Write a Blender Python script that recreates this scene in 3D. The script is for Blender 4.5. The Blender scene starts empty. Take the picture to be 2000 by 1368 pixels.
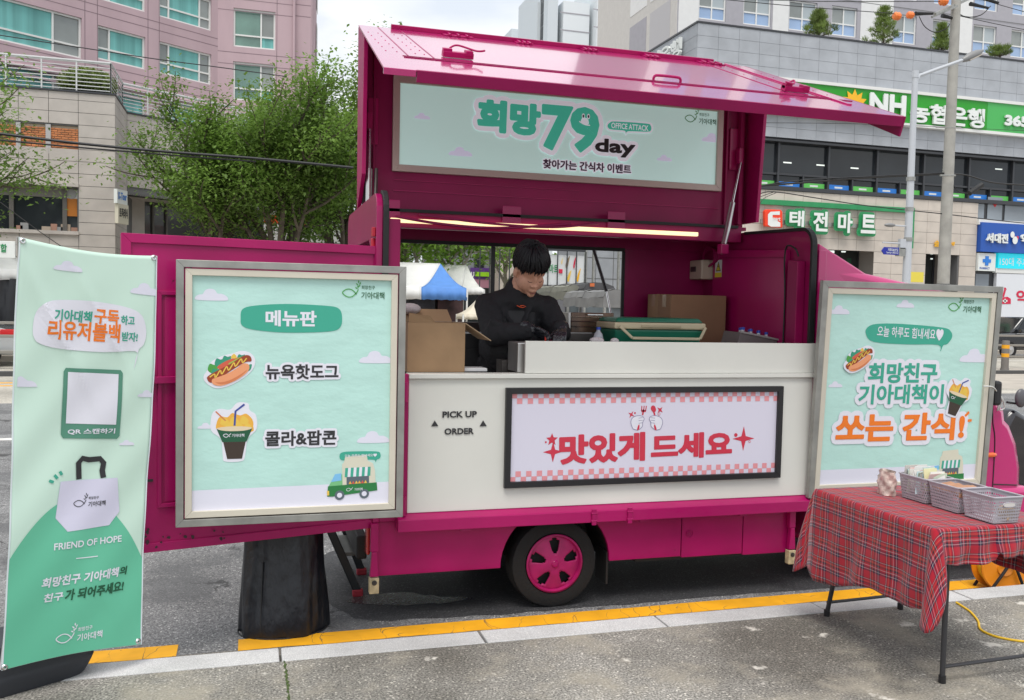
import bpy, bmesh, math, random
from mathutils import Vector, Matrix, noise as mnoise
random.seed(7)
S = bpy.context.scene
COL = S.collection
PI = math.pi
R = math.radians
def V(*a): return Vector(a)

# ---------------------------------------------------------------- camera
F, PITCH, ROLL, YAW, CH = 1743.0, R(-2.93), R(1.2076), R(16.39), 1.70
fw = V(math.sin(YAW)*math.cos(PITCH), math.cos(YAW)*math.cos(PITCH), math.sin(PITCH))
_r = V(math.cos(YAW), -math.sin(YAW), 0)
_u = _r.cross(fw)
CR = _r*math.cos(ROLL) + _u*math.sin(ROLL)
CU = -_r*math.sin(ROLL) + _u*math.cos(ROLL)
CC = V(0, 0, CH)
cd = bpy.data.cameras.new('camera')
cam = bpy.data.objects.new('camera', cd)
COL.objects.link(cam)
cd.sensor_fit = 'HORIZONTAL'; cd.sensor_width = 36; cd.lens = 36*F/2000
cd.clip_start = 0.05; cd.clip_end = 2000
m = Matrix((CR, CU, -fw)).transposed().to_4x4()
m.translation = CC
cam.matrix_world = m
S.camera = cam

# ---------------------------------------------------------------- light
SUN_EL, SUN_AZ = 66, 205          # degrees; azimuth clockwise from +Y (sun behind the camera, to its left)
world = bpy.data.worlds.new('World'); S.world = world; world.use_nodes = True
wn, wl = world.node_tree.nodes, world.node_tree.links
bg = wn['Background']; bg.inputs['Strength'].default_value = 0.1
sky = wn.new('ShaderNodeTexSky'); sky.sky_type = 'NISHITA'; sky.sun_disc = False
sky.sun_elevation = R(SUN_EL); sky.sun_rotation = R(SUN_AZ); sky.air_density = 1.0; sky.dust_density = 1.5
tc = wn.new('ShaderNodeTexCoord')
mp = wn.new('ShaderNodeMapping'); mp.inputs['Scale'].default_value = (1.6, 1.6, 4.2); mp.inputs['Location'].default_value = (.35, .2, .1)
wl.new(tc.outputs['Generated'], mp.inputs['Vector'])
nz = wn.new('ShaderNodeTexNoise'); nz.inputs['Scale'].default_value = 1.6; nz.inputs['Detail'].default_value = 7; nz.inputs['Roughness'].default_value = .55
wl.new(mp.outputs[0], nz.inputs['Vector'])
rp = wn.new('ShaderNodeValToRGB'); rp.color_ramp.elements[0].position = .30; rp.color_ramp.elements[1].position = .47
rp.color_ramp.elements[0].color = (.62, .62, .62, 1); rp.color_ramp.elements[1].color = (1, 1, 1, 1)
wl.new(nz.outputs['Fac'], rp.inputs['Fac'])
nz2 = wn.new('ShaderNodeTexNoise'); nz2.inputs['Scale'].default_value = 2.6; nz2.inputs['Detail'].default_value = 6
wl.new(mp.outputs[0], nz2.inputs['Vector'])
rp2 = wn.new('ShaderNodeValToRGB')
rp2.color_ramp.elements[0].position = .35; rp2.color_ramp.elements[0].color = (5.8, 6.3, 7.0, 1)
rp2.color_ramp.elements[1].position = .62; rp2.color_ramp.elements[1].color = (7.9, 8.0, 8.1, 1)
wl.new(nz2.outputs['Fac'], rp2.inputs['Fac'])
mx = wn.new('ShaderNodeMix'); mx.data_type = 'RGBA'
wl.new(rp.outputs[0], mx.inputs[0]); wl.new(sky.outputs[0], mx.inputs[6]); wl.new(rp2.outputs[0], mx.inputs[7])
wl.new(mx.outputs[2], bg.inputs['Color'])
sd = bpy.data.lights.new('sun', 'SUN'); sd.energy = 2.0; sd.angle = R(32); sd.color = (1, .96, .9)
sun = bpy.data.objects.new('sun', sd); COL.objects.link(sun)
_sdir = V(math.sin(R(SUN_AZ))*math.cos(R(SUN_EL)), math.cos(R(SUN_AZ))*math.cos(R(SUN_EL)), math.sin(R(SUN_EL)))
sun.rotation_euler = _sdir.to_track_quat('Z', 'Y').to_euler()
sun.location = (0, -3, 12)
S.view_settings.view_transform = 'Standard'; S.view_settings.look = 'None'
S.view_settings.exposure = 0.50; S.view_settings.gamma = 1
S.cycles.max_bounces = 8; S.cycles.use_denoising = True

# ---------------------------------------------------------------- pixel <-> place
def ray(x, y): return fw + CR*((x-1000)/F) - CU*((y-684)/F)
def at(x, y, ax, v):
    d = ray(x, y); t = (v-CC[ax])/d[ax]
    return CC + d*t
def PY(x, y, v): return at(x, y, 1, v)
def PX(x, y, v): return at(x, y, 0, v)
def PZ(x, y, v=0.0): return at(x, y, 2, v)
class Pl:
    """a flat board in the place: origin, unit axes, normal towards its front"""
    def __init__(s, o, ex, ey, warp=None):
        s.o = Vector(o); s.ex = Vector(ex).normalized(); ey = Vector(ey)
        s.ey = (ey - s.ex*ey.dot(s.ex)).normalized(); s.n = s.ex.cross(s.ey); s.warp = warp
    def ab(s, x, y):
        d = ray(x, y); t = (s.o-CC).dot(s.n)/d.dot(s.n)
        p = CC + d*t - s.o
        return (p.dot(s.ex), p.dot(s.ey))
    def w(s, a, b, h=0.0):
        if s.warp: h += s.warp(a, b)
        return s.o + s.ex*a + s.ey*b + s.n*h
    def pw(s, x, y, h=0.0): return s.w(*s.ab(x, y), h)

# ---------------------------------------------------------------- materials
MATS = {}
def srgb(*c):
    return tuple(((x/255)/12.92 if x/255 <= .04045 else ((x/255+.055)/1.055)**2.4) for x in c)
def mat(name, col, rough=.6, metal=0.0, coat=0.0, emit=0.0, alpha=1.0, trans=0.0, var=0.0, vscale=3.0, bump=0.0, bscale=40.0, wear=None, wscale=6.0, wthr=.62, detail=5, spec=.5, stretch=None):
    if name in MATS: return MATS[name]
    m = bpy.data.materials.new(name); m.use_nodes = True
    n, l = m.node_tree.nodes, m.node_tree.links
    b = n['Principled BSDF']
    b.inputs['Base Color'].default_value = (*col, 1); b.inputs['Roughness'].default_value = rough
    b.inputs['Metallic'].default_value = metal; b.inputs['Coat Weight'].default_value = coat
    b.inputs['Coat Roughness'].default_value = .06; b.inputs['Specular IOR Level'].default_value = spec
    b.inputs['Transmission Weight'].default_value = trans; b.inputs['Alpha'].default_value = alpha
    if emit: b.inputs['Emission Color'].default_value = (*col, 1); b.inputs['Emission Strength'].default_value = emit
    if var or bump or wear:
        g = n.new('ShaderNodeNewGeometry'); vec = g.outputs['Position']
        if stretch:
            mpp = n.new('ShaderNodeMapping'); mpp.inputs['Scale'].default_value = stretch
            l.new(vec, mpp.inputs['Vector']); vec = mpp.outputs[0]
    c_out = None
    if var:
        z = n.new('ShaderNodeTexNoise'); z.inputs['Scale'].default_value = vscale; z.inputs['Detail'].default_value = detail
        l.new(vec, z.inputs['Vector'])
        r = n.new('ShaderNodeMapRange'); r.inputs[1].default_value = .3; r.inputs[2].default_value = .7
        r.inputs[3].default_value = 1-var; r.inputs[4].default_value = 1+var
        l.new(z.outputs['Fac'], r.inputs[0])
        mm = n.new('ShaderNodeVectorMath'); mm.operation = 'SCALE'; mm.inputs[0].default_value = col
        l.new(r.outputs[0], mm.inputs['Scale']); c_out = mm.outputs[0]
        l.new(c_out, b.inputs['Base Color'])
    if wear:
        z = n.new('ShaderNodeTexNoise'); z.inputs['Scale'].default_value = wscale; z.inputs['Detail'].default_value = 8; z.inputs['Roughness'].default_value = .65
        l.new(vec, z.inputs['Vector'])
        r = n.new('ShaderNodeMapRange'); r.inputs[1].default_value = wthr; r.inputs[2].default_value = wthr+.04
        l.new(z.outputs['Fac'], r.inputs[0])
        x = n.new('ShaderNodeMix'); x.data_type = 'RGBA'
        l.new(r.outputs[0], x.inputs[0])
        if c_out: l.new(c_out, x.inputs[6])
        else: x.inputs[6].default_value = (*col, 1)
        x.inputs[7].default_value = (*wear, 1)
        l.new(x.outputs[2], b.inputs['Base Color'])
    if bump:
        z = n.new('ShaderNodeTexNoise'); z.inputs['Scale'].default_value = bscale; z.inputs['Detail'].default_value = 4
        l.new(vec, z.inputs['Vector'])
        bn = n.new('ShaderNodeBump'); bn.inputs['Strength'].default_value = bump; bn.inputs['Distance'].default_value = .02
        l.new(z.outputs['Fac'], bn.inputs['Height']); l.new(bn.outputs[0], b.inputs['Normal'])
    MATS[name] = m
    return m

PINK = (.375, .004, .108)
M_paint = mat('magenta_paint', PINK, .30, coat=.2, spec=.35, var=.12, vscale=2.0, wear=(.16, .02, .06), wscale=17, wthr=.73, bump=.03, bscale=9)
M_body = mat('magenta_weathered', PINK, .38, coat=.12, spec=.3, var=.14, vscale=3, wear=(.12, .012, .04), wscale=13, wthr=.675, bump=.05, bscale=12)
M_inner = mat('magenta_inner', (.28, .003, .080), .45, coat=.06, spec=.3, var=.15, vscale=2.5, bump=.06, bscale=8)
M_gloss = mat('magenta_gloss', (.60, .035, .22), .17, metal=.25, coat=.8, var=.05, vscale=2, bump=.05, bscale=3.0)
M_rubber = mat('black_rubber', (.012, .012, .013), .6, bump=.1)
M_white = mat('white_panel', (.72, .72, .67), .45, var=.07, vscale=1.1, wear=(.56, .50, .40), wscale=16, wthr=.715, bump=.02, bscale=5)
M_cream = mat('cream_trim', (.60, .56, .47), .5, var=.05)
M_grey = mat('galvanised_frame', (.33, .33, .31), .42, metal=.55, var=.18, vscale=9)
M_steel = mat('stainless', (.52, .51, .50), .3, metal=.9, var=.1, vscale=8)
M_dsteel = mat('dark_steel', (.10, .09, .085), .4, metal=.6, var=.2, vscale=10)
M_black = mat('black_plastic', (.014, .014, .016), .42)
M_dark = mat('dark_interior', (.02, .02, .022), .7)
M_chrome = mat('chrome', (.7, .7, .7), .15, metal=1)
M_tire = mat('tyre_rubber', (.006, .006, .007), .8, bump=.15, bscale=60)
def glass_dark(name, col, rough=.06, spec=.8): return mat(name, col, rough, spec=spec, coat=.6)

# ---------------------------------------------------------------- mesh builder
class MB:
    def __init__(s): s.v = []; s.f = []; s.uv = None
    def add(s, vs, fs):
        o = len(s.v); s.v += [tuple(p) for p in vs]; s.f += [tuple(i+o for i in f) for f in fs]; return s
    def box(s, a, b):
        (x0, y0, z0), (x1, y1, z1) = a, b
        x0, x1 = min(x0, x1), max(x0, x1); y0, y1 = min(y0, y1), max(y0, y1); z0, z1 = min(z0, z1), max(z0, z1)
        return s.add([(x0,y0,z0),(x1,y0,z0),(x1,y1,z0),(x0,y1,z0),(x0,y0,z1),(x1,y0,z1),(x1,y1,z1),(x0,y1,z1)],
            [(0,3,2,1),(4,5,6,7),(0,1,5,4),(1,2,6,5),(2,3,7,6),(3,0,4,7)])
    def obox(s, c, ex, ey, ez, sx, sy, sz):
        """oriented box: centre, axes, full sizes"""
        c = Vector(c); ex = Vector(ex).normalized()*sx/2; ey = Vector(ey).normalized()*sy/2; ez = Vector(ez).normalized()*sz/2
        vs = [c+ex*i+ey*j+ez*k for k in (-1, 1) for i, j in ((-1,-1),(1,-1),(1,1),(-1,1))]
        return s.add(vs, [(0,3,2,1),(4,5,6,7),(0,1,5,4),(1,2,6,5),(2,3,7,6),(3,0,4,7)])
    def bar(s, p, q, w, t, up=(0, 0, 1)):
        p = Vector(p); q = Vector(q); d = (q-p); L = d.length; d.normalize(); up = Vector(up)
        if abs(d.dot(up)) > .98: up = V(0, 1, 0)
        sx = d.cross(up).normalized(); uz = sx.cross(d)
        return s.obox((p+q)/2, d, sx, uz, L, w, t)
    def tube(s, pts, r, n=8, cap=True):
        pts = [Vector(p) for p in pts]; k = len(pts)
        rs = r if isinstance(r, (list, tuple)) else [r]*k
        ref = None; rings = []
        for i, p in enumerate(pts):
            d = (pts[min(i+1, k-1)]-pts[max(i-1, 0)]).normalized()
            if ref is None:
                ref = V(0, 0, 1) if abs(d.z) < .9 else V(1, 0, 0)
            a = (ref - d*ref.dot(d)).normalized(); ref = a
            b = d.cross(a)
            rings.append([p + (a*math.cos(t*2*PI/n)+b*math.sin(t*2*PI/n))*rs[i] for t in range(n)])
        vs = [q for g in rings for q in g]; fs = []
        for i in range(k-1):
            for t in range(n):
                fs.append((i*n+t, i*n+(t+1)%n, (i+1)*n+(t+1)%n, (i+1)*n+t))
        if cap: fs += [tuple(range(n))[::-1], tuple((k-1)*n+t for t in range(n))]
        return s.add(vs, fs)
    def lathe(s, prof, o=(0,0,0), ax=(0,0,1), n=24, a0=0, a1=2*PI):
        o = Vector(o); ax = Vector(ax).normalized()
        u = ax.orthogonal().normalized(); w = ax.cross(u)
        k = len(prof); full = abs(a1-a0-2*PI) < 1e-6; m_ = n if full else n+1
        vs = [o+ax*z+(u*math.cos(a0+(a1-a0)*t/n)+w*math.sin(a0+(a1-a0)*t/n))*r for t in range(m_) for r, z in prof]
        fs = []
        for t in range(n):
            t2 = (t+1) % m_
            for i in range(k-1): fs.append((t*k+i, t2*k+i, t2*k+i+1, t*k+i+1))
        return s.add(vs, fs)
    def prism(s, poly, off):
        """flat polygon pushed along off"""
        off = Vector(off); n = len(poly); vs = [Vector(p) for p in poly]; vs += [p+off for p in vs]
        fs = [tuple(range(n))[::-1], tuple(range(n, 2*n))] + [(i, (i+1)%n, n+(i+1)%n, n+i) for i in range(n)]
        return s.add(vs, fs)
    def quad(s, a, b, c, d): return s.add([a, b, c, d], [(0,1,2,3)])
    def ball(s, c, rx, ry=None, rz=None, n=12, k=8):
        ry = ry or rx; rz = rz or rx; c = Vector(c); vs = []; fs = []
        for i in range(1, k):
            t = PI*i/k
            for j in range(n):
                a = 2*PI*j/n; vs.append(c+V(rx*math.sin(t)*math.cos(a), ry*math.sin(t)*math.sin(a), rz*math.cos(t)))
        vs += [c+V(0,0,rz), c-V(0,0,rz)]; T_, B_ = len(vs)-2, len(vs)-1
        for i in range(k-2):
            for j in range(n): fs.append((i*n+j, (i+1)*n+j, (i+1)*n+(j+1)%n, i*n+(j+1)%n))
        for j in range(n):
            fs.append((T_, j, (j+1)%n)); fs.append((B_, (k-2)*n+(j+1)%n, (k-2)*n+j))
        return s.add(vs, fs)
    def mesh(s, name):
        me = bpy.data.meshes.new(name); me.from_pydata(s.v, [], s.f); me.update()
        return me

def link(name, me, mt, parent=None, bevel=0, smooth=False, loc=None):
    o = bpy.data.objects.new(name, me); COL.objects.link(o)
    if mt:
        for x in (mt if isinstance(mt, (list, tuple)) else [mt]): me.materials.append(x)
    if smooth:
        for p in me.polygons: p.use_smooth = True
        if smooth != 'all': me.set_sharp_from_angle(angle=R(38))
    if bevel:
        b = o.modifiers.new('bevel', 'BEVEL'); b.width = bevel; b.segments = 2; b.limit_method = 'ANGLE'; b.angle_limit = R(40)
        b.harden_normals = False
    if loc is not None: o.location = loc
    if parent:
        o.parent = parent
        w_ = Matrix.Translation(parent.get('_loc', (0, 0, 0)))
        o.matrix_parent_inverse = w_.inverted() if loc is None else Matrix.Identity(4)
    return o
def part(name, mb, mt, parent, bevel=0, smooth=False, label=None, kind=None):
    o = link(name, mb.mesh(name), mt, parent, bevel, smooth)
    if label: o['label'] = label
    if kind: o['kind'] = kind
    return o
def tag(o, label, cat, group=None, kind=None):
    o['label'] = label; o['category'] = cat
    if group: o['group'] = group
    if kind: o['kind'] = kind
    return o
def struct(name, mb, mt, bevel=0, smooth=False, label=None):
    o = link(name, mb.mesh(name), mt, None, bevel, smooth); o['kind'] = 'structure'
    if label: o['label'] = label
    return o
def thing(name, label, cat, loc=(0, 0, 0), group=None):
    o = bpy.data.objects.new(name, None); COL.objects.link(o); o.location = loc; o.empty_display_size = .1
    o['_loc'] = tuple(loc)
    return tag(o, label, cat, group)
def solo(name, mb, mt, label, cat, group=None, bevel=0, smooth=False, kind=None):
    return tag(link(name, mb.mesh(name), mt, None, bevel, smooth), label, cat, group, kind)
def dup(root, loc, rotz=0, label=None, scale=1):
    """a copy of a thing (built about its own origin) with its parts and sub-parts"""
    r = root.copy(); COL.objects.link(r); r.location = loc; r.rotation_euler = (0, 0, rotz); r.scale = (scale,)*3; r['_loc'] = tuple(loc)
    if label: r['label'] = label
    for ch in list(root.children):
        c = ch.copy(); COL.objects.link(c); c.parent = r
        for g in list(ch.children):
            d = g.copy(); COL.objects.link(d); d.parent = c
    return r
def bez(pts, k=8, closed=False):
    """Catmull-Rom through 2D or 3D points"""
    n = len(pts); P = [Vector(p) for p in pts]; out = []
    rng = range(n) if closed else range(n-1)
    for i in rng:
        p0 = P[(i-1) % n] if closed or i > 0 else P[0]; p1 = P[i]; p2 = P[(i+1) % n]
        p3 = P[(i+2) % n] if closed or i+2 < n else P[-1]
        for j in range(k):
            t = j/k
            out.append(.5*((2*p1)+(p2-p0)*t+(2*p0-5*p1+4*p2-p3)*t*t+(3*p1-p0-3*p2+p3)*t**3))
    if not closed: out.append(P[-1])
    return out

# ---------------------------------------------------------------- lettering and print
_tcache = {}
def text_mesh(s, bold):
    key = (s, bold)
    if key not in _tcache:
        c = bpy.data.curves.new('t', 'FONT'); c.body = s; c.offset = bold; c.resolution_u = 3; c.align_x = 'LEFT'
        o = bpy.data.objects.new('t', c); COL.objects.link(o)
        me = bpy.data.meshes.new_from_object(o.evaluated_get(bpy.context.evaluated_depsgraph_get()))
        bpy.data.objects.remove(o); bpy.data.curves.remove(c)
        vs = [v.co.copy() for v in me.vertices]; fs = [tuple(p.vertices) for p in me.polygons]
        cnt = {}
        for f in fs:
            for i in range(len(f)):
                e = (f[i], f[(i+1) % len(f)]); k = (min(e), max(e)); cnt[k] = cnt.get(k, 0)+1
        bd = [k for k, c_ in cnt.items() if c_ == 1]
        bpy.data.meshes.remove(me)
        _tcache[key] = (vs, fs, bd)
    return _tcache[key]
def lay(pl, ab, fs, hs):
    """faces in plane coordinates laid on the board; on a wavy board they are cut finely first"""
    mb = MB()
    if not isinstance(hs, (list, tuple)): hs = [hs]*len(ab)
    if not pl.warp: return mb.add([pl.w(p[0], p[1], h) for p, h in zip(ab, hs)], fs)
    bm = bmesh.new(); vs = [bm.verts.new((p[0], p[1], h)) for p, h in zip(ab, hs)]
    for f in fs:
        try: bm.faces.new([vs[i] for i in f])
        except ValueError: pass
    bmesh.ops.triangulate(bm, faces=bm.faces[:])
    for _ in range(4):
        es = [e for e in bm.edges if e.calc_length() > .022]
        if not es: break
        bmesh.ops.subdivide_edges(bm, edges=es, cuts=1); bmesh.ops.triangulate(bm, faces=bm.faces[:])
    bm.verts.index_update()
    mb.add([pl.w(v.co.x, v.co.y, v.co.z) for v in bm.verts], [tuple(v.index for v in f.verts) for f in bm.faces]); bm.free()
    return mb
def islands(n, fs):
    par = list(range(n))
    def fd(i):
        while par[i] != i: par[i] = par[par[i]]; i = par[i]
        return i
    for f in fs:
        for j in f[1:]:
            a, b = fd(f[0]), fd(j)
            if a != b: par[a] = b
    ids = {}; return [ids.setdefault(fd(i), len(ids)) for i in range(n)]
def lettering(pl, s, x0, y0, x1, y1, mt, parent, h=.002, bold=.02, outline=0, omat=None, rot=0, name='lettering', shear=0, depth=0, px=True):
    """text fitted into the rectangle whose bottom-left and top-right corners are given"""
    fat = ((bold-.02)*.85 if bold > .026 else 0)
    if fat: bold = .02
    vs, fs, bd = text_mesh(s, bold)
    ax, bx = min(v.x for v in vs), max(v.x for v in vs); ay, by = min(v.y for v in vs), max(v.y for v in vs)
    a0, b0 = pl.ab(x0, y0) if px else (x0, y0); a1, b1 = pl.ab(x1, y1) if px else (x1, y1)
    sx, sy = (a1-a0)/(bx-ax), (b1-b0)/(by-ay)
    ca, cb = (a0+a1)/2, (b0+b1)/2; cs, sn = math.cos(R(rot)), math.sin(R(rot))
    def mp_(v):
        a = (v.x-ax)*sx + a0 - ca; b = (v.y-ay)*sy + b0 - cb
        a += shear*b
        return (ca+a*cs-b*sn, cb+a*sn+b*cs)
    ab = [mp_(v) for v in vs]
    mb = MB(); js = max(1, pl.o.length/5)
    rnd_ = abs(sy)*fat*1.1
    if depth:
        n = len(ab)
        for k, f in enumerate(fs): mb.add([pl.w(*ab[j], h+depth+(k % 23)*1.3e-5*js) for j in f], [tuple(range(len(f)))])
        for i, j in bd:
            mb.add([pl.w(*ab[i], h), pl.w(*ab[j], h), pl.w(*ab[j], h+depth), pl.w(*ab[i], h+depth)], [(0, 1, 2, 3)])
    else:
        ab2, fs2, hs2 = [], [], []
        for k, f in enumerate(fs):       # glyph strokes overlap: lift each facet a hair's breadth differently
            i = len(ab2); ab2 += [ab[j] for j in f]; fs2.append(tuple(range(i, i+len(f)))); hs2 += [h+(k % 23)*1.3e-5*js]*len(f)
        mb = lay(pl, ab2, fs2, hs2)
    rnd_ = abs(sy)*fat*1.1
    def ring(rr, hz, mo):
        k = 0
        for i, j in bd:
            p, q = Vector(ab[i]), Vector(ab[j]); d = q-p
            if d.length < 1e-7: continue
            d.normalize(); nn = V(-d.y, d.x) if False else Vector((-d.y, d.x)); k += 1
            hh = hz - (k % 83)*4e-6*js
            hexa = []
            for t in range(5):
                an = PI/2 + PI*t/4; hexa.append(p + d*math.cos(an)*rr + nn*math.sin(an)*rr)
            for t in range(5):
                an = -PI/2 + PI*t/4; hexa.append(q + d*math.cos(an)*rr + nn*math.sin(an)*rr)
            mo.add([pl.w(x.x, x.y, hh) for x in hexa], [tuple(range(10))])
    if fat: ring(rnd_, h+depth-1e-4*js, mb)
    o = part(name, mb, mt, parent)
    if outline:
        mo = MB(); ring(outline+rnd_, h*.62, mo)
        mo.add([pl.w(a, b, h*.62-4.2e-4) for a, b in ab], fs)
        part('lettering_outline', mo, omat, parent)
    return o
_pc = [0]
def patch(pl, pts, mt, parent, h=.001, px=True, curve=0, name='print_shape', depth=0):
    _pc[0] += 1; h += (_pc[0] % 29)*6e-6
    ab = [pl.ab(*p) if px else p for p in pts]
    if curve: ab = [tuple(p) for p in bez(ab, curve, True)]
    mb = MB()
    if depth: mb.prism([pl.w(a, b, h) for a, b in ab], pl.n*depth)
    else: mb = lay(pl, ab, [tuple(range(len(ab)))], h)
    return part(name, mb, mt, parent)
def stroke(pl, pts, wd, mt, parent, h=.0015, px=True, curve=0, name='print_line', closed=False):
    ab = [Vector(pl.ab(*p) if px else p) for p in pts]
    if curve: ab = bez(ab, curve, closed)
    if closed: ab = ab+[ab[0]]
    L, Rr = [], []
    for i, p in enumerate(ab):
        d = (ab[min(i+1, len(ab)-1)]-ab[max(i-1, 0)]).normalized(); nn = Vector((-d.y, d.x))*wd/2
        L.append(p+nn); Rr.append(p-nn)
    mb = MB(); n = len(ab)
    mb = lay(pl, [(q.x, q.y) for q in L+Rr], [(i, n+i, n+i+1, i+1) for i in range(n-1)], h)
    return part(name, mb, mt, parent)
def frame(pl, a0, b0, a1, b1, wd, dp, mt, parent, name='frame', h0=0, bevel=.002):
    """four mitred bars round a rectangle in plane coordinates"""
    mb = MB()
    o = [(a0, b0), (a1, b0), (a1, b1), (a0, b1)]; i_ = [(a0+wd, b0+wd), (a1-wd, b0+wd), (a1-wd, b1-wd), (a0+wd, b1-wd)]
    for k in range(4):
        j = (k+1) % 4
        mb.prism([pl.w(*o[k], h0), pl.w(*o[j], h0), pl.w(*i_[j], h0), pl.w(*i_[k], h0)], pl.n*dp)
    return part(name, mb, mt, parent, bevel=bevel)
def slab(pl, a0, b0, a1, b1, h0, h1, mt, parent, name, bevel=0, label=None):
    mb = MB().prism([pl.w(a0, b0, h0), pl.w(a1, b0, h0), pl.w(a1, b1, h0), pl.w(a0, b1, h0)], pl.n*(h1-h0))
    return part(name, mb, mt, parent, bevel=bevel, label=label)
# ================================================================ ground
def asphalt(name, dark, light, spk, stain=None, sc=1.0, wet=None, bump=.5, cracks=False, blot=((.74, .74, .74), (1.16, 1.16, 1.16))):
    m = bpy.data.materials.new(name); m.use_nodes = True; n, l = m.node_tree.nodes, m.node_tree.links
    b = n['Principled BSDF']; b.inputs['Roughness'].default_value = .85
    g = n.new('ShaderNodeNewGeometry'); pos = g.outputs['Position']
    def nz(scale, det=3, rgh=.5):
        z = n.new('ShaderNodeTexNoise'); z.inputs['Scale'].default_value = scale; z.inputs['Detail'].default_value = det; z.inputs['Roughness'].default_value = rgh
        l.new(pos, z.inputs['Vector']); return z.outputs['Fac']
    def ramp(src, p0, p1, c0, c1):
        r = n.new('ShaderNodeValToRGB'); r.color_ramp.elements[0].position = p0; r.color_ramp.elements[1].position = p1
        r.color_ramp.elements[0].color = (*c0, 1); r.color_ramp.elements[1].color = (*c1, 1); l.new(src, r.inputs[0]); return r.outputs[0]
    def mix(f, a, c, mode='MIX'):
        x = n.new('ShaderNodeMix'); x.data_type = 'RGBA'; x.blend_type = mode
        if isinstance(f, float): x.inputs[0].default_value = f
        else: l.new(f, x.inputs[0])
        l.new(a, x.inputs[6])
        if isinstance(c, tuple): x.inputs[7].default_value = (*c, 1)
        else: l.new(c, x.inputs[7])
        return x.outputs[2]
    fine = nz(95*sc, 4, .7)
    base = ramp(fine, .36, .64, dark, light)
    vo = n.new('ShaderNodeTexVoronoi'); vo.inputs['Scale'].default_value = 130*sc; l.new(pos, vo.inputs['Vector'])
    vr = ramp(vo.outputs['Color'], .80, .93, (0, 0, 0), (1, 1, 1))
    base = mix(vr, base, spk)
    big = ramp(nz(.9, 6, .6), .35, .65, blot[0], blot[1])
    base = mix(1.0, base, big, 'MULTIPLY')
    if stain:
        st = ramp(nz(1.7, 7, .7), .50, .66, (0, 0, 0), (.75, .75, .75)); base = mix(st, base, stain[0])
        st2 = ramp(nz(4.2, 5, .6), .63, .68, (0, 0, 0), (.8, .8, .8)); base = mix(st2, base, stain[1])
    if wet:
        wr = ramp(nz(1.15, 5, .6), .55, .60, (0, 0, 0), (.6, .6, .6)); base = mix(wr, base, wet)
    if cracks:
        z2 = n.new('ShaderNodeTexNoise'); z2.inputs['Scale'].default_value = 2.2; z2.inputs['Detail'].default_value = 6; l.new(pos, z2.inputs['Vector'])
        vm = n.new('ShaderNodeVectorMath'); vm.operation = 'MULTIPLY_ADD'; vm.inputs[1].default_value = (.8, .8, 0); l.new(z2.outputs['Color'], vm.inputs[0]); l.new(pos, vm.inputs[2])
        v2 = n.new('ShaderNodeTexVoronoi'); v2.feature = 'DISTANCE_TO_EDGE'; v2.inputs['Scale'].default_value = .9; l.new(vm.outputs[0], v2.inputs['Vector'])
        rr = n.new('ShaderNodeMapRange'); rr.inputs[1].default_value = .003; rr.inputs[2].default_value = .010; rr.inputs[3].default_value = 1; rr.inputs[4].default_value = 0; l.new(v2.outputs['Distance'], rr.inputs[0])
        mk = n.new('ShaderNodeMath'); mk.operation = 'MULTIPLY'; l.new(rr.outputs[0], mk.inputs[0]); l.new(ramp(nz(1.6, 3), .50, .58, (0, 0, 0), (.8, .8, .8)), mk.inputs[1])
        base = mix(mk.outputs[0], base, (.03, .03, .03))
    l.new(base, b.inputs['Base Color'])
    bn = n.new('ShaderNodeBump'); bn.inputs['Strength'].default_value = bump; bn.inputs['Distance'].default_value = .004
    l.new(fine, bn.inputs['Height']); l.new(bn.outputs[0], b.inputs['Normal'])
    return m
M_road = asphalt('road_asphalt', (.06, .06, .062), (.30, .30, .30), (.60, .59, .57), wet=(.085, .087, .09), cracks=True)
M_walk = asphalt('pavement_concrete', (.06, .058, .055), (.42, .41, .39), (.66, .64, .6), stain=((.34, .31, .25), (.66, .63, .57)), sc=1.0, blot=((.46, .44, .40), (1.15, 1.13, 1.08)))
M_kerb = asphalt('kerb_granite', (.36, .36, .36), (.60, .60, .60), (.72, .71, .68), sc=2.2, bump=.15)

RZ = -.12
struct('road', MB().quad((-400, 4.42, RZ), (400, 4.42, RZ), (400, 900, RZ), (-400, 900, RZ)), M_road)
struct('pavement', MB().box((-60, -60, -.3), (60, 4.243, 0)), M_walk)
kerb = struct('kerb', MB().box((-60, 4.262, -.32), (60, 4.40, -.03)), mat('kerb_bedding', (.10, .095, .085), .95, bump=.4))
stone = MB().box((-.4945, 0, 0), (.4945, .168, .17)).mesh('kerb_stone'); stone.materials.append(M_kerb)
for i in range(-8, 22):
    k = bpy.data.objects.new('kerb_stone', stone); COL.objects.link(k)
    k.location = (1.14+i-.49+random.uniform(-.002, .002), 4.25+random.uniform(-.003, .003), -.17+random.uniform(-.002, .002)+.002)
    b_ = k.modifiers.new('bevel', 'BEVEL'); b_.width = .006; b_.segments = 2
    k.parent = kerb
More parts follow.
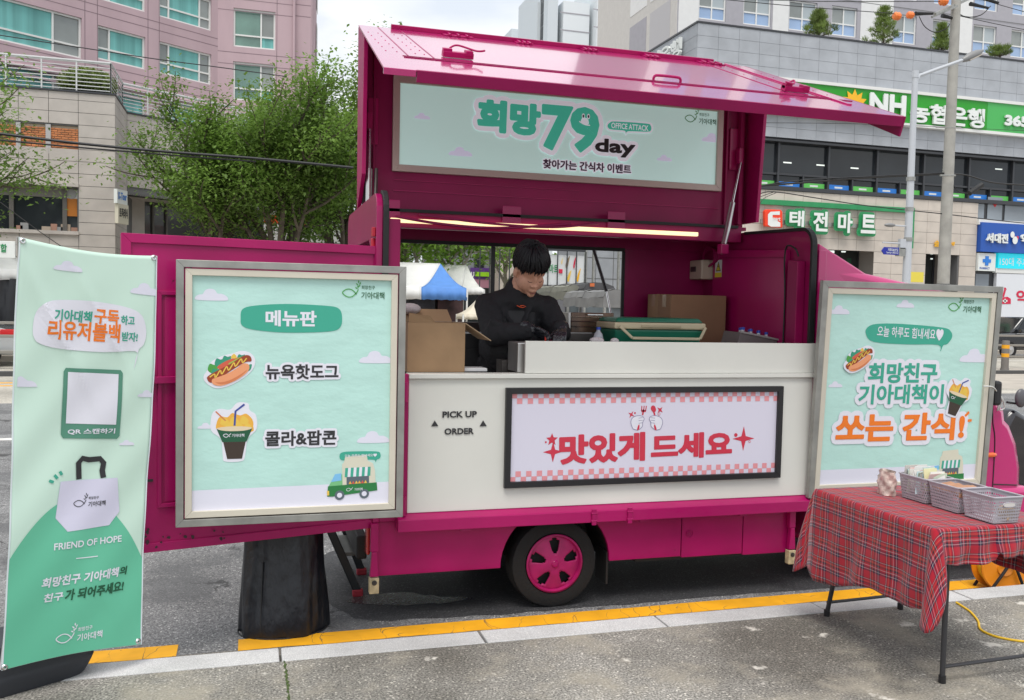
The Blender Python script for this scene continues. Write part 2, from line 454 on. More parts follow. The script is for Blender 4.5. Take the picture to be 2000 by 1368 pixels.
# asphalt line-edge: the yellow no-parking line, cracked and broken
def paint_line(name, y0, y1, x0, x1, z, mt, ragged=.006, gaps=(), seed=1, step=.05):
    rnd = random.Random(seed); mb = MB(); x = x0; pts = []
    while x <= x1:
        pts.append(x); x += step
    vs = []
    for x in pts:
        vs.append((x, y0+mnoise.noise(V(x*3, seed, 0))*ragged*2+rnd.uniform(-1, 1)*ragged*.5, z)); vs.append((x, y1+mnoise.noise(V(x*2, seed+5, 0))*ragged, z))
    fs = []
    for i in range(len(pts)-1):
        c = (pts[i]+pts[i+1])/2
        if any(a < c < b_ for a, b_ in gaps): continue
        fs.append((2*i, 2*i+2, 2*i+3, 2*i+1))
    mb.add(vs, fs); return struct(name, mb, mt)
def paint_mat(name, col, under, thr=.6, crack=True):
    m = bpy.data.materials.new(name); m.use_nodes = True; n, l = m.node_tree.nodes, m.node_tree.links
    b = n['Principled BSDF']; b.inputs['Roughness'].default_value = .7
    g = n.new('ShaderNodeNewGeometry'); pos = g.outputs['Position']
    z = n.new('ShaderNodeTexNoise'); z.inputs['Scale'].default_value = 26; z.inputs['Detail'].default_value = 8; z.inputs['Roughness'].default_value = .7; l.new(pos, z.inputs['Vector'])
    r = n.new('ShaderNodeMapRange'); r.inputs[1].default_value = thr; r.inputs[2].default_value = thr+.03; l.new(z.outputs['Fac'], r.inputs[0])
    z2 = n.new('ShaderNodeTexNoise'); z2.inputs['Scale'].default_value = 5; l.new(pos, z2.inputs['Vector'])
    vm = n.new('ShaderNodeVectorMath'); vm.operation = 'MULTIPLY_ADD'; vm.inputs[1].default_value = (.22, .16, .06)
    l.new(z2.outputs['Color'], vm.inputs[0]); l.new(pos, vm.inputs[2])
    mp_ = n.new('ShaderNodeMapping'); mp_.inputs['Scale'].default_value = (7.5, 2.4, 1); l.new(vm.outputs[0], mp_.inputs['Vector'])
    vo = n.new('ShaderNodeTexVoronoi'); vo.feature = 'DISTANCE_TO_EDGE'; vo.inputs['Scale'].default_value = 1; l.new(mp_.outputs[0], vo.inputs['Vector'])
    r2 = n.new('ShaderNodeMapRange'); r2.inputs[1].default_value = .004; r2.inputs[2].default_value = .014; r2.inputs[3].default_value = .75 if crack else 0; r2.inputs[4].default_value = 0
    l.new(vo.outputs['Distance'], r2.inputs[0])
    mxx = n.new('ShaderNodeMath'); mxx.operation = 'MAXIMUM'; l.new(r.outputs[0], mxx.inputs[0]); cm = n.new('ShaderNodeMath'); cm.operation = 'MULTIPLY'; cr_ = n.new('ShaderNodeMapRange'); cr_.inputs[1].default_value = .47; cr_.inputs[2].default_value = .56; l.new(z2.outputs['Fac'], cr_.inputs[0]); l.new(r2.outputs[0], cm.inputs[0]); l.new(cr_.outputs[0], cm.inputs[1]); l.new(cm.outputs[0], mxx.inputs[1])
    mm = n.new('ShaderNodeMapRange'); mm.inputs[1].default_value = .3; mm.inputs[2].default_value = .7; mm.inputs[3].default_value = .8; mm.inputs[4].default_value = 1.1
    l.new(z2.outputs['Fac'], mm.inputs[0])
    sc = n.new('ShaderNodeVectorMath'); sc.operation = 'SCALE'; sc.inputs[0].default_value = col; l.new(mm.outputs[0], sc.inputs['Scale'])
    x = n.new('ShaderNodeMix'); x.data_type = 'RGBA'; l.new(mxx.outputs[0], x.inputs[0]); l.new(sc.outputs[0], x.inputs[6]); x.inputs[7].default_value = (*under, 1)
    l.new(x.outputs[2], b.inputs['Base Color'])
    bn = n.new('ShaderNodeBump'); bn.inputs['Strength'].default_value = .6; bn.inputs['Distance'].default_value = .004; bn.invert = True
    l.new(mxx.outputs[0], bn.inputs['Height']); l.new(bn.outputs[0], b.inputs['Normal'])
    return m
M_yel = paint_mat('yellow_paint', (.84, .40, .008), (.11, .09, .07), .66)
M_wline = paint_mat('white_paint', (.66, .65, .62), (.2, .2, .2), .68, False)
paint_line('yellow_kerb_line', 4.725, 4.885, -12, 20, RZ+.004, M_yel, gaps=((-.35, -.06), (-.95, -.90)))
paint_line('worn_gutter_strip', 4.40, 4.735, -12, 20, RZ+.002, asphalt('gutter_grit', (.10, .095, .085), (.24, .22, .19), (.4, .36, .3)), ragged=.01, seed=3)
struct('far_carriageway', MB().quad((-80, 16.5, RZ+.002), (120, 16.5, RZ+.002), (120, 30.5, RZ+.002), (-80, 30.5, RZ+.002)), asphalt('pale_carriageway', (.34, .315, .27), (.50, .47, .41), (.6, .57, .5), sc=.3))
# the wide road behind: centre lines, lane lines, far kerb
paint_line('white_lane_line', 12.3, 12.5, -30, 60, RZ+.004, M_wline, seed=4, step=.5)
paint_line('yellow_centre_line', 19.55, 19.75, -40, 10, RZ+.004, M_yel, seed=5, step=.5)
paint_line('yellow_centre_line', 20.2, 20.4, -40, 10, RZ+.004, M_yel, seed=6, step=.5)
paint_line('white_edge_line', 28.2, 28.4, -40, 80, RZ+.004, M_wline, seed=7, step=.5)
M_fwalk = mat('far_pavement_paving', (.42, .38, .33), .85, var=.12, vscale=2, bump=.2)
paint_line('yellow_island_line', 22.75, 22.95, 11, 80, RZ+.010, M_yel, seed=8, step=.5)
struct('traffic_island', MB().box((11, 17.6, -.3), (120, 24.6, RZ+.007)), M_fwalk)
struct('far_pavement', MB().box((-200, 26.9, -.5), (9.5, 120, .02)).box((9.502, 33.2, -.5), (200, 120, .03)), M_fwalk)

def irregular(name, pts, z, mt, seed):
    rnd = random.Random(seed); ps = bez([Vector((x, y, 0)) for x, y in pts], 10, True)
    mb = MB().add([(p.x+rnd.uniform(-.012, .012), p.y+rnd.uniform(-.012, .012), z) for p in ps], [tuple(range(len(ps)))])
    return struct(name, mb, mt)
M_damp_shade = asphalt('damp_shade_asphalt', (.014, .014, .016), (.075, .075, .08), (.16, .16, .16)); M_damp_shade.node_tree.nodes['Principled BSDF'].inputs['Roughness'].default_value = .6
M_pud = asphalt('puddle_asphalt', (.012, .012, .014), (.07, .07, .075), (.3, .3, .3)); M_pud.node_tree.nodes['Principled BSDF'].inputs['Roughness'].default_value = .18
irregular('damp_shade_patch', [(.55, 5.15), (1.1, 4.98), (2.0, 4.95), (3.2, 4.96), (4.3, 4.95), (5.3, 4.98), (5.6, 5.6), (5.4, 6.5), (3.5, 6.75), (1.2, 6.7), (.45, 6.3)], RZ+.0015, M_damp_shade, 2)  # damp ground, coloured darker still to deepen the shade under the truck
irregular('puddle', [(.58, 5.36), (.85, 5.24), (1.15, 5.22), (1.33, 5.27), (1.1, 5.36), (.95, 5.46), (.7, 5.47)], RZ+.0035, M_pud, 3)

for x0_, y0_, x1_, y1_ in ((556, 1291, 566, 1372),):
    p_, q_ = PZ(x0_, y0_, .001), PZ(x1_, y1_, .001); rnd = random.Random(4); mb = MB(); n = 30; vs = []
    for i in range(n+1):
        c = p_.lerp(q_, i/n); w_ = rnd.uniform(.001, .008); o_ = rnd.uniform(-.004, .004); vs += [(c.x-w_+o_, c.y, .002), (c.x+w_+o_, c.y, .002)]
    mb.add(vs, [(2*i, 2*i+1, 2*i+3, 2*i+2) for i in range(n)]); o = struct('mossy_joint', mb, mat('moss', (.06, .09, .025), .95, var=.5, vscale=60, bump=.6))
# ================================================================ the food truck
truck = thing('food_truck', 'magenta food truck with its side hatch raised over a white serving counter', 'food truck', (2.6, 5.7, RZ))
TX0, TX1, TY0, TY1 = .70, 3.50, 4.96, 6.44
# lower body skirt with the wheel arch cut out
def skirt_poly(y, x0, x1, z0, z1, arch=None, r=.345):
    pts = []
    if arch:
        cx, cz = arch
        a = math.asin((cz-z0)/r)
        pts.append((x0, y, z0))
        n = 22
        for i in range(n+1):
            t = PI + a - (PI+2*a)*i/n
            pts.append((cx+r*math.cos(t), y, cz+r*math.sin(t)))
        pts.append((x1, y, z0))
    else: pts += [(x0, y, z0), (x1, y, z0)]
    pts += [(x1, y, z1), (x0, y, z1)]
    return pts
WX, WZ = 1.765, .15
part('skirt_panel', MB().prism(skirt_poly(4.975, .665, 2.588, .150, .46, (WX, WZ+.005)), (0, .025, 0)), M_body, truck, bevel=.003)
part('skirt_panel', MB().box((2.594, 4.975, .142), (3.020, 5.0, .46)), M_body, truck, bevel=.003)
part('skirt_panel', MB().box((3.026, 4.975, .132), (3.395, 5.0, .46)), M_body, truck, bevel=.003)
part('panel_lock', MB().lathe([(0, 0), (.012, 0), (.014, -.004), (.022, -.004), (.022, .002)], (2.645, 4.973, .292), (0, -1, 0), 16), M_inner, truck, smooth=True)
# wheel arch lining and chassis
mb = MB(); _ps = [(WX+.352*math.cos(R(t)), WZ+.352*math.sin(R(t))) for t in range(-2, 183, 8)]
for (x0, z0), (x1, z1) in zip(_ps, _ps[1:]): mb.quad((x0, 5.0, z0), (x1, 5.0, z1), (x1, 5.34, z1), (x0, 5.34, z0))
mb.quad((WX-.35, 5.34, .12), (WX+.35, 5.34, .12), (WX+.35, 5.34, .45), (WX-.35, 5.34, .45))
part('wheel_arch_lining', mb, M_rubber, truck, smooth=True)
mb = MB().box((.70, 5.01, .40), (3.5, 6.42, .45)).box((.75, 5.35, .20), (4.8, 5.45, .34)).box((.75, 5.95, .20), (4.8, 6.05, .34)).box((.9, 5.02, .17), (1.35, 5.3, .40)).box((2.3, 5.02, .12), (3.3, 5.9, .40))
part('chassis', mb, M_dark, truck)
part('skirt_panel_far', MB().box((.665, 6.40, .15), (3.5, 6.43, .46)), M_body, truck)
mb = MB().tube([(1.28, 5.2, .10), (1.28, 5.2, .22), (1.5, 5.3, .22)], .035, 10)
part('exhaust_pipe', mb, mat('rusty_metal', (.16, .11, .08), .8, var=.4, vscale=25), truck, smooth=True)
part('mud_flap', MB().box((2.10, 5.0, -.0), (2.112, 5.18, .2)), M_rubber, truck)
# wheels
def make_wheel(cx, cy, side=-1):
    prof = []
    for a, b in ((.175, .0), (.185, .015), (.23, .02), (.262, .012), (.27, -.02), (.27, -.12), (.262, -.15), (.2, -.155), (.17, -.15)): prof.append((a, b))
    t = part('tyre', MB().lathe(prof, (cx, cy, WZ), (0, side, 0), 40), M_tire, truck, smooth=True)
    rim = MB()
    n = 90
    # dished cover with six rounded openings: built as a disc grid and pierced
    bm = bmesh.new()
    def zf(r): return .012 - .028*max(0, (r-.06)/.12) + (.022 if r > .163 else 0)
    rings = [.0, .028, .045, .062, .075, .088, .101, .114, .127, .14, .152, .163, .170, .177]
    vv = []
    for r in rings[1:]:
        vv.append([bm.verts.new((r*math.cos(2*PI*j/n), r*math.sin(2*PI*j/n), zf(r))) for j in range(n)])
    c0 = bm.verts.new((0, 0, .022))
    for j in range(n): bm.faces.new((c0, vv[0][j], vv[0][(j+1) % n]))
    for i in range(len(vv)-1):
        r = (rings[i+1]+rings[i+2])/2
        for j in range(n):
            a = (j+.5)*2*PI/n - PI/2
            k = round(a/(2*PI/5)); da = a-k*2*PI/5
            ex = abs(da)*r; t_ = abs(r-.108)/.042; hw = .031*(1-t_**4)**.5 if t_ < 1 else 0
            if ex < hw*(.92+.2*(r-.108)/.04): continue
            bm.faces.new((vv[i][j], vv[i+1][j], vv[i+1][(j+1) % n], vv[i][(j+1) % n]))
    me = bpy.data.meshes.new('rim'); bm.to_mesh(me); bm.free()
    M = Matrix.Translation((cx, cy+side*.008, WZ)) @ Matrix(((1, 0, 0, 0), (0, 0, side, 0), (0, 1, 0, 0), (0, 0, 0, 1)))
    me.transform(M)
    r_ = link('rim', me, mat('wheel_paint', PINK, .5, var=.2, vscale=12, wear=(.35, .34, .33), wscale=20, wthr=.70), t, smooth=True); r_.parent = truck
    r_.matrix_parent_inverse = Matrix.Translation(truck['_loc']).inverted()
    so = r_.modifiers.new('solid', 'SOLIDIFY'); so.thickness = .012; so.offset = 0
    part('hub_cap', MB().lathe([(0, .026), (.018, .025), (.026, .018), (.028, .008)], (cx, cy+side*.008, WZ), (0, side, 0), 20), M_paint, truck, smooth=True)
    part('brake_disc', MB().lathe([(0, 0), (.165, 0)], (cx, cy-side*.05, WZ), (0, side, 0), 24), M_dark, truck)
make_wheel(WX, 5.015); make_wheel(4.42, 5.03); make_wheel(WX, 6.38, 1); make_wheel(4.42, 6.36, 1)
# sill: the angled magenta shelf under the counter
mb = MB().prism([(.795, 4.875, .418), (.795, 4.875, .487), (.795, 4.93, .513), (.795, 4.975, .513), (.795, 4.975, .418)], (2.69, 0, 0))
part('sill_rail', mb, M_paint, truck, bevel=.004)
for x in (1.96, 2.19): 
    mb = MB().box((x-.014, 4.862, .405), (x+.014, 4.876, .50)).tube([(x-.018, 4.868, .43), (x+.018, 4.868, .43)], .008).tube([(x-.018, 4.868, .475), (x+.018, 4.868, .475)], .008)
    part('toggle_latch', mb, M_body, truck, bevel=.002)
for x in (1.19, 2.30, 2.98): part('drain_tab', MB().box((x-.03, 4.90, .402), (x+.03, 4.915, .417)), M_paint, truck)
# white counter front
part('counter_front', MB().box((.853, 4.925, .514), (3.462, 4.955, 1.272)), M_white, truck, bevel=.003)
part('counter_ledge', MB().box((.850, 4.905, 1.274), (3.478, 5.02, 1.300)), M_white, truck, bevel=.003)
part('counter_riser', MB().box((1.532, 4.925, 1.302), (3.492, 4.945, 1.490)).box((3.470, 4.945, 1.302), (3.492, 5.10, 1.490)), M_white, truck, bevel=.002)
part('counter_hinge_post', MB().box((.818, 4.915, .50), (.851, 4.96, 1.30)), M_body, truck, bevel=.003)
part('counter_hinge_post', MB().box((3.464, 4.915, .50), (3.50, 4.96, 1.27)), M_body, truck, bevel=.003)
for x, z in ((.83, 1.20), (.83, .56), (3.483, 1.22), (3.483, .60)):
    part('hinge', MB().tube([(x, 4.905, z-.055), (x, 4.905, z+.055)], .013, 10), M_body, truck, smooth=True)
# body box: floor, walls, rear frame, bulkhead
part('floor', MB().box((.70, 5.0, .451), (3.5, 6.42, .47)), M_dark, truck)
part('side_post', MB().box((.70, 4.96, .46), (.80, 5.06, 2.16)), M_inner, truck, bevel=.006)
wy0, wy1 = 6.42, 6.46
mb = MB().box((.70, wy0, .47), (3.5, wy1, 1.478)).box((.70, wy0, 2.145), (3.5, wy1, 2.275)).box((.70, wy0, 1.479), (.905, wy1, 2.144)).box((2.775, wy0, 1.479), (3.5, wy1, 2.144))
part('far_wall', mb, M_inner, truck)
mb = MB().box((.905, 6.40, 2.125), (2.775, 6.419, 2.15)).box((2.757, 6.40, 1.478), (2.778, 6.419, 2.124)).box((.9, 6.40, 1.478), (.918, 6.419, 2.124))
part('window_seal', mb, M_rubber, truck)
part('far_hatch', MB().prism([(.9, 6.475, 2.20), (2.8, 6.475, 2.20), (2.8, 7.35, 2.34), (.9, 7.35, 2.34)], (0, 0, .03)), mat('hatch_underside', (.75, .50, .47), .6), truck)
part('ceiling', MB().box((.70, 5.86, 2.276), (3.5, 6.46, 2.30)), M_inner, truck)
# header beam with its seam lines
mb = MB().box((.72, 5.82, 2.185), (3.44, 5.90, 2.30))
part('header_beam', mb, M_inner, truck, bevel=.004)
part('header_seal', MB().box((.80, 5.80, 2.285), (3.40, 5.818, 2.305)), M_rubber, truck)
for x in (.80, 1.62, 2.38):
    part('hatch_hinge', MB().box((x, 5.800, 2.24), (x+.13, 5.812, 2.36)), M_paint, truck, bevel=.003)
# rear frame seen edge-on from behind
def yz(pts, x, dx, nm, mt, bev=.004, smooth=False): return part(nm, MB().prism([(x, y, z) for y, z in pts], (dx, 0, 0)), mt, truck, bevel=bev, smooth=smooth)
arc = lambda cy, cz, r, a0, a1, n=6: [(cy+r*math.cos(R(a0+(a1-a0)*i/n)), cz+r*math.sin(R(a0+(a1-a0)*i/n))) for i in range(n+1)]
yz([(4.955, .46), (5.10, .46), (5.10, 1.95), (5.30, 2.06), (6.20, 2.06), (6.28, 1.98), (6.28, .46), (6.46, .46)] + arc(6.36, 2.20, .10, 0, 90) + arc(5.06, 2.20, .105, 90, 180), .665, .035, 'rear_frame', M_paint)
yz(arc(5.06, 2.20, .105, 90, 180)+[(4.955, 1.1), (4.935, 1.1)]+arc(5.06, 2.20, .125, 180, 90), .70, .032, 'corner_seal', M_rubber)
part('rear_latch', MB().box((.645, 4.98, 2.06), (.664, 5.04, 2.11)).tube([(.655, 5.01, 2.05), (.655, 5.01, 1.99)], .014), mat('red_latch', (.45, .01, .03), .4), truck, bevel=.003)
part('tail_lamp', MB().box((.640, 5.02, .26), (.664, 5.10, .50)), mat('tail_lamp_red', (.55, .02, .015), .2, coat=1), truck, bevel=.01)
part('rear_bumper', MB().box((.60, 5.15, .20), (.66, 6.3, .34)), M_rubber, truck, bevel=.01)
# bulkhead with rounded top corner, seal and raised panel
bl = [(4.985, .46), (4.985, 2.10)] + arc(5.085, 2.13, .10, 180, 90) + [(5.8, 2.26), (6.45, 2.26), (6.45, .46)]
yz(bl, 3.462, .035, 'bulkhead', M_inner)
sl = [(4.965, 1.30), (4.965, 2.11)] + arc(5.085, 2.12, .12, 180, 90) + [(5.80, 2.262), (5.80, 2.242)] + arc(5.085, 2.12, .098, 90, 180) + [(4.987, 1.30)]
yz(sl, 3.448, .04, 'bulkhead_seal', M_rubber, .003)
yz([(5.225, 1.30), (5.225, 2.10), (6.20, 2.15), (6.20, 1.30)], 3.425, .036, 'bulkhead_panel', M_paint)
yz([(5.235, 2.045), (5.235, 2.055), (6.19, 2.095), (6.19, 2.085)], 3.421, .004, 'panel_seam', M_inner, 0)
yz([(5.05, 1.30), (5.05, 2.02), (5.16, 2.03), (5.16, 1.30)], 3.40, .06, 'cable_duct', M_inner)
mb = MB().tube(bez([(3.40, 5.18, 1.35), (3.40, 5.18, 1.8), (3.395, 5.19, 2.02), (3.39, 5.16, 2.12), (3.40, 5.08, 2.10), (3.42, 5.07, 2.05)]), .006, 6)
part('cable', mb, M_black, truck, smooth=True)
mb = MB()
for k in range(3):
    mb.tube([(3.40+.01*k, 6.22+math.cos(t*PI/8)*(.09+.015*k), 2.10+math.sin(t*PI/8)*(.075-.01*k)) for t in range(17)], .007, 6)
part('cable_coil', mb, M_inner, truck, smooth=True)
# fuse box and warning label on the bulkhead
part('fuse_box', MB().box((3.34, 6.22, 1.925), (3.46, 6.42, 2.075)), mat('beige_plastic', (.55, .45, .36), .5), truck, bevel=.01)
part('fuse_window', MB().box((3.334, 6.31, 1.985), (3.342, 6.39, 2.025)), M_dsteel, truck)
lp = Pl((3.4245, 6.16, 1.94), (0, -1, 0), (0, 0, 1))
M_lab = mat('label_white', (.72, .72, .70), .5); M_lyel = mat('label_yellow', (.78, .62, .03), .5); M_ink = mat('ink_black', (.02, .02, .022), .55)
wl_ = part('warning_label', MB().prism([lp.w(0, 0, .0005), lp.w(.10, 0, .0005), lp.w(.10, .13, .0005), lp.w(0, .13, .0005)], lp.n*.001), M_lab, truck)
patch(lp, [(.0, .0), (.10, .0), (.10, .035), (0, .035)], M_lyel, wl_, h=.002, px=False)
patch(lp, [(.012, .045), (.088, .045), (.05, .12)], M_ink, wl_, h=.002, px=False)
patch(lp, [(.022, .051), (.078, .051), (.05, .108)], M_lyel, wl_, h=.003, px=False)
patch(lp, [(.052, .10), (.040, .078), (.050, .078), (.046, .058), (.062, .084), (.052, .084)], M_ink, wl_, h=.004, px=False)
# warm LED strip under the header
part('led_strip', MB().box((.868, 5.795, 2.215), (1.95, 5.822, 2.243)).box((1.955, 5.795, 2.215), (3.078, 5.822, 2.243)), mat('led_warm', (1.0, .76, .44), .5, emit=.85), truck, bevel=.004)
mb = MB().tube(bez([(.90, 5.77, 2.25), (1.2, 5.77, 2.215), (1.55, 5.77, 2.205), (1.9, 5.77, 2.235), (2.1, 5.78, 2.26)]), .009, 6).tube(bez([(1.05, 5.77, 2.27), (1.5, 5.77, 2.235), (1.95, 5.775, 2.228), (2.3, 5.78, 2.27)]), .008, 6)
part('loose_cable', mb, M_inner, truck, smooth=True)
# ---- raised hatch: upright lid with the sign, and the glossy flap hanging forward from its top
hatch = part('hatch_lid', MB().box((.70, 5.91, 2.305), (3.50, 5.95, 3.47)), M_inner, truck, bevel=.004)
mb = MB().prism([(.668, 5.70, 2.50), (.668, 5.955, 2.29), (.668, 5.99, 3.49), (.668, 5.66, 3.36)], (.026, 0, 0))
part('hatch_side', mb, M_body, truck, bevel=.003)
mb = MB().prism([(3.505, 5.74, 2.33), (3.505, 5.955, 2.33), (3.505, 5.99, 3.49), (3.505, 5.66, 3.36)], (.026, 0, 0))
part('hatch_side', mb, M_body, truck, bevel=.003)
part('hatch_side_seal', MB().box((.695, 5.86, 2.32), (.715, 5.905, 3.40)), M_rubber, truck)
part('hatch_rib', MB().box((3.33, 5.885, 2.32), (3.345, 5.909, 3.40)).box((3.43, 5.86, 2.32), (3.46, 5.909, 3.40)), M_inner, truck, bevel=.003)
part('hatch_rib', MB().box((.76, 5.89, 2.32), (.775, 5.909, 3.40)), M_inner, truck, bevel=.003)
part('hatch_seam', MB().box((.9, 5.902, 2.43), (3.3, 5.909, 2.436)).box((.9, 5.902, 2.50), (2.2, 5.909, 2.505)), M_body, truck)
for x in (.725, 3.365): part('strut_plate', MB().box((x, 5.895, 2.72), (x+.07, 5.909, 3.02)), M_paint, truck, bevel=.003)
fl = Pl((.60, 4.30, 2.80), (1, 0, 0), (0, 1.70, .695))    # the flap: a along the truck, b up the slope
FLb = math.hypot(1.70, .695)
FX = 2.945
def fq(x0, b0, x1, b1, h0, h1, nm, mt, bev=.002): return slab(fl, x0, b0, x1, b1, h0, h1, mt, truck, nm, bev)
flap = part('hatch_flap', MB().prism([fl.w(0, 0), fl.w(FX, 0), fl.w(FX-.025, FLb), fl.w(.07, FLb)], fl.n*.012), M_gloss, truck, bevel=.003)
fq(.16, -.012, FX, .012, -.045, .012, 'flap_lip', M_inner)
fq(.0, -.012, .155, .012, -.02, .012, 'flap_lip', M_gloss)
part('flap_end', MB().prism([fl.w(FX+.001, -.012, .012), fl.w(FX-.024, FLb, .012), fl.w(FX-.024, FLb, -.03), fl.w(FX+.001, -.012, -.10)], fl.ex*.011), M_inner, truck)
fq(.16, .42, FX-.05, .432, .012, .0165, 'flap_groove', M_inner, .001)
fq(.16, .472, FX-.15, .478, .012, .015, 'flap_groove', M_inner, .001)
fq(.28, FLb-.035, FX-.30, FLb-.008, .012, .04, 'flap_top_rail', M_paint)
for xx in (.19, .33, FX-.42, FX-.24): fq(xx, .50, xx+.006, FLb-.03, .012, .015, 'flap_groove', M_paint, .001)
fq(FX-.20, .25, FX-.17, FLb-.01, .012, .02, 'flap_edge_strip', M_gloss)
mbr = MB()
for bb in (.62, .78, .94, 1.1, 1.28, 1.45):
    for xx in (.09, .15, .25, .30, FX-.10, FX-.14, FX-.33): mbr.lathe([(0, .003), (.003, .0025), (.005, 0)], fl.w(xx, bb, .012), fl.n, 8)
part('rivets', mbr, M_paint, truck, kind='stuff')
for i, x in enumerate((.62, 1.12, 1.60, 2.07, 2.50)):
    mb = MB(); wd = .20 if i in (0, 4) else .12
    mb.prism([fl.w(x, FLb-.115, .013), fl.w(x+wd, FLb-.115, .013), fl.w(x+wd, FLb-.03, .013), fl.w(x, FLb-.03, .013)], fl.n*.006)
    for k in range(3): mb.tube([fl.w(x+wd*(.2+.3*k), FLb-.13, .022), fl.w(x+wd*(.2+.3*k), FLb-.03, .022)], .008, 8)
    part('flap_hinge', mb, M_body, truck)
for x, sg in ((.40, 1), (2.52, -1)):
    mb = MB().obox(fl.w(x+.08, .60, .03), fl.ex, fl.ey, fl.n, .17, .05, .03)
    mb.obox(fl.w(x+.02, .60, .045), fl.ex, fl.ey, fl.n, .05, .035, .03).obox(fl.w(x+.14, .60, .045), fl.ex, fl.ey, fl.n, .04, .06, .025)
    mb.tube(bez([fl.w(x+.03, .63, .05), fl.w(x+.08, .64, .075), fl.w(x+.12+.06*sg, .60, .06), fl.w(x+.1+.12*sg, .56, .07)]), .006, 6)
    part('flap_latch', mb, M_body, truck, bevel=.002)
mb = MB().tube(bez([fl.w(1.61, .50, .012), fl.w(1.612, .502, .03), fl.w(1.635, .503, .04), fl.w(1.755, .503, .04), fl.w(1.778, .502, .03), fl.w(1.78, .50, .012)]), .008, 8)
part('flap_handle', mb, M_body, truck, smooth=True)
# gas struts
def strut(p, q, k=.55):
    p, q = Vector(p), Vector(q); mid = p.lerp(q, k)
    mb = MB().tube([p, mid], .009, 10)
    s = part('strut_rod', mb, M_chrome, truck, smooth=True)
    part('strut_cylinder', MB().tube([mid, q], .021, 12), M_steel, truck, smooth=True)
    part('strut_bracket', MB().obox(p+V(0, .02, .05), (1, 0, 0), (0, 1, 0), (0, 0, 1), .035, .05, .11), M_paint, truck, bevel=.004)
strut(PY(722, 252, 5.84), PY(720, 412, 5.70), .50)
strut(PY(1447, 318, 5.84), PY(1414, 478, 5.70), .50)
part('strut_side_cylinder', MB().tube([PY(735, 330, 5.8), PY(733, 395, 5.72)], .012, 8), M_dsteel, truck, smooth=True)
part('strut_mount', MB().obox(PY(1412, 487, 5.70), (1, 0, 0), (0, 1, 0), (0, 0, 1), .06, .06, .07), M_paint, truck, bevel=.006)
# far-side prop struts seen through the window
part('far_strut', MB().tube([V(2.70, 6.9, 2.20), V(2.72, 6.62, 1.82)], .014, 8), M_black, truck, smooth=True)
part('far_strut_rod', MB().tube([V(2.72, 6.62, 1.82), V(2.735, 6.47, 1.50)], .007, 8), M_chrome, truck, smooth=True)
part('hanging_strap', MB().box((1.735, 6.50, 1.55), (1.765, 6.515, 2.19)), M_black, truck)
# stabiliser legs with wooden blocks
for x in (.675, 3.36):
    mb = MB().box((x-.022, 4.935, .30), (x+.022, 4.972, .46)).prism([(x-.014, 4.93, .30), (x+.014, 4.93, .30), (x+.024, 4.93, .16), (x-.024, 4.93, .16)], (0, .035, 0))
    part('stabiliser_leg', mb, M_body, truck, bevel=.004)
    part('stabiliser_foot', MB().box((x-.027, 4.925, .065), (x+.027, 4.97, .155)), mat('bare_block', (.50, .42, .26), .8, var=.3, vscale=30), truck, bevel=.004)
    part('foot_bolt', MB().lathe([(0, .006), (.007, .006), (.007, .002), (.015, .002), (.015, 0)], (x, 4.925, .128), (0, -1, 0), 12), M_dsteel, truck)
# ---- cab
M_cab = mat('cab_magenta', (.50, .014, .155), .25, coat=.7, var=.04, vscale=2)
prof = [(3.52, .16), (3.52, 1.95), (3.60, 2.0), (4.05, 1.93), (4.62, 1.84), (4.78, 1.70), (4.98, 1.13), (5.075, 1.04), (5.09, .965), (5.13, .93), (5.20, .80), (5.245, .62), (5.25, .42), (5.25, .15), (4.80, .12), (4.78, .28)] + [(4.42+.33*math.cos(R(a)), .15+.33*math.sin(R(a))) for a in range(30, 151, 12)] + [(4.06, .16)]
cab = part('cab_body', MB().prism([(x, 4.985, z) for x, z in prof], (0, 1.42, 0)), M_cab, truck, bevel=.05, smooth=True)
part('cab_fairing', MB().add([(3.515, 4.99, 2.14), (3.515, 6.42, 2.14), (4.10, 5.03, 1.86), (4.10, 6.36, 1.86), (3.515, 4.96, 1.80), (3.515, 6.44, 1.80), (4.10, 5.0, 1.80), (4.10, 6.38, 1.80)],
    [(0, 2, 3, 1), (0, 4, 6, 2), (1, 3, 7, 5), (2, 6, 7, 3), (0, 1, 5, 4), (4, 5, 7, 6)]), M_cab, truck, bevel=.02, smooth=True)
part('cab_rear_edge', MB().box((3.502, 4.965, .40), (3.56, 4.984, 2.09)), M_cab, truck, bevel=.006)
part('side_window', MB().prism([(4.0, 4.975, 1.15), (4.78, 4.975, 1.12), (4.60, 4.975, 1.70), (4.0, 4.975, 1.74)], (0, .008, 0)), glass_dark('cab_glass', (.02, .022, .025)), truck)
part('windscreen', MB().prism([(5.0, 5.06, 1.14), (5.0, 6.34, 1.14), (4.81, 6.30, 1.70), (4.81, 5.10, 1.70)], (.02, 0, .006)), MATS['cab_glass'], truck)
part('door_mirror', MB().box((4.85, 4.86, 1.08), (4.915, 4.955, 1.25)), M_black, truck, bevel=.02)
part('door_seam', MB().tube(bez([(4.955, 4.983, 1.08), (4.965, 4.983, .95), (4.99, 4.983, .82), (4.99, 4.983, .5), (4.985, 4.983, .38)]), .004, 6), M_dark, truck)
part('bumper_seam', MB().tube([(4.99, 4.983, .515), (5.205, 4.985, .50)], .004, 6), M_dark, truck)
part('side_indicator', MB().ball((4.965, 4.982, .722), .05, .014, .018), mat('amber_lens', (.85, .13, .01), .25, coat=1), truck, smooth=True)
part('headlamp', MB().ball((5.195, 5.16, .66), .03, .10, .11), M_chrome, truck, smooth=True)
part('bumper', MB().box((5.03, 4.965, .14), (5.32, 6.42, .49)), M_cab, truck, bevel=.04, smooth=True)
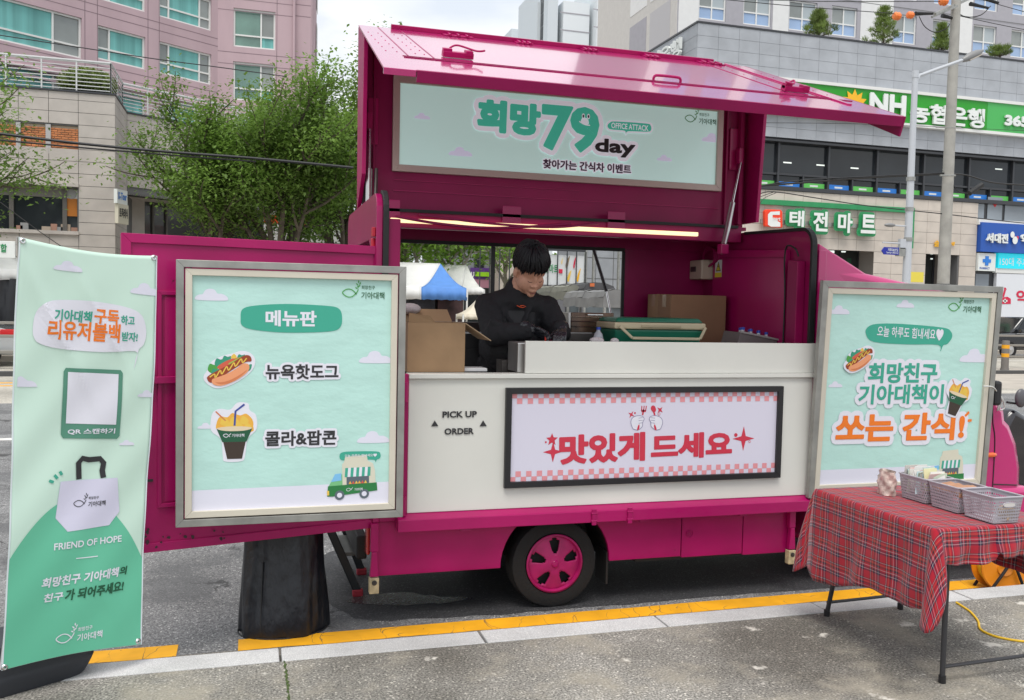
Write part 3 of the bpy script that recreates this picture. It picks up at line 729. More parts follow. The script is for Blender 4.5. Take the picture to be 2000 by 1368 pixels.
# ---- rear door swung open to the left
dd = (V(.70, 4.985, 0)-V(-.60, 4.682, 0)).normalized()
dp = Pl((-.60, 4.682, .43), dd, (0, 0, 1)); DL = 1.335; DH = 1.575
part('rear_door', MB().prism([dp.w(0, 0), dp.w(DL, 0), dp.w(DL, DH), dp.w(0, DH)], dp.n*-.03), M_body, truck, bevel=.005)
frame(dp, 0, 0, DL, DH, .045, .012, M_body, truck, 'door_rim')
frame(dp, .165, .22, DL-.2, 1.30, .02, .012, M_body, truck, 'door_recess_rim')
slab(dp, .20, .25, DL-.23, 1.27, -.001, .004, M_paint, truck, 'door_inset')
mb = MB().obox(dp.w(.19, .86, .02), dp.ex, dp.ey, dp.n, .14, .035, .02).obox(dp.w(.13, .86, .02), dp.ex, dp.ey, dp.n, .03, .11, .03)
part('door_latch', mb, M_body, truck, bevel=.003)
for z in (1.18, .36): part('door_slot', MB().obox(dp.w(.10, z, .003), dp.ex, dp.ey, dp.n, .09, .012, .004), M_dark, truck)
rnd = random.Random(5); mb = MB()
for k in range(26):
    a = rnd.choice((rnd.uniform(.05, .16), rnd.uniform(.05, .5))); b = rnd.choice((rnd.uniform(.03, .12), rnd.uniform(1.2, 1.5), rnd.uniform(.02, .1))); r = rnd.uniform(.004, .013)
    mb.add([dp.w(a+r*math.cos(t)*rnd.uniform(.5, 1.2), b+r*math.sin(t)*rnd.uniform(.5, 1.4), .0125) for t in (0, 1.2, 2.4, 3.4, 4.6, 5.5)], [(0, 1, 2, 3, 4, 5)])
part('paint_chips', mb, mat('bare_primer', (.05, .02, .03), .8), truck, kind='stuff')
# ================================================================ printed signs
M_mint = mat('print_mint', (.48, .74, .68), .36, coat=.3, bump=.30, bscale=3.2, stretch=(1.8, 1, 3.0), var=.035, vscale=2.0)
M_mintpale = mat('print_mint_pale', (.60, .80, .69), .45, coat=.1, bump=.05, bscale=4)
M_lid = mat('print_mint_upper', (.46, .66, .62), .35, emit=.30, coat=.3, bump=.05, bscale=2.5, var=.03, vscale=1.5)  # hatch sign ground: emission added to brighten it under the flap
M_lav = mat('print_lavender', (.72, .72, .83), .45, bump=.1, bscale=3.5)
M_pgreen = mat('print_green', (.035, .30, .19), .45)
M_teal = mat('print_teal', (.045, .38, .27), .45)
M_dgreen = mat('print_dark_green', (.012, .095, .045), .45)
M_lgreen = mat('print_leaf_green', (.07, .34, .06), .45)
M_orange = mat('print_orange', (.86, .20, .015), .45)
M_char = mat('print_charcoal', (.028, .028, .032), .45)
M_navy = mat('print_plum', (.06, .02, .06), .45)
M_pwhite = mat('print_white', (.76, .76, .84), .45)
M_red = mat('print_rose', (.60, .035, .07), .45)
M_pink = mat('print_pink', (.76, .30, .33), .45)
M_bun = mat('print_bun', (.80, .33, .16), .5); M_bun2 = mat('print_bun_dark', (.62, .2, .08), .5); M_saus = mat('print_sausage', (.30, .05, .015), .5)
M_mustard = mat('print_mustard', (.78, .52, .08), .5); M_tom = mat('print_tomato', (.62, .11, .06), .5); M_corn = mat('print_popcorn', (.80, .42, .06), .5)
M_cola = mat('print_cola', (.045, .03, .022), .5); M_blue = mat('print_blue', (.04, .07, .32), .5); M_sky = mat('print_sky', (.20, .50, .80), .5); M_grey2 = mat('print_grey', (.10, .13, .16), .5)

class Sub:
    """unit coordinates (u right, v up) laid into a board at (a,b) with a scale and a tilt"""
    def __init__(s, pl, a, b, sc, rot=0): s.pl, s.a, s.b, s.s, s.c, s.n_ = pl, a, b, sc, math.cos(R(rot)), math.sin(R(rot))
    def __call__(s, u, v): return (s.a+s.s*(u*s.c-v*s.n_), s.b+s.s*(u*s.n_+v*s.c))
def cloud(pl, px, py, wpx, mt, parent, h=.0008, cut=None):
    """cloud centred on a photograph point, wpx wide"""
    a, b = pl.ab(px, py); a2, _ = pl.ab(px+wpx/2, py); w_ = a2-a
    pts = [(-1, -.28), (-1.02, -.08), (-.82, .06), (-.58, .10), (-.42, .36), (-.12, .46), (.18, .38), (.34, .16), (.62, .14), (.92, -.02), (1.02, -.2), (.9, -.3), (0, -.32)]
    pp = [(a+w_*u, b+w_*v) for u, v in pts]
    if cut is not None: pp = [(min(x, cut) if cut > 0 or True else x, y) for x, y in bez(pp, 4, True)]; return patch(pl, pp, mt, parent, h=h, px=False, name='printed_cloud')
    return patch(pl, pp, mt, parent, h=h, px=False, curve=4, name='printed_cloud')
def logo(pl, x0, y0, x1, y1, parent, m1, m2, h=.002, rot=0):
    """fish outline with an ear of wheat, two words beside it (corners: bottom-left, top-right)"""
    a0, b0 = pl.ab(x0, y0); a1, b1 = pl.ab(x1, y1); W_ = a1-a0; sc = W_
    s = Sub(pl, a0, b0, sc, rot)
    stroke(pl, [s(.34, .10), s(.24, .20), s(.12, .22), s(.01, .14), s(.10, .05), s(.22, .04), s(.33, .13), s(.38, .22)], .022*sc, m1, parent, h, px=False, curve=5, name='fish_emblem')
    for u, v, an in ((.37, .28, 100), (.335, .25, 150), (.40, .30, 50), (.35, .34, 140), (.42, .36, 60), (.385, .40, 95)):
        c_, s_ = math.cos(R(an)), math.sin(R(an)); L = .042
        patch(pl, [s(u-c_*L*.9, v-s_*L*.9), s(u-s_*L*.4, v+c_*L*.4), s(u+c_*L, v+s_*L), s(u+s_*L*.4, v-c_*L*.4)], m1, parent, h, px=False, name='wheat_grain')
    p = s(.45, .0); q = s(1.0, .165)
    lettering(pl, '기아대책', p[0], p[1], q[0], q[1] if rot == 0 else p[1]+.165*sc, m2, parent, h, .018, px=False, rot=rot)
    p = s(.455, .225); q = s(.77, .315)
    lettering(pl, '희망친구', p[0], p[1], p[0]+.315*sc, p[1]+.09*sc, m2, parent, h, .015, px=False, rot=rot)
def outline_poly(f, pts, k, grow):
    pts = [Vector(p) for p in pts]; n = len(pts); out = []
    for i, p in enumerate(pts):
        d = (pts[(i+1) % n]-pts[i-1]).normalized(); out.append(p+Vector((d.y, -d.x))*grow)
    return [f(*p) for p in out]
def hotdog(pl, a, b, sc, parent, rot=0, h=.0012):
    f = Sub(pl, a, b, sc, rot)
    def pt(pts, mt, hh, cv=5): return patch(pl, [f(*p) for p in pts], mt, parent, h+hh, px=False, curve=cv, name='printed_hot_dog')
    sil = [(-.52, -.30), (-.30, -.42), (.0, -.36), (.32, -.18), (.52, .02), (.56, .24), (.44, .38), (.25, .42), (.05, .36), (-.18, .30), (-.40, .18), (-.50, -.02), (-.58, -.16)]
    pt([(x*1.13, y*1.17) for x, y in sil], M_pwhite, 0)
    for u, v, r in ((-.42, .02, .13), (-.26, .17, .12), (-.08, .25, .11), (.28, .3, .1), (.45, .05, .1), (-.36, -.08, .10)):
        pt([(u-r, v-.3*r), (u-.6*r, v+r), (u+.2*r, v+.75*r), (u+r, v+.9*r), (u+.8*r, v-.4*r), (u, v-r)], M_pgreen if r < .125 else M_lgreen, .0004, 3)
    pt([(-.32, .06), (-.1, .22), (.12, .3), (.3, .30), (.1, .12), (-.15, .0)], M_tom, .0008)
    pt([(-.04, .14), (.1, .24), (.3, .34), (.36, .24), (.14, .10)], mat('print_lettuce', (.34, .50, .08), .5), .0011)
    pt([(.02, .3), (.1, .42), (.18, .30)], M_mustard, .0012, 2)
    pt([(-.56, -.26), (-.42, -.34), (.0, -.05), (.36, .18), (.54, .22), (.5, .36), (.34, .36), (.0, .14), (-.5, -.14)], M_saus, .0014)
    stroke(pl, [f(-.5, -.2), f(-.38, -.12), f(-.36, -.22), f(-.24, -.02), f(-.2, -.12), f(-.08, .08), f(-.03, -.02), f(.1, .18), f(.14, .08), f(.28, .28), f(.32, .18), f(.42, .3)], .03*sc, M_mustard, parent, h+.0018, px=False, curve=4)
    pt([(-.42, -.38), (-.44, -.26), (-.30, -.20), (-.05, -.10), (.18, .04), (.34, .16), (.48, .12), (.46, -.04), (.26, -.22), (.0, -.36), (-.24, -.43)], M_bun, .0022)
    pt([(-.36, -.34), (-.2, -.39), (.05, -.33), (.3, -.16), (.44, .0), (.28, -.12), (.02, -.27), (-.2, -.33)], M_bun2, .0025)
def cup(pl, a, b, sc, parent, rot=0, h=.0012):
    f = Sub(pl, a, b, sc, rot)
    def pt(pts, mt, hh, cv=0): return patch(pl, [f(*p) for p in pts], mt, parent, h+hh, px=False, curve=cv, name='printed_cup')
    pt([(-.20, -.62), (-.26, -.50), (-.30, -.10), (-.52, .12), (-.50, .50), (-.34, .62), (-.10, .60), (.06, .76), (.30, .74), (.34, .58), (.48, .46), (.50, .14), (.30, -.10), (.24, -.50), (.16, -.62)], M_pwhite, 0, 4)
    pt([(-.34, .12), (-.40, .28), (-.32, .44), (-.16, .42), (-.05, .52), (.12, .46), (.26, .5), (.40, .36), (.42, .2), (.36, .06)], M_corn, .0004, 3)
    for u, v, r in ((-.22, .32, .10), (.0, .30, .12), (.22, .34, .10), (.1, .2, .1), (-.12, .18, .1), (.3, .2, .08)):
        pt([(u-r, v-.5*r), (u-.5*r, v+r), (u+.4*r, v+.7*r), (u+r, v-.2*r), (u+.2*r, v-r)], M_mustard, .0008, 3)
    stroke(pl, [f(-.42, .56), f(-.20, .34)], .03*sc, M_bun2, parent, h+.001, px=False)
    stroke(pl, [f(.0, .22), f(.02, .56), f(.22, .72)], .045*sc, M_blue, parent, h+.0011, px=False)
    pt([(-.40, .16), (.40, .16), (.27, -.16), (-.27, -.16)], M_dgreen, .0013)
    pt([(-.25, -.16), (.25, -.16), (.17, -.56), (-.16, -.56)], M_cola, .0014)
    pt([(-.40, .16), (-.2, .10), (.2, .10), (.40, .16), (.2, .2), (-.2, .2)], mat('print_cream', (.72, .60, .42), .5), .0016, 3)
    q = f(-.26, -.06)
    if sc > .05:
        stroke(pl, [f(-.10, -.04), f(-.18, .03), f(-.25, .0), f(-.18, -.05), f(-.08, .04)], .014*sc, M_pwhite, parent, h+.002, px=False, curve=3)
        if rot == 0: lettering(pl, '기아대책', *f(-.06, -.05), *f(.22, .03), M_pwhite, parent, h+.002, .01, px=False)
def van(pl, a, b, sc, parent, h=.0012, words=True):
    f = Sub(pl, a, b, sc, 1.5)
    def pt(pts, mt, hh, cv=0, nm='printed_van'): return patch(pl, [f(*p) for p in pts], mt, parent, h+hh, px=False, curve=cv, name=nm)
    pt([(-.20, .0), (-.20, .46), (-.16, .50), (-.14, .60), (.28, .62), (.30, .5), (.40, .45), (.44, .3), (.45, .02)], mat('print_van_cream', (.66, .64, .52), .5), 0)
    pt([(-.20, .02), (-.20, .26), (-.34, .24), (-.43, .10), (-.48, .02)], mat('print_van_green', (.18, .50, .22), .5), .0004)
    pt([(-.22, .14), (-.22, .28), (-.34, .27), (-.42, .12)], M_sky, .0008)
    pt([(-.12, .04), (-.12, .28), (.32, .30), (.32, .06)], M_grey2, .0004)
    for i in range(9):
        u = -.16+i*.055; pt([(u+.02, .38), (u+.075, .38), (u+.065, .20), (u+.005, .20)], M_teal if i % 2 == 0 else M_pwhite, .0008)
    for i in range(6): pt([(-.08+i*.06, .06), (-.05+i*.06, .12), (-.02+i*.06, .06)], (M_corn, M_tom, M_mustard)[i % 3], .0012)
    pt([(-.50, -.16), (-.48, .04), (.47, .06), (.48, -.10), (-.4, -.17)], mat('print_van_body', (.02, .19, .05), .5), .0016)
    pt([(-.50, -.14), (-.50, -.05), (-.46, -.05), (-.46, -.14)], M_mustard, .002)
    for u in (-.26, .22):
        for r, mt, hh in ((.095, M_grey2, .002), (.05, M_lav, .0024)):
            pt([(u+r*math.cos(2*PI*k/16), -.15+r*math.sin(2*PI*k/16)) for k in range(16)], mt, hh)
    stroke(pl, [f(-.02, -.06), f(-.08, -.02), f(-.13, -.05), f(-.08, -.08), f(.0, -.01)], .008*sc, M_pwhite, parent, h+.002, px=False, curve=3)
    if words: lettering(pl, '기아대책', *f(.03, -.08), *f(.19, -.03), M_pwhite, parent, h+.0021, .01, px=False, rot=1.5)

# ---- menu board hung on the truck corner
mbd = thing('menu_board', 'mint menu board with hot dog and popcorn cola cup, in a double metal frame', 'menu board', (.22, 4.86, RZ))
mp1 = Pl((-.343, 4.615, .578), (1, 0, 0), (0, 0, 1))
MW, MH = 1.115, 1.304
frame(mp1, 0, 0, MW, MH, .036, .035, M_grey, mbd, 'outer_frame')
frame(mp1, .042, .042, MW-.042, MH-.042, .032, .030, M_cream, mbd, 'inner_frame')
po = slab(mp1, .055, .055, MW-.055, MH-.055, -.004, .010, M_mint, mbd, 'poster')
slab(mp1, .04, .04, MW-.04, MH-.04, -.02, -.006, M_dsteel, mbd, 'backing_sheet')
mq = Pl(mp1.w(0, 0, .0105), (1, 0, 0), (0, 0, 1))
a0, b0 = mq.ab(373, 965); 
patch(mq, [(.074, .074), (MW-.074, .074), (MW-.074, .185), (.074, .175)], M_lav, po, h=.0006, px=False, name='printed_ground')
for x, y, w_ in ((414, 578, 62), (403, 833, 32)): cloud(mq, x, y, w_, M_lav, po)
cloud(mq, 735, 700, 62, M_lav, po, cut=MW-.074); cloud(mq, 730, 856, 60, M_lav, po, cut=MW-.074)
patch(mq, [(470, 622), (474, 604), (500, 597), (560, 594), (630, 597), (660, 602), (668, 618), (664, 640), (640, 648), (560, 650), (500, 645), (474, 637)], M_teal, po, h=.0012, curve=5, name='title_bubble')
lettering(mq, '메뉴판', 519, 637, 618, 608, M_pwhite, po, .0022, .035)
logo(mq, 668, 583, 751, 560, po, M_lgreen, mat('print_logo_green', (.04, .14, .07), .5))
lettering(mq, '뉴욕핫도그', 519, 741, 661, 712, M_char, po, .004, .030, outline=.012, omat=M_pwhite)
lettering(mq, '콜라&팝콘', 518, 872, 657, 840, M_char, po, .004, .030, outline=.012, omat=M_pwhite)
a_, b_ = mq.ab(449, 722); hotdog(mq, a_, b_, .188, po)
a_, b_ = mq.ab(458, 850); cup(mq, a_, b_, .212, po)
patch(mq, [(663, 892), (668, 884), (690, 882), (735, 882), (743, 887), (742, 895), (736, 898), (733, 903), (729, 898), (690, 899), (668, 899)], M_teal, po, h=.0012, curve=4, name='speech_bubble')
lettering(mq, '오늘 하루도 힘내세요♥', 673, 894, 736, 886, M_pwhite, po, .0022, .01)
a_, b_ = mq.ab(689, 951); van(mq, a_, b_, .262, po)

# ---- event board on the other side
eb = thing('event_board', 'mint event board with orange lettering leaning in front of the truck cab', 'event board', (4.1, 4.86, RZ))
tl, tr, br, bl = PY(1603, 548, 4.84), PY(1953, 560, 4.84), PY(1918, 945, 4.905), PY(1573, 965, 4.905)
bl = Vector(bl); ex_ = (tr-tl).normalized(); ey_ = (tl-bl)
ep = Pl(bl, ex_, ey_); EW = (tr-tl).length; EH = (tl-bl).length
EH0 = -.02
frame(ep, 0, EH0, EW, EH, .040, .035, M_grey, eb, 'outer_frame')
frame(ep, .044, EH0+.044, EW-.044, EH-.044, .036, .030, M_cream, eb, 'inner_frame')
po = slab(ep, .06, EH0+.06, EW-.06, EH-.06, -.004, .010, M_mint, eb, 'poster')
slab(ep, .05, EH0+.05, EW-.05, EH-.05, -.02, -.006, M_dsteel, eb, 'backing_sheet')
eq = Pl(ep.w(0, 0, .0105), ep.ex, ep.ey)
patch(eq, [(.08, .06), (EW-.08, .06), (EW-.08, .16), (.08, .155)], M_lav, po, h=.0006, px=False, name='printed_ground')
for x, y, w_ in ((1769, 595, 33), (1640, 607, 38), (1632, 752, 26)): cloud(eq, x, y, w_, M_lav, po)
cloud(eq, 1905, 697, 56, M_lav, po, cut=EW-.08)
patch(eq, [(1691, 652), (1694, 640), (1712, 633), (1760, 633), (1840, 640), (1857, 648), (1859, 660), (1850, 672), (1842, 675), (1836, 687), (1832, 674), (1770, 673), (1706, 668)], M_teal, po, h=.0012, curve=4, name='speech_bubble')
lettering(eq, '오늘 하루도 힘내세요♥', 1712, 662, 1843, 641, M_pwhite, po, .0022, .012, rot=-2)
logo(eq, 1851, 610, 1917, 592, po, M_lgreen, MATS['print_logo_green'])
lettering(eq, '희망친구', 1694, 748, 1831, 710, M_teal, po, .005, .038, outline=.028, omat=M_pwhite)
lettering(eq, '기아대책이', 1675, 790, 1843, 751, M_teal, po, .0055, .032, outline=.028, omat=M_pwhite)
lettering(eq, '쏘는 간식!', 1631, 864, 1884, 806, M_orange, po, .006, .045, outline=.032, omat=M_pwhite)
a_, b_ = eq.ab(1677, 702); hotdog(eq, a_, b_, .178, po, rot=2, h=.0075)
a_, b_ = eq.ab(1867, 779); cup(eq, a_, b_, .20, po, rot=-17, h=.0075)
for p, q in (((1884, 813), (1892, 805)), ((1889, 822), (1897, 821))): stroke(eq, [p, q], .018, M_orange, po, .004)
a_, b_ = eq.ab(1848, 932); van(eq, a_, b_, .30, po, words=False)

# ---- sign on the raised hatch
M_plit = mat('print_white_glow', (.76, .76, .84), .45, emit=.22); M_llit = mat('print_lavender_glow', (.66, .66, .84), .45, emit=.2)  # glow added to the hatch print so it keeps up with its ground
M_tlit = mat('print_teal_glow', (.05, .42, .30), .45, emit=.28)  # same added glow, to lift the teal lettering
hp = Pl((.70, 5.905, 2.30), (1, 0, 0), (0, 0, 1))
x0, b0 = hp.ab(765, 334); x1, b1 = hp.ab(1419, 209); x1 -= .035; b0 = hp.ab(764, 335)[1]; b1 += .0
frame(hp, x0, b0, x1, b1, .045, .03, mat('hatch_sign_frame', (.52, .43, .38), .4, metal=.2), truck, 'sign_frame')
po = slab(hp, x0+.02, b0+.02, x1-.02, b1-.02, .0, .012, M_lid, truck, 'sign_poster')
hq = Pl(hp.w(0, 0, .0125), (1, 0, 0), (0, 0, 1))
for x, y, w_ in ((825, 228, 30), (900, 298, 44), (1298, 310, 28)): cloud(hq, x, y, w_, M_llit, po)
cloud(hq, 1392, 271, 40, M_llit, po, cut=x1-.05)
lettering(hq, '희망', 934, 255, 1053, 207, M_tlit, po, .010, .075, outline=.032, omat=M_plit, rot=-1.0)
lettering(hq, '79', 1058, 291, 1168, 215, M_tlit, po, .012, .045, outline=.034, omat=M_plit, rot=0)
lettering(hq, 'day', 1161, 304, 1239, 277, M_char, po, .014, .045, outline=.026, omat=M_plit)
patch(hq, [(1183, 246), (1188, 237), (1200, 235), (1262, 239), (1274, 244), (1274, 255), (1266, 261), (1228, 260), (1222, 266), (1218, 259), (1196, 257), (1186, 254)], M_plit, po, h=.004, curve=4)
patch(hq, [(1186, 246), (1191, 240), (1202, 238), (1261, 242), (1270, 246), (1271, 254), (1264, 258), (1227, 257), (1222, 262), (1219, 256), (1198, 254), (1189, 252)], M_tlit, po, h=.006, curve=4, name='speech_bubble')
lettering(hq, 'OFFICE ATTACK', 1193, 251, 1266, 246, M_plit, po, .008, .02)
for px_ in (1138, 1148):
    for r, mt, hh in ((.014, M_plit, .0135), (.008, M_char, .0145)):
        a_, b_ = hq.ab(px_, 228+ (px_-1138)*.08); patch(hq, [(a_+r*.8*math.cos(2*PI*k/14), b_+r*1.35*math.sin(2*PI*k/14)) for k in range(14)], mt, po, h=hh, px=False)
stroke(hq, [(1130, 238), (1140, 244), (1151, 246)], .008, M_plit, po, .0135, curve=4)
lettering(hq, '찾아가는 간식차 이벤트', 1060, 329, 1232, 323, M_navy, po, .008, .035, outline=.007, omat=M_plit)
logo(hq, 1337, 240, 1399, 225, po, M_lgreen, MATS['print_logo_green'])

# ---- black-framed sign on the counter front
cp = Pl((1.40, 4.924, .5), (1, 0, 0), (0, 0, 1))
a0, b0 = cp.ab(981, 953); a1, b1 = cp.ab(1526, 754); b0 += .0
a0 = cp.ab(985, 850)[0]; a1 = cp.ab(1523, 850)[0]
frame(cp, a0, b0, a1, b1, .035, .028, M_black, truck, 'sign_frame')
M_cs = mat('print_pale_lilac', (.70, .68, .80), .4, coat=.2, bump=.04, bscale=4)
po = slab(cp, a0+.02, b0+.02, a1-.02, b1-.02, .001, .008, M_cs, truck, 'counter_sign')
cq = Pl(cp.w(0, 0, .0085), (1, 0, 0), (0, 0, 1))
mb = MB(); qs = .0325; n = int((a1-a0-.07)/qs)
for i in range(n+1):
    for j in range(2):
        if (i+j) % 2: continue
        u = a0+.037+i*qs; u1 = min(u+qs, a1-.036)
        if u1 <= u: continue
        for base, sg in ((b1-.036, -1), (b0+.036, 1)):
            hgt = qs if (j == 1) else qs*.8; o_ = 0 if j == 0 else qs*.8
            mb.add([cq.w(u, base+sg*o_, .001), cq.w(u1, base+sg*o_, .001), cq.w(u1, base+sg*(o_+hgt), .001), cq.w(u, base+sg*(o_+hgt), .001)], [(0, 1, 2, 3)])
part('checker_print', mb, M_pink, po, kind='stuff')
lettering(cq, '맛있게', 1093, 905, 1259, 847, M_red, po, .002, .055, rot=1)
lettering(cq, '드세요', 1272, 896, 1429, 845, M_red, po, .002, .055, rot=1)
for s_, (x0_, y0_, x1_, y1_) in (('맛있게', (1093, 905, 1259, 847)), ('드세요', (1272, 896, 1429, 845))):
    vs, fs, bd = text_mesh(s_, .055)
def star(px, py, r, n, mt, inner=.4, rot=90, pl=cq):
    a, b = pl.ab(px, py)
    patch(pl, [(a+r*(1 if k % 2 == 0 else inner)*math.cos(R(rot)+PI*k/n), b+r*(1 if k % 2 == 0 else inner)*math.sin(R(rot)+PI*k/n)) for k in range(2*n)], mt, po, h=.001, px=False, name='printed_star')
star(1078, 859, .038, 5, M_red, .45); star(1080, 883, .062, 4, M_red, .3); star(1452, 857, .078, 4, M_red, .28); star(1233, 810, .024, 4, M_red, .3, 60); star(1289, 801, .024, 4, M_red, .35, 50)
def dot(px, py, r, mt, pl=cq, par=None, h=.001):
    a, b = pl.ab(px, py); patch(pl, [(a+r*math.cos(2*PI*k/12), b+r*math.sin(2*PI*k/12)) for k in range(12)], mt, par or po, h=h, px=False, name='printed_dot')
dot(1066, 864, .006, M_red); dot(1437, 850, .012, M_red); dot(1240, 807, .006, M_red); dot(1464, 863, .008, M_red); dot(1464, 863, .005, M_cs, h=.0016); dot(1287, 809, .009, M_red); dot(1287, 809, .006, M_cs, h=.0016)
# mitten hands with fork and spoon
for sx_, cx_ in ((1, 1246), (-1, 1280)):
    g_ = [(-11, 24), (-14, 12), (-11, 2), (-2, -3), (8, -2), (12, 4), (9, 12), (8, 22), (0, 29), (-8, 28)]
    pts = [(cx_+sx_*x, 815+y*.85) for x, y in g_]
    patch(cq, pts, M_pwhite, po, h=.0012, curve=4, name='printed_glove')
    stroke(cq, pts, .004, mat('print_glove_line', (.30, .28, .42), .5), po, .0016, curve=4, closed=True)
    for k in range(3): stroke(cq, [(cx_+sx_*1, 817+k*5), (cx_+sx_*9, 816+k*5)], .003, MATS['print_glove_line'], po, .0017)
    patch(cq, [(cx_-sx_*2, 840), (cx_-sx_*1, 834), (cx_+sx_*2, 829), (cx_+sx_*3, 834), (cx_+sx_*1, 840)], M_red, po, h=.0019, curve=3)
stroke(cq, [(1255, 811), (1257, 800)], .010, M_red, po, .001); 
for k in (-4, 0, 4): stroke(cq, [(1257+k, 803), (1258+k*1.1, 793)], .006, M_red, po, .001)
stroke(cq, [(1256-3.5, 803), (1261.5, 803)], .012, M_red, po, .001)
stroke(cq, [(1279, 812), (1276, 802)], .010, M_red, po, .001); patch(cq, [(1276, 806), (1271, 799), (1273, 793), (1278, 793), (1281, 799), (1280, 804)], M_red, po, h=.0012, curve=3)
# PICK UP ORDER on the white front
wp = Pl((.85, 4.924, .5), (1, 0, 0), (0, 0, 1))
cf = [o for o in truck.children if o.name.startswith('counter_front')][0]
lettering(wp, 'PICK UP', 864, 816, 931, 803, M_char, cf, .0015, .035, depth=.003)
lettering(wp, 'ORDER', 868, 849, 925, 836, M_char, cf, .0015, .035, depth=.003)
for x in (849, 943.5): patch(wp, [(x-7, 833), (x+7, 833-.5), (x, 821.5)], M_char, cf, h=.0015, name='printed_arrow', depth=.002)
# ================================================================ things in front of the truck
# ---- standing banner
bd_ = V(.846, .533, 0)
ban = thing('banner_stand', 'mint standing banner with a white tote bag print on a black plastic foot', 'banner', (-.85, 4.18, 0))
bpl = Pl((-.78, 4.17, 0), (.498, .313, -.044), (0, 0, 1))
C4 = [bpl.ab(*p) for p in ((5, 1312), (275, 1258), (308, 500), (37, 463))]      # bl br tr tl
def bwarp(a, b):
    t = b/1.9
    h = .014*math.sin((a*6.5+b*4.2))+.003*math.sin(a*23-b*17) * math.sin(PI*min(1, max(0, t)))
    d1 = (a+.12) + (b-1.55)*.55
    h += .014*math.exp(-(d1/.028)**2)*max(0, min(1, (b-1.15)*3))*max(0, 1-abs(b-1.5)*1.6)
    d2 = (a-.06) + (b-1.60)*.62
    h += .008*math.exp(-(d2/.02)**2)*max(0, 1-abs(b-1.55)*2.2)
    d3 = (a-.18) + (b-.35)*.5
    h += .010*math.exp(-(d3/.05)**2)*max(0, 1-abs(b-.35)*2.5)
    return h
bpl.warp = bwarp
def grid_fill(pl, f, n, m, h):
    mb = MB(); vs = [pl.w(*f(i/n, j/m), h) for i in range(n+1) for j in range(m+1)]
    return mb.add(vs, [(i*(m+1)+j, (i+1)*(m+1)+j, (i+1)*(m+1)+j+1, i*(m+1)+j+1) for i in range(n) for j in range(m)])
def bil(u, v):
    bl_, br_, tr_, tl_ = C4
    sag = -.022*math.sin(PI*u)*v**6 + .02*math.sin(PI*u)*(1-v)**6
    return ((1-v)*((1-u)*bl_[0]+u*br_[0])+v*((1-u)*tl_[0]+u*tr_[0]), (1-v)*((1-u)*bl_[1]+u*br_[1])+v*((1-u)*tl_[1]+u*tr_[1])+sag)
M_hem = mat('banner_hem', (.70, .76, .80), .6)
bsh = part('banner_sheet', grid_fill(bpl, bil, 36, 100, 0), M_mintpale, ban, smooth='all')
so = bsh.modifiers.new('solid', 'SOLIDIFY'); so.thickness = .0012; so.offset = -1
M_bgreen = mat('print_banner_green', (.13, .52, .34), .45, coat=.1, bump=.05, bscale=4)
def hill(u, v):
    top = .39 - .9*(u-.47)**2*.62 - .12*abs(u-.47)**3
    return bil(.002+.996*u, .001+v*top)
part('printed_hill', grid_fill(bpl, hill, 40, 50, .0018), M_bgreen, bsh, smooth='all')
for (u0, u1) in ((-.001, .009), (.991, 1.001)):
    part('banner_hem', grid_fill(bpl, lambda u, v: bil(u0+(u1-u0)*u, v), 1, 100, .0024), M_hem, bsh)
cutr = bil(.99, .8)[0]; cutl = bil(.01, .5)[0]
cloud(bpl, 132, 522, 52, M_lav, bsh, h=.002); cloud(bpl, 283, 567, 56, M_lav, bsh, h=.002, cut=bpl.ab(304, 567)[0])
cloud(bpl, 249, 866, 26, M_lav, bsh, h=.002)
def cl_left(px, py, w_, cut):
    a, b = bpl.ab(px, py); k = bpl.ab(px+w_/2, py)[0]-a
    pts = [(-1, -.28), (-.82, .06), (-.42, .36), (-.12, .46), (.34, .16), (.62, .14), (.92, -.02), (1.02, -.2), (.9, -.3)]
    patch(bpl, [(max(x, cut), y) for x, y in bez([(a+k*u, b+k*v) for u, v in pts], 4, True)], M_lav, bsh, h=.002, px=False, name='printed_cloud')
cl_left(46, 748, 56, bpl.ab(35, 748)[0]); cloud(bpl, 285, 770, 34, M_lav, bsh, h=.002, cut=bpl.ab(294, 770)[0])
patch(bpl, [(66, 640), (72, 610), (92, 590), (130, 586), (190, 590), (250, 602), (275, 618), (283, 648), (278, 672), (268, 683), (264, 702), (258, 722), (262, 700), (261, 686), (200, 688), (120, 682), (80, 672), (68, 660)], M_pwhite, bsh, h=.0026, curve=3, name='speech_bubble')
lettering(bpl, '기아대책', 105, 627, 178, 609, M_teal, bsh, .0046, .03)
lettering(bpl, '구독', 181, 632, 230, 607, M_orange, bsh, .0046, .028)
lettering(bpl, '하고', 232, 634, 260, 618, M_teal, bsh, .0046, .03)
lettering(bpl, '리유저블백', 93, 662, 232, 634, M_orange, bsh, .0046, .028)
lettering(bpl, '받자!', 234, 666, 266, 650, M_teal, bsh, .0046, .03)
M_qr = mat('print_slate_green', (.09, .27, .19), .45)
patch(bpl, [(126, 726), (130, 719), (234, 723), (238, 729), (235, 852), (230, 858), (125, 857), (121, 850)], M_qr, bsh, h=.003, name='printed_label')
patch(bpl, [(134, 727), (230, 731), (227, 830), (131, 828)], M_pwhite, bsh, h=.0042, name='blank_code_field')
lettering(bpl, 'QR 스캔하기', 134, 850, 226, 837, M_pwhite, bsh, .005, .03)
patch(bpl, [(107, 1012), (118, 941), (231, 934), (236, 1000), (215, 1027), (130, 1038)], mat('print_tote', (.66, .65, .80), .5), bsh, h=.003, name='printed_tote_bag')
stroke(bpl, [(156, 937), (155, 905), (163, 896), (176, 899), (198, 897), (205, 905), (202, 920), (204, 934)], .024, M_char, bsh, .0036, name='printed_tote_handle')
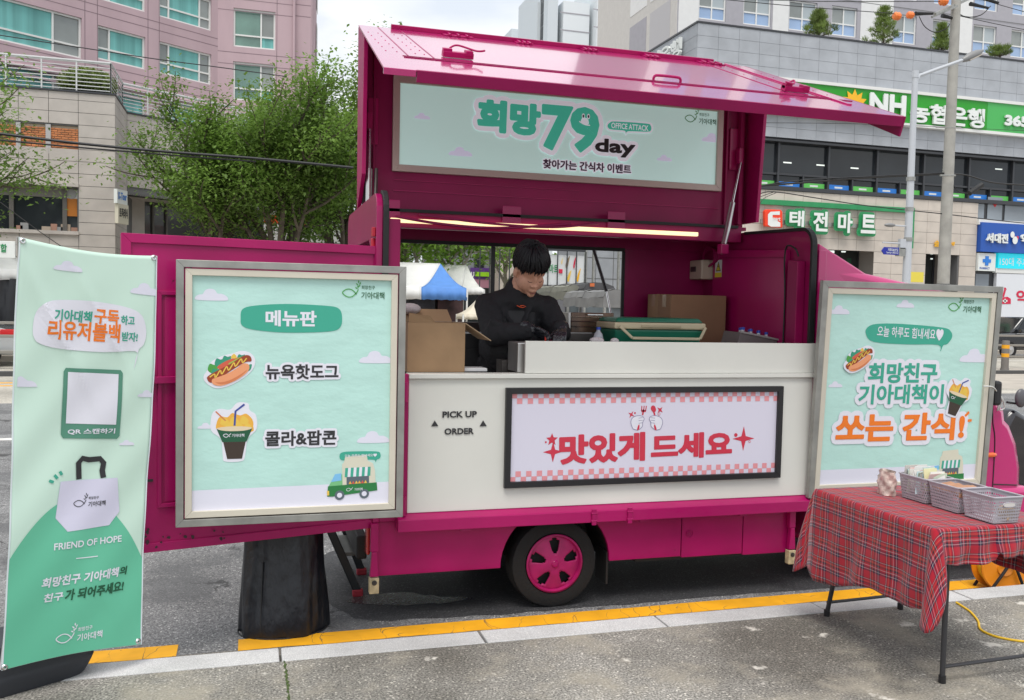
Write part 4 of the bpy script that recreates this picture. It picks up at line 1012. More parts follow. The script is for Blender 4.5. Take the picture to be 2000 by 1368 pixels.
for p, q in (((95, 939), (104, 942)), ((106, 928), (112, 935)), ((117, 921), (121, 928))): stroke(bpl, [p, q], .012, M_teal, bsh, .003)
logo(bpl, 143, 993, 208, 975, bsh, M_char, M_char, h=.0046)
lettering(bpl, 'FRIEND OF HOPE', 102, 1074, 239, 1046, M_pwhite, bsh, .0046, .02)
bb_ = [o for o in bsh.children if o.name.startswith('lettering')][-1]
stroke(bpl, [(146, 1090), (190, 1086)], .004, M_pwhite, bsh, .0046)
lettering(bpl, '희망친구 기아대책', 78, 1148, 232, 1108, M_pwhite, bsh, .0046, .035, shear=.12)
lettering(bpl, '의', 234, 1124, 249, 1106, M_dgreen, bsh, .0046, .035, shear=.12)
lettering(bpl, '친구', 82, 1176, 121, 1154, M_pwhite, bsh, .0046, .035, shear=.12)
lettering(bpl, '가 되어주세요!', 124, 1172, 242, 1134, M_dgreen, bsh, .0046, .035, shear=.12)
logo(bpl, 105, 1260, 197, 1228, bsh, M_pwhite, M_pwhite, h=.0046)
for k, (x, y) in enumerate(((44, 471), (301, 504), (268, 1252), (11, 1305))):
    p = bpl.w(*bpl.ab(x, y), .003)
    part('eyelet', MB().lathe([(.004, .003), (.009, .004), (.013, .001), (.014, -.002)], p, bpl.n, 14), M_chrome, ban, smooth=True)
# foot and cross-poles behind
bc = V(-1.03, 4.25, 0); bx = bd_; by = V(-.533, .846, 0)
mb = MB(); prof = [(.86, .0), (.90, .012), (.97, .06), (1.0, .085), (.985, .092), (1.0, .10), (.99, .16), (.95, .195), (.86, .215)]
vs = []; n = 28
def sup(t, a, b, e=.28): c, s_ = math.cos(t), math.sin(t); return (a*math.copysign(abs(c)**e, c), b*math.copysign(abs(s_)**e, s_))
for k, z in prof:
    for i in range(n):
        x, y = sup(2*PI*i/n, .36*k, .15*k); vs.append(bc+bx*x+by*y+V(0, 0, z))
mb.add(vs, [(j*n+i, j*n+(i+1) % n, (j+1)*n+(i+1) % n, (j+1)*n+i) for j in range(len(prof)-1) for i in range(n)]+[tuple(len(vs)-n+i for i in range(n))])
part('base', mb, mat('weighted_base', (.032, .036, .044), .55, bump=.05), ban, smooth=True)
hub = bc+by*.0+V(0, 0, .55)+bx*.1
mb = MB().tube([bc+bx*.1+V(0, 0, .15), bc+bx*.12+V(0, 0, 1.0)], .014, 8)
for q in (0, 1, 2, 3): mb.tube([bc+bx*.12+V(0, 0, 1.0), bpl.w(*C4[q], -.012)], .006, 6)
part('support_poles', mb, M_steel, ban, smooth=True)

# ---- draped cover
mb = MB(); n = 96; prof = []
cen = V(.185, 5.01, 0); vs = []
rows = [(-.118, 1.03), (-.10, 1.03), (-.02, 1.02), (.08, .99), (.18, .96), (.28, .93), (.40, .91), (.60, .90), (.75, .88), (.765, .8), (.772, .4), (.773, .02)]
for z, k in rows:
    for i in range(n):
        t = 2*PI*i/n
        f_ = 1+.034*math.sin(5*t+1.2+z*1.5)*(1.4-z)+.02*math.sin(3*t-z*6)+.016*math.sin(9*t+z*4)+.012*math.sin(17*t-z*9)*(z < .3)
        if abs(((t-4.15+PI) % (2*PI))-PI) < .06: f_ -= .035
        vs.append(cen+V(.232*k*f_*math.cos(t), .07*min(1, max(0, z+.1)*2.2)+.17*k*f_*math.sin(t), z+(.006*math.sin(3*t) if z < -.09 else 0)))
mb.add(vs, [(j*n+i, j*n+(i+1) % n, (j+1)*n+(i+1) % n, (j+1)*n+i) for j in range(len(rows)-1) for i in range(n)])
cv = thing('covered_drum', 'black vinyl cover draped round a drum standing on the road under the open door', 'covered drum', (.185, 4.985, RZ))
part('cover', mb, mat('black_vinyl', (.006, .007, .011), .34, bump=1.0, bscale=8, stretch=(1, 1, .5), spec=.5), cv, smooth='all')
part('cover_seam', MB().tube([cen+V(.232*k*.965*math.cos(4.15), .07*min(1, max(0, z+.1)*2.2)+.17*k*.965*math.sin(4.15), z) for z, k in rows[:6]], .003, 5), M_rubber, cv)
part('cover_hem', MB().tube([cen+V(.240*math.cos(2*PI*i/48), .176*math.sin(2*PI*i/48), -.114) for i in range(49)], .004, 5), M_rubber, cv)

# ---- step ladder
ld = thing('step_ladder', 'black step ladder with red rubber feet behind the covered drum', 'ladder', (.6, 5.7, RZ))
M_lad = mat('ladder_black', (.012, .016, .020), .4)
M_redf = mat('ladder_foot_red', (.30, .015, .03), .6)
for y, x0, x1, dz in ((5.468, .645, .42, .0), (5.90, .72, .52, .0)):
    top = V(x1-.05, y, .55); bot = V(x0, y, -.085)
    part('rail', MB().bar(bot, top, .05, .03, up=(0, 1, 0)), M_lad, ld, bevel=.006)
    part('rail', MB().bar(V(x0-.62, y, -.085), top, .04, .025, up=(0, 1, 0)), M_lad, ld, bevel=.005)
    for xx in (x0, x0-.62): part('rubber_foot', MB().box((xx-.03, y-.022, RZ), (xx+.035, y+.022, -.075)), M_redf, ld, bevel=.008)
for k in (.36, .80):
    p = V(.645, 5.468, -.085).lerp(V(.37, 5.468, .55), k); q = V(.72, 5.9, -.085).lerp(V(.47, 5.9, .55), k)
    st = part('step', MB().obox((p+q)/2, (0, 1, 0), (1, 0, 0), (0, 0, 1), .42, .085, .025), mat('ladder_step_grey', (.14, .145, .14), .5, var=.2), ld, bevel=.004)
part('cross_bar', MB().bar(V(.02, 5.47, .22), V(.02, 5.9, .22), .03, .02), M_lad, ld)

# ---- folding table under a tartan cloth
tb = thing('folding_table', 'folding table with grey tube legs standing on the pavement edge', 'table', (3.3, 3.7, 0))
part('table_top', MB().box((2.945, 3.235, .700), (3.61, 4.10, .735)), mat('table_white', (.6, .6, .58), .5), tb, bevel=.005)
M_leg = mat('leg_grey', (.055, .055, .060), .4, metal=.4)
for y, xs in ((3.30, (3.07, 3.59)), (4.20, (3.10, 3.59))):
    yt = y if y < 4 else 4.03
    for x in xs:
        part('leg', MB().tube([(x, y, .012), (x, yt, .69)], .0125, 12), M_leg, tb, smooth=True)
        part('foot_cap', MB().tube([(x, y, 0), (x, y, .035)], .0165, 12), M_black, tb)
    part('cross_bar', MB().tube([(xs[0], y, .075), (xs[1], y, .085)], .009, 8), M_leg, tb, smooth=True)
def tartan():
    m = bpy.data.materials.new('tartan_cloth'); m.use_nodes = True; n, l = m.node_tree.nodes, m.node_tree.links
    b = n['Principled BSDF']; b.inputs['Roughness'].default_value = .9; b.inputs['Sheen Weight'].default_value = .2
    uv = n.new('ShaderNodeUVMap'); sp = n.new('ShaderNodeSeparateXYZ'); l.new(uv.outputs[0], sp.inputs[0])
    outs = []
    for ax in (0, 1):
        mu = n.new('ShaderNodeMath'); mu.operation = 'MULTIPLY'; mu.inputs[1].default_value = 1/.104; l.new(sp.outputs[ax], mu.inputs[0])
        fr = n.new('ShaderNodeMath'); fr.operation = 'FRACT'; l.new(mu.outputs[0], fr.inputs[0])
        r = n.new('ShaderNodeValToRGB'); cr = r.color_ramp; cr.interpolation = 'CONSTANT'
        RED, DK, WH, NV, YL = (.37, .002, .018, 1), (.02, .012, .016, 1), (.40, .32, .34, 1), (.012, .004, .03, 1), (.42, .14, .05, 1)
        stops = [(0, RED), (.24, NV), (.33, WH), (.36, NV), (.45, RED), (.50, WH), (.53, RED), (.60, DK), (.68, RED), (.72, YL), (.74, RED), (.80, DK), (.84, WH), (.87, DK), (.91, RED)]
        cr.elements[0].position = 0; cr.elements[0].color = RED; cr.elements[1].position = .24; cr.elements[1].color = NV
        for p, c in stops[2:]: e = cr.elements.new(p); e.color = c
        l.new(fr.outputs[0], r.inputs[0]); outs.append(r.outputs[0])
    x = n.new('ShaderNodeMix'); x.data_type = 'RGBA'; x.inputs[0].default_value = .5; l.new(outs[0], x.inputs[6]); l.new(outs[1], x.inputs[7])
    l.new(x.outputs[2], b.inputs['Base Color'])
    return m
X0, X1, Y0, Y1, ZT = 2.935, 3.62, 3.225, 4.11, .742
segs = []       # perimeter samples: point, outward, drop, edge distance
def per():
    out = []
    def lin(a, b, n): return [a+(b-a)*i/n for i in range(n)]
    s = 0
    nL = 70
    for i, y in enumerate(lin(Y1, Y0+.02, nL)):
        t = i/nL
        drop = ZT-(.262+.12*t-.02*math.sin(t*9))
        if t < .05: drop = ZT-(.285-.4*t)
        out.append((V(X0, y), Vector((-1, 0)), drop, .008*math.sin(t*13+1)*(.5+t)+.006*math.sin(t*31)+.008))
    for i in range(16):       # corner: the cloth falls to a point
        a = PI+PI/2*i/15; d_ = Vector((math.cos(a), math.sin(a)))
        k = math.sin(PI*i/15)
        out.append((V(X0+.02, Y0+.02)+d_.to_3d().to_2d()*.02 if False else Vector((X0+.02+.02*d_.x, Y0+.02+.02*d_.y)), d_, (ZT-.37)*(1-i/15)+.16*(i/15)+.16*k, .03+.085*k))
    nF = 48
    for i, x in enumerate(lin(X0+.04, X1, nF)):
        t = i/nF
        drop = .155+.10*math.exp(-t*9)*0+.012*math.sin(t*8)
        if .42 < t < .47: drop -= .05*(1-abs(t-.445)/.025)
        out.append((Vector((x, Y0)), Vector((0, -1)), drop, .012*math.sin(t*26)+.014+.02*math.exp(-((t-.45)/.03)**2)))
    for i, y in enumerate(lin(Y0, Y1, 30)): out.append((Vector((X1, y)), Vector((1, 0)), .30, .01*math.sin(i)))
    for i, x in enumerate(lin(X1, X0+.03, 24)):
        t = i/24; out.append((Vector((x, Y1)), Vector((0, 1)), .2+.22*t, .015*math.sin(i*.9)+.02))
    for i in range(8):
        a = PI/2+PI/2*i/7; d_ = Vector((math.cos(a), math.sin(a))); k = math.sin(PI*i/7)
        out.append((Vector((X0+.0+.0*d_.x, Y1)), d_, .42+.05*k, .035+.07*k))
    return out
pr_ = per(); N = len(pr_); K = 22
me_v, me_uv = [], []; cum = 0; prev = None; us = []
for p, d, dr, wv in pr_:
    if prev is not None: cum += (Vector((p.x, p.y))-prev).length + .012*(dr > .3 and 0)
    prev = Vector((p.x, p.y)); us.append(cum)
verts = []; uvs = []
for i, (p, d, dr, wv) in enumerate(pr_):
    for j in range(K+1):
        t = j/K
        if j <= 2:
            z = ZT-.012*(j/2)**2; off = .010*(j/2)
        else:
            s_ = (j-2)/(K-2); z = ZT-.012-(dr-.012)*s_; off = .010+wv*s_**.8 + .006*math.sin(s_*7+i*.25)*s_
        verts.append((p.x+d.x*off, p.y+d.y*off, z))
        # tartan follows the weave: across = distance along the edge, down = drop
        if abs(d.x) > .99: uvs.append((p.y, X0+(-1 if d.x < 0 else 1)*(ZT-z)))
        elif abs(d.y) > .99: uvs.append((Y0+(-1 if d.y < 0 else 1)*(ZT-z), p.x))
        else: uvs.append((p.y+d.y*(ZT-z)*.8, p.x+d.x*(ZT-z)*.8))
faces = [(i*(K+1)+j, ((i+1) % N)*(K+1)+j, ((i+1) % N)*(K+1)+j+1, i*(K+1)+j+1) for i in range(N) for j in range(K)]
topi = len(verts); G1, G2 = 14, 18
faces.append(tuple(i*(K+1) for i in range(N))[::-1])
me = bpy.data.meshes.new('tablecloth'); me.from_pydata([tuple(v) for v in verts], [], faces); me.update()
ul = me.uv_layers.new(name='UVMap')
for poly in me.polygons:
    top = len(poly.vertices) > 4
    for li, vi in zip(poly.loop_indices, poly.vertices):
        ul.data[li].uv = (verts[vi][1], verts[vi][0]) if top else uvs[vi]
cl = link('tablecloth', me, tartan(), None, smooth='all'); me.set_sharp_from_angle(angle=R(70))
so = cl.modifiers.new('solid', 'SOLIDIFY'); so.thickness = .002; so.offset = 1
tag(cl, 'red tartan cloth hanging unevenly over the folding table', 'tablecloth')

# ---- perforated baskets
def perf(name, col):
    m = bpy.data.materials.new(name); m.use_nodes = True; n, l = m.node_tree.nodes, m.node_tree.links
    b = n['Principled BSDF']; b.inputs['Base Color'].default_value = (*col, 1); b.inputs['Roughness'].default_value = .35
    uv = n.new('ShaderNodeUVMap'); mp_ = n.new('ShaderNodeMapping'); mp_.inputs['Scale'].default_value = (1/.0115, 1/.0155, 1); l.new(uv.outputs[0], mp_.inputs['Vector'])
    sp = n.new('ShaderNodeSeparateXYZ'); l.new(mp_.outputs[0], sp.inputs[0])
    def M_(op, a, c=None):
        q = n.new('ShaderNodeMath'); q.operation = op
        for i, v in enumerate((a, c)):
            if v is None: continue
            if isinstance(v, (int, float)): q.inputs[i].default_value = v
            else: l.new(v, q.inputs[i])
        return q.outputs[0]
    row = M_('FLOOR', sp.outputs[1]); par_ = M_('MODULO', row, 2.0); half = M_('MULTIPLY', par_, .5)
    u = M_('SUBTRACT', M_('FRACT', M_('ADD', sp.outputs[0], half)), .5); v = M_('SUBTRACT', M_('FRACT', sp.outputs[1]), .5)
    d = M_('SQRT', M_('ADD', M_('MULTIPLY', u, u), M_('MULTIPLY', v, v)))
    hole = M_('LESS_THAN', d, .30)
    inside = M_('MULTIPLY', M_('GREATER_THAN', sp.outputs[1], .3), M_('LESS_THAN', sp.outputs[1], 7.0))
    al = M_('SUBTRACT', 1.0, M_('MULTIPLY', hole, inside)); l.new(al, b.inputs['Alpha'])
    return m
M_bask = perf('perforated_plastic', (.40, .38, .42)); M_rim = mat('basket_rim', (.40, .38, .42), .35)
def make_basket(label, loc):
    t = thing('storage_basket', label, 'basket', loc, 'perforated baskets in a row on the tablecloth')
    LX, LY, Hh = .175, .205, .125     # rim sizes
    k = .86
    def ring(s_, z, e=.16, n=40):
        return [V(*sup(2*PI*i/n+PI/n, LX/2*s_, LY/2*s_, e), z) for i in range(n)]
    n = 40
    lo, hi = ring(k, .004), ring(1, Hh)
    me = bpy.data.meshes.new('basket_wall'); vs = [tuple(p) for p in lo+hi]
    me.from_pydata(vs, [], [(i, (i+1) % n, n+(i+1) % n, n+i) for i in range(n)]); uvl = me.uv_layers.new(name='UVMap')
    cum = [0]
    for i in range(n): cum.append(cum[-1]+(hi[(i+1) % n]-hi[i]).length)
    for i, poly in enumerate(me.polygons):
        for li, (a, b_) in zip(poly.loop_indices, ((cum[i], 0), (cum[i+1], 0), (cum[i+1], Hh), (cum[i], Hh))): uvl.data[li].uv = (a, b_)
    w_ = bpy.data.objects.new('basket_wall', me); COL.objects.link(w_); me.materials.append(M_bask); w_.parent = t
    def lp_(nm, mb, mt, **kw): o = link(nm, mb.mesh(nm), mt, None, **kw); o.parent = t; return o
    r_ = ring(1.0, Hh); lp_('basket_rim', MB().tube(r_+[r_[0], r_[1]], .0045, 6, cap=False), M_rim, smooth=True)
    lp_('basket_floor', MB().add(ring(k, .004), [tuple(range(n))]), M_rim)
    for sy in (-1, 1):
        g = V(0, sy*LY/2*.985, Hh*.72)
        hdl = MB(); hp_ = [g+V(.035*math.cos(2*PI*i/20)*(1), 0, .010*math.sin(2*PI*i/20)) for i in range(21)]
        hdl.tube(hp_, .003, 5); lp_('grip_rim', hdl, M_rim)
        lp_('grip_slot', MB().obox(g+V(0, sy*.001, 0), (1, 0, 0), (0, 1, 0), (0, 0, 1), .062, .0025, .017), mat('slot_light', (.60, .57, .55), .6), bevel=.006)
    return t
b1 = make_basket('grey perforated basket full of pastel paper sachets, farthest from the table corner', (3.325, 3.745, .744))
b2 = dup(b1, (3.325, 3.535, .744), 0, 'grey perforated basket holding flat brown packets, middle of the row')
b3 = dup(b1, (3.328, 3.325, .744), 0, 'nearly empty grey perforated basket nearest the table corner')
rnd = random.Random(11)
pastel = [(.72, .70, .66), (.62, .70, .55), (.72, .52, .50), (.70, .66, .40), (.52, .66, .70), (.75, .75, .74)]
Ms = [mat('sachet_%s' % c_, p, .6) for c_, p in zip(('white', 'green', 'rose', 'yellow', 'blue', 'plain'), pastel)]
for i in range(26):
    y = 3.655+.18*i/26; x = 3.325+rnd.uniform(-.035, .03)
    c = V(x, y, .744+.09+rnd.uniform(0, .025)); tl_ = rnd.uniform(-.35, .2)
    s_ = MB().obox(c, (1, rnd.uniform(-.25, .25), 0), (0, 1, 0), (rnd.uniform(-.2, .2), tl_, 1), .085, .003, .115)
    solo('paper_sachet', s_, Ms[i % 6], 'folded %s paper sachet among those standing in the far grey basket' % ('off-white', 'pale green', 'rose', 'yellow', 'pale blue', 'plain white')[i % 6], 'sachet', 'paper sachets standing in the far basket')
M_kraft = mat('kraft_brown', (.42, .22, .13), .7, var=.15, vscale=30)
for i in range(5):
    solo('brown_packet', MB().obox((3.325+rnd.uniform(-.02, .02), 3.46+.035*i, .744+.095+rnd.uniform(0, .012)), (1, rnd.uniform(-.2, .2), .1), (0, 1, .15), (0, 0, 1), .12, .05, .022), M_kraft,
        'flat brown packet lying in the middle grey basket', 'packet', 'brown packets in the middle basket', bevel=.005)
solo('paper_bundle', MB().obox((3.36, 3.27, .744+.045), (1, .3, .2), (0, 1, .2), (0, 0, 1), .07, .06, .05), mat('tan_pack', (.40, .28, .18), .7), 'small tan packet at the bottom of the nearest grey basket', 'packet', bevel=.01)
# clear bag with cups
mb = MB(); n = 30; rows_ = 10; vs = []
for j in range(rows_+1):
    z = .125*j/rows_
    for i in range(n):
        t = 2*PI*i/n; k = .042*(1+.10*math.sin(4*t+j)+.06*math.sin(7*t-j*1.7)+(.12*math.sin(2*t) if j > 7 else 0))
        vs.append((3.215+k*math.cos(t)*.8, 3.90+k*math.sin(t)*1.35, .745+z))
mb.add(vs, [(j*n+i, j*n+(i+1) % n, (j+1)*n+(i+1) % n, (j+1)*n+i) for j in range(rows_) for i in range(n)])
solo('snack_bag', mb, mat('crinkled_film', (.62, .50, .44), .25, coat=.6, bump=.5, bscale=30, var=.35, vscale=22), 'crinkled clear snack bag beside the far grey basket', 'bag', smooth='all')

# ---- cable reel and cable
rl = thing('cable_reel', 'orange cable reel with a black tube handle standing in the gutter', 'cable reel', (4.78, 4.63, RZ))
M_or = mat('reel_orange', (.80, .26, .01), .4, coat=.3)
rc = V(4.76, 4.66, .045); rax = V(-.25, -.95, 0).normalized()
for sgn, r_ in ((-1, .165), (1, .155)):
    part('reel_disc', MB().lathe([(0, .0), (.05, .012), (.055, .003), (r_-.02, .003), (r_-.008, .010), (r_, .006), (r_, -.004), (0, -.004)], rc+rax*.052*sgn, rax*sgn, 44), M_or, rl, smooth=True)
mb = MB()
for k in range(7): mb.tube([rc+rax*(-.038+.0125*k)+(V(0, 0, 1)*math.cos(2*PI*i/32)+rax.cross(V(0, 0, 1))*math.sin(2*PI*i/32))*(.125-.003*(k % 2)) for i in range(33)], .007, 6)
part('wound_cable', mb, mat('cable_yellow', (.80, .50, .02), .5), rl, smooth=True)
sd_ = rax.cross(V(0, 0, 1))
mb = MB()
for sgn in (-1, 1):
    p = rc+rax*.085*sgn
    mb.tube(bez([p+sd_*.12-V(0, 0, .16), p+V(0, 0, .04)-sd_*.01, p+V(0, 0, .17)-sd_*.03, rc+rax*.05*sgn+V(0, 0, .19)-sd_*.06]), .010, 8)
    mb.tube([p-sd_*.13-V(0, 0, .16), p+V(0, 0, .10)-sd_*.02], .010, 8)
mb.tube([rc+rax*-.06+V(0, 0, .19)-sd_*.07, rc+rax*.06+V(0, 0, .19)-sd_*.07], .013, 10)
part('handle', mb, M_black, rl, smooth=True)
cp_ = [PZ(x, y, .006) for x, y in ((1868, 1177), (1882, 1186), (1896, 1196), (1910, 1213), (1914, 1228), (1930, 1238), (1955, 1246), (2000, 1253), (2060, 1254))]
solo('extension_cable', MB().tube(bez(cp_), .0065, 8), MATS['cable_yellow'], 'yellow extension cable curving across the pavement by the table', 'cable', smooth='all')
solo('black_cable', MB().tube(bez([V(5.05, 4.75, -.11), V(4.98, 4.76, .02), V(4.93, 4.9, .03), V(4.85, 4.98, .14), V(4.80, 5.0, .2)]), .006, 6), M_black, 'thin black cable hanging behind the cable reel', 'cable', smooth='all')
solo('twine_knot', MB().tube(bez([PY(1921, 755, 4.80), PY(1940, 757, 4.83), PY(1950, 772, 4.9), PY(1957, 782, 4.93), PY(1952, 800, 4.95), PY(1962, 796, 4.95), PY(1955, 775, 4.93), PY(1948, 803, 4.95)], 6), .005, 6), mat('white_twine', (.6, .6, .58), .8), 'white twine tied round the event board frame', 'twine', smooth='all')

# ---- scooter at the right edge
sc_ = thing('motor_scooter', 'glossy black motor scooter with a round mirror just beyond the truck nose', 'scooter', (6.35, 6.0, RZ))
M_sct = mat('scooter_black', (.012, .010, .014), .18, coat=1)
mb = MB().prism([(5.72, 5.62, .32), (5.70, 5.62, .80), (5.80, 5.62, .97), (6.0, 5.62, .88), (6.2, 5.62, .55), (6.1, 5.62, .30)], (0, .42, 0))
part('front_shield', mb, M_sct, sc_, bevel=.05, smooth=True)
part('seat', MB().box((6.45, 5.68, .55), (7.15, 5.96, .68)), M_black, sc_, bevel=.05, smooth=True)
part('rear_body', MB().box((6.4, 5.68, .22), (7.2, 5.96, .54)), M_sct, sc_, bevel=.07, smooth=True)
part('footboard', MB().box((6.0, 5.68, .14), (6.5, 5.96, .22)), M_black, sc_, bevel=.02)
for x in (5.85, 7.0): part('wheel', MB().lathe([(.0, .03), (.14, .03), (.2, .05), (.235, .04), (.245, 0), (.235, -.04), (.2, -.05), (.14, -.03), (0, -.03)], (x, 5.82, .125), (0, 1, 0), 32), M_tire, sc_, smooth=True)
part('mirror_stalk', MB().tube([V(5.98, 5.66, .98), PY(1967, 786, 5.6)], .009, 8), M_black, sc_)
part('mirror', MB().ball((0, 0, 0), .055, .03, .075, 20, 12), mat('mirror_back', (.10, .10, .11), .35), sc_, smooth=True).location = PY(1994, 778, 5.6)-V(0, 0, 0)
# ================================================================ the cook
def caps(mb, p, q, r0, r1):
    p, q = Vector(p), Vector(q); d = q-p; n = max(2, int(d.length/(.35*min(r0, r1)))+1)
    for i in range(n+1):
        t = i/n; mb.ball(p+d*t, r0+(r1-r0)*t, n=14, k=8)
def blob(name, mb, mt, voxel, smooth=6, parent=None):
    me = mb.mesh(name); o = bpy.data.objects.new(name, me); COL.objects.link(o)
    r = o.modifiers.new('r', 'REMESH'); r.mode = 'VOXEL'; r.voxel_size = voxel
    s = o.modifiers.new('s', 'SMOOTH'); s.iterations = smooth; s.factor = .5
    nm = bpy.data.meshes.new_from_object(o.evaluated_get(bpy.context.evaluated_depsgraph_get()))
    bpy.data.objects.remove(o)
    for x in (mt if isinstance(mt, (list, tuple)) else [mt]): nm.materials.append(x)
    for p in nm.polygons: p.use_smooth = True
    ob = bpy.data.objects.new(name, nm); COL.objects.link(ob)
    if parent:
        ob.parent = parent; ob.matrix_parent_inverse = parent.matrix_world.inverted() if False else Matrix.Translation(parent.get('_loc', (0, 0, 0))).inverted()
    return ob
M_skin = mat('skin', (.60, .32, .22), .5, var=.08, vscale=14, bump=.03, bscale=90, spec=.4)
M_hair = mat('black_hair', (.006, .006, .008), .42, bump=.25, bscale=120, spec=.35)
M_sweat = mat('black_sweatshirt', (.013, .013, .016), .8, bump=.8, bscale=11, stretch=(1, 1, .6))
M_apron = mat('black_apron', (.014, .014, .017), .6, bump=.25, bscale=10)
M_glove = mat('black_nitrile', (.018, .020, .026), .22, coat=.4, bump=.4, bscale=60)
M_trous = mat('black_trousers', (.010, .010, .012), .9)
HP = V(1.700, 5.42, 1.905)
HM = Matrix.Translation(HP) @ Matrix.Rotation(R(7), 4, 'Z') @ Matrix.Rotation(R(39), 4, 'X') @ Matrix.Rotation(R(-4), 4, 'Y') @ Matrix.Diagonal((1.20, 1.25, 1.34, 1))
def H(x, y, z): return HM @ V(x, y, z)
def hball(mb, c, rx, ry, rz, n=16, k=10, M=HM):
    t = MB().ball(c, rx, ry, rz, n, k); mb.add([M @ Vector(v) for v in t.v], t.f)
SHR, ELR, HDR = V(1.475, 5.58, 1.685), V(1.470, 5.40, 1.50), V(1.672, 5.255, 1.548)
SHL, ELL, HDL = V(1.865, 5.57, 1.675), V(1.915, 5.44, 1.53), V(1.872, 5.26, 1.552)
bodym = MB()
hball(bodym, (0, .012, .045), .076, .092, .092)
hball(bodym, (0, -.018, -.030), .070, .072, .062); hball(bodym, (0, -.03, -.068), .044, .048, .030)
for s_ in (-1, 1):
    hball(bodym, (s_*.038, -.040, -.030), .034, .034, .042)
    hball(bodym, (s_*.079, .004, .0), .010, .022, .032); hball(bodym, (s_*.014, -.093, -.016), .009, .010, .008)
hball(bodym, (0, -.086, .014), .010, .012, .024); hball(bodym, (0, -.098, -.012), .012, .014, .011)
hball(bodym, (0, -.086, -.046), .024, .012, .007); hball(bodym, (0, -.084, -.055), .020, .012, .007); hball(bodym, (0, -.076, -.076), .022, .016, .016)
NB = V(1.668, 5.555, 1.75)
caps(bodym, H(0, .035, -.03), NB, .068, .078)
CH_, BL_, PV = V(1.665, 5.63, 1.60), V(1.655, 5.62, 1.42), V(1.65, 5.72, 1.30)
bodym.ball(CH_, .20, .135, .15, 18, 12).ball(BL_, .205, .165, .16, 18, 12).ball(PV, .19, .15, .13, 18, 12)
caps(bodym, SHR, ELR, .062, .050); caps(bodym, ELR, HDR, .047, .030); caps(bodym, SHL, ELL, .062, .050); caps(bodym, ELL, HDL, .047, .030)
caps(bodym, NB-V(0, 0, .03), SHR, .07, .06); caps(bodym, NB-V(0, 0, .03), SHL, .07, .06)
for x in (1.56, 1.75):
    caps(bodym, V(x, 5.72, 1.25), V(x-.01, 5.70, .88), .105, .072); caps(bodym, V(x-.01, 5.70, .88), V(x-.01, 5.75, .54), .065, .045); caps(bodym, V(x-.01, 5.74, .515), V(x-.01, 5.60, .505), .042, .035)
def hand(mb, w, fwd, side, curl, g=0.0):
    """palm and five bent fingers; w wrist, fwd towards the fingers, side towards the thumb"""
    w = Vector(w); f = Vector(fwd).normalized(); s_ = (Vector(side)-f*f.dot(Vector(side))).normalized(); dn = f.cross(s_)
    if dn.z > 0: dn = -dn
    for k in (-1, 0, 1): caps(mb, w+s_*.012*k, w+f*.078+s_*.026*k, .017+g, .0135+g)
    for i, (o_, L) in enumerate(((.031, .068), (.011, .076), (-.010, .070), (-.030, .056))):
        p = w+f*.080+s_*o_; d = (f+s_*.05*(1.5-i)).normalized(); a = curl[i]
        for seg, (ln, r0, r1) in enumerate(((.45, .0098, .0090), (.32, .0090, .0082), (.26, .0082, .0072))):
            dd_ = d*math.cos(a*(seg+.6))+dn*math.sin(a*(seg+.6)); q = p+dd_*L*ln; caps(mb, p, q, r0+g, r1+g); p = q
    p = w+f*.022+s_*.026
    for ln, an, r in ((.034, .75, .0125), (.030, .45, .0105), (.024, .15, .009)):
        dd_ = (f*math.cos(an)+s_*math.sin(an)+dn*.35).normalized(); q = p+dd_*ln; caps(mb, p, q, r+g, r*.9+g); p = q
RF = (V(.78, -.50, -.36), V(.2, -.75, .35)); LF = (V(-.42, -.80, -.30), V(-.75, .35, .0))
hand(bodym, HDR, RF[0], RF[1], (.55, .6, .62, .6)); hand(bodym, HDL, LF[0], LF[1], (.35, .38, .42, .45))
person = blob('person', bodym, M_skin, .0056, 7)
tag(person, 'man with short black fringe in black sweatshirt and gloves bending over the counter', 'person')
def hb(name, pts, mt):
    mb = MB()
    for c, r in pts: hball(mb, c, *r, n=10, k=6)
    return part(name, mb, mt, person, smooth='all')
M_lash = mat('dark_lash', (.01, .007, .006), .6); M_lip = mat('lip', (.36, .12, .10), .45)
for s_ in (-1, 1):
    part('eyelid_line', MB().tube([H(s_*(.017+.024*i/6), -.0905+.010*(i/6)**2, .008-.004*math.sin(PI*i/6)) for i in range(7)], [.0007, .0014, .0019, .002, .002, .0017, .001], 6), M_lash, person, smooth='all')
part('mouth_line', MB().tube([H(-.021+.042*i/8, -.0995+.0075*abs(i/4-1)**2, -.0505-.002*abs(i/4-1)) for i in range(9)], .0011, 5), M_lash, person)
part('lips', MB().tube([H(-.017+.034*i/8, -.0975+.006*abs(i/4-1)**2, -.0545) for i in range(9)], [.002, .0035, .0045, .005, .005, .005, .0045, .0035, .002], 8), M_lip, person, smooth='all')
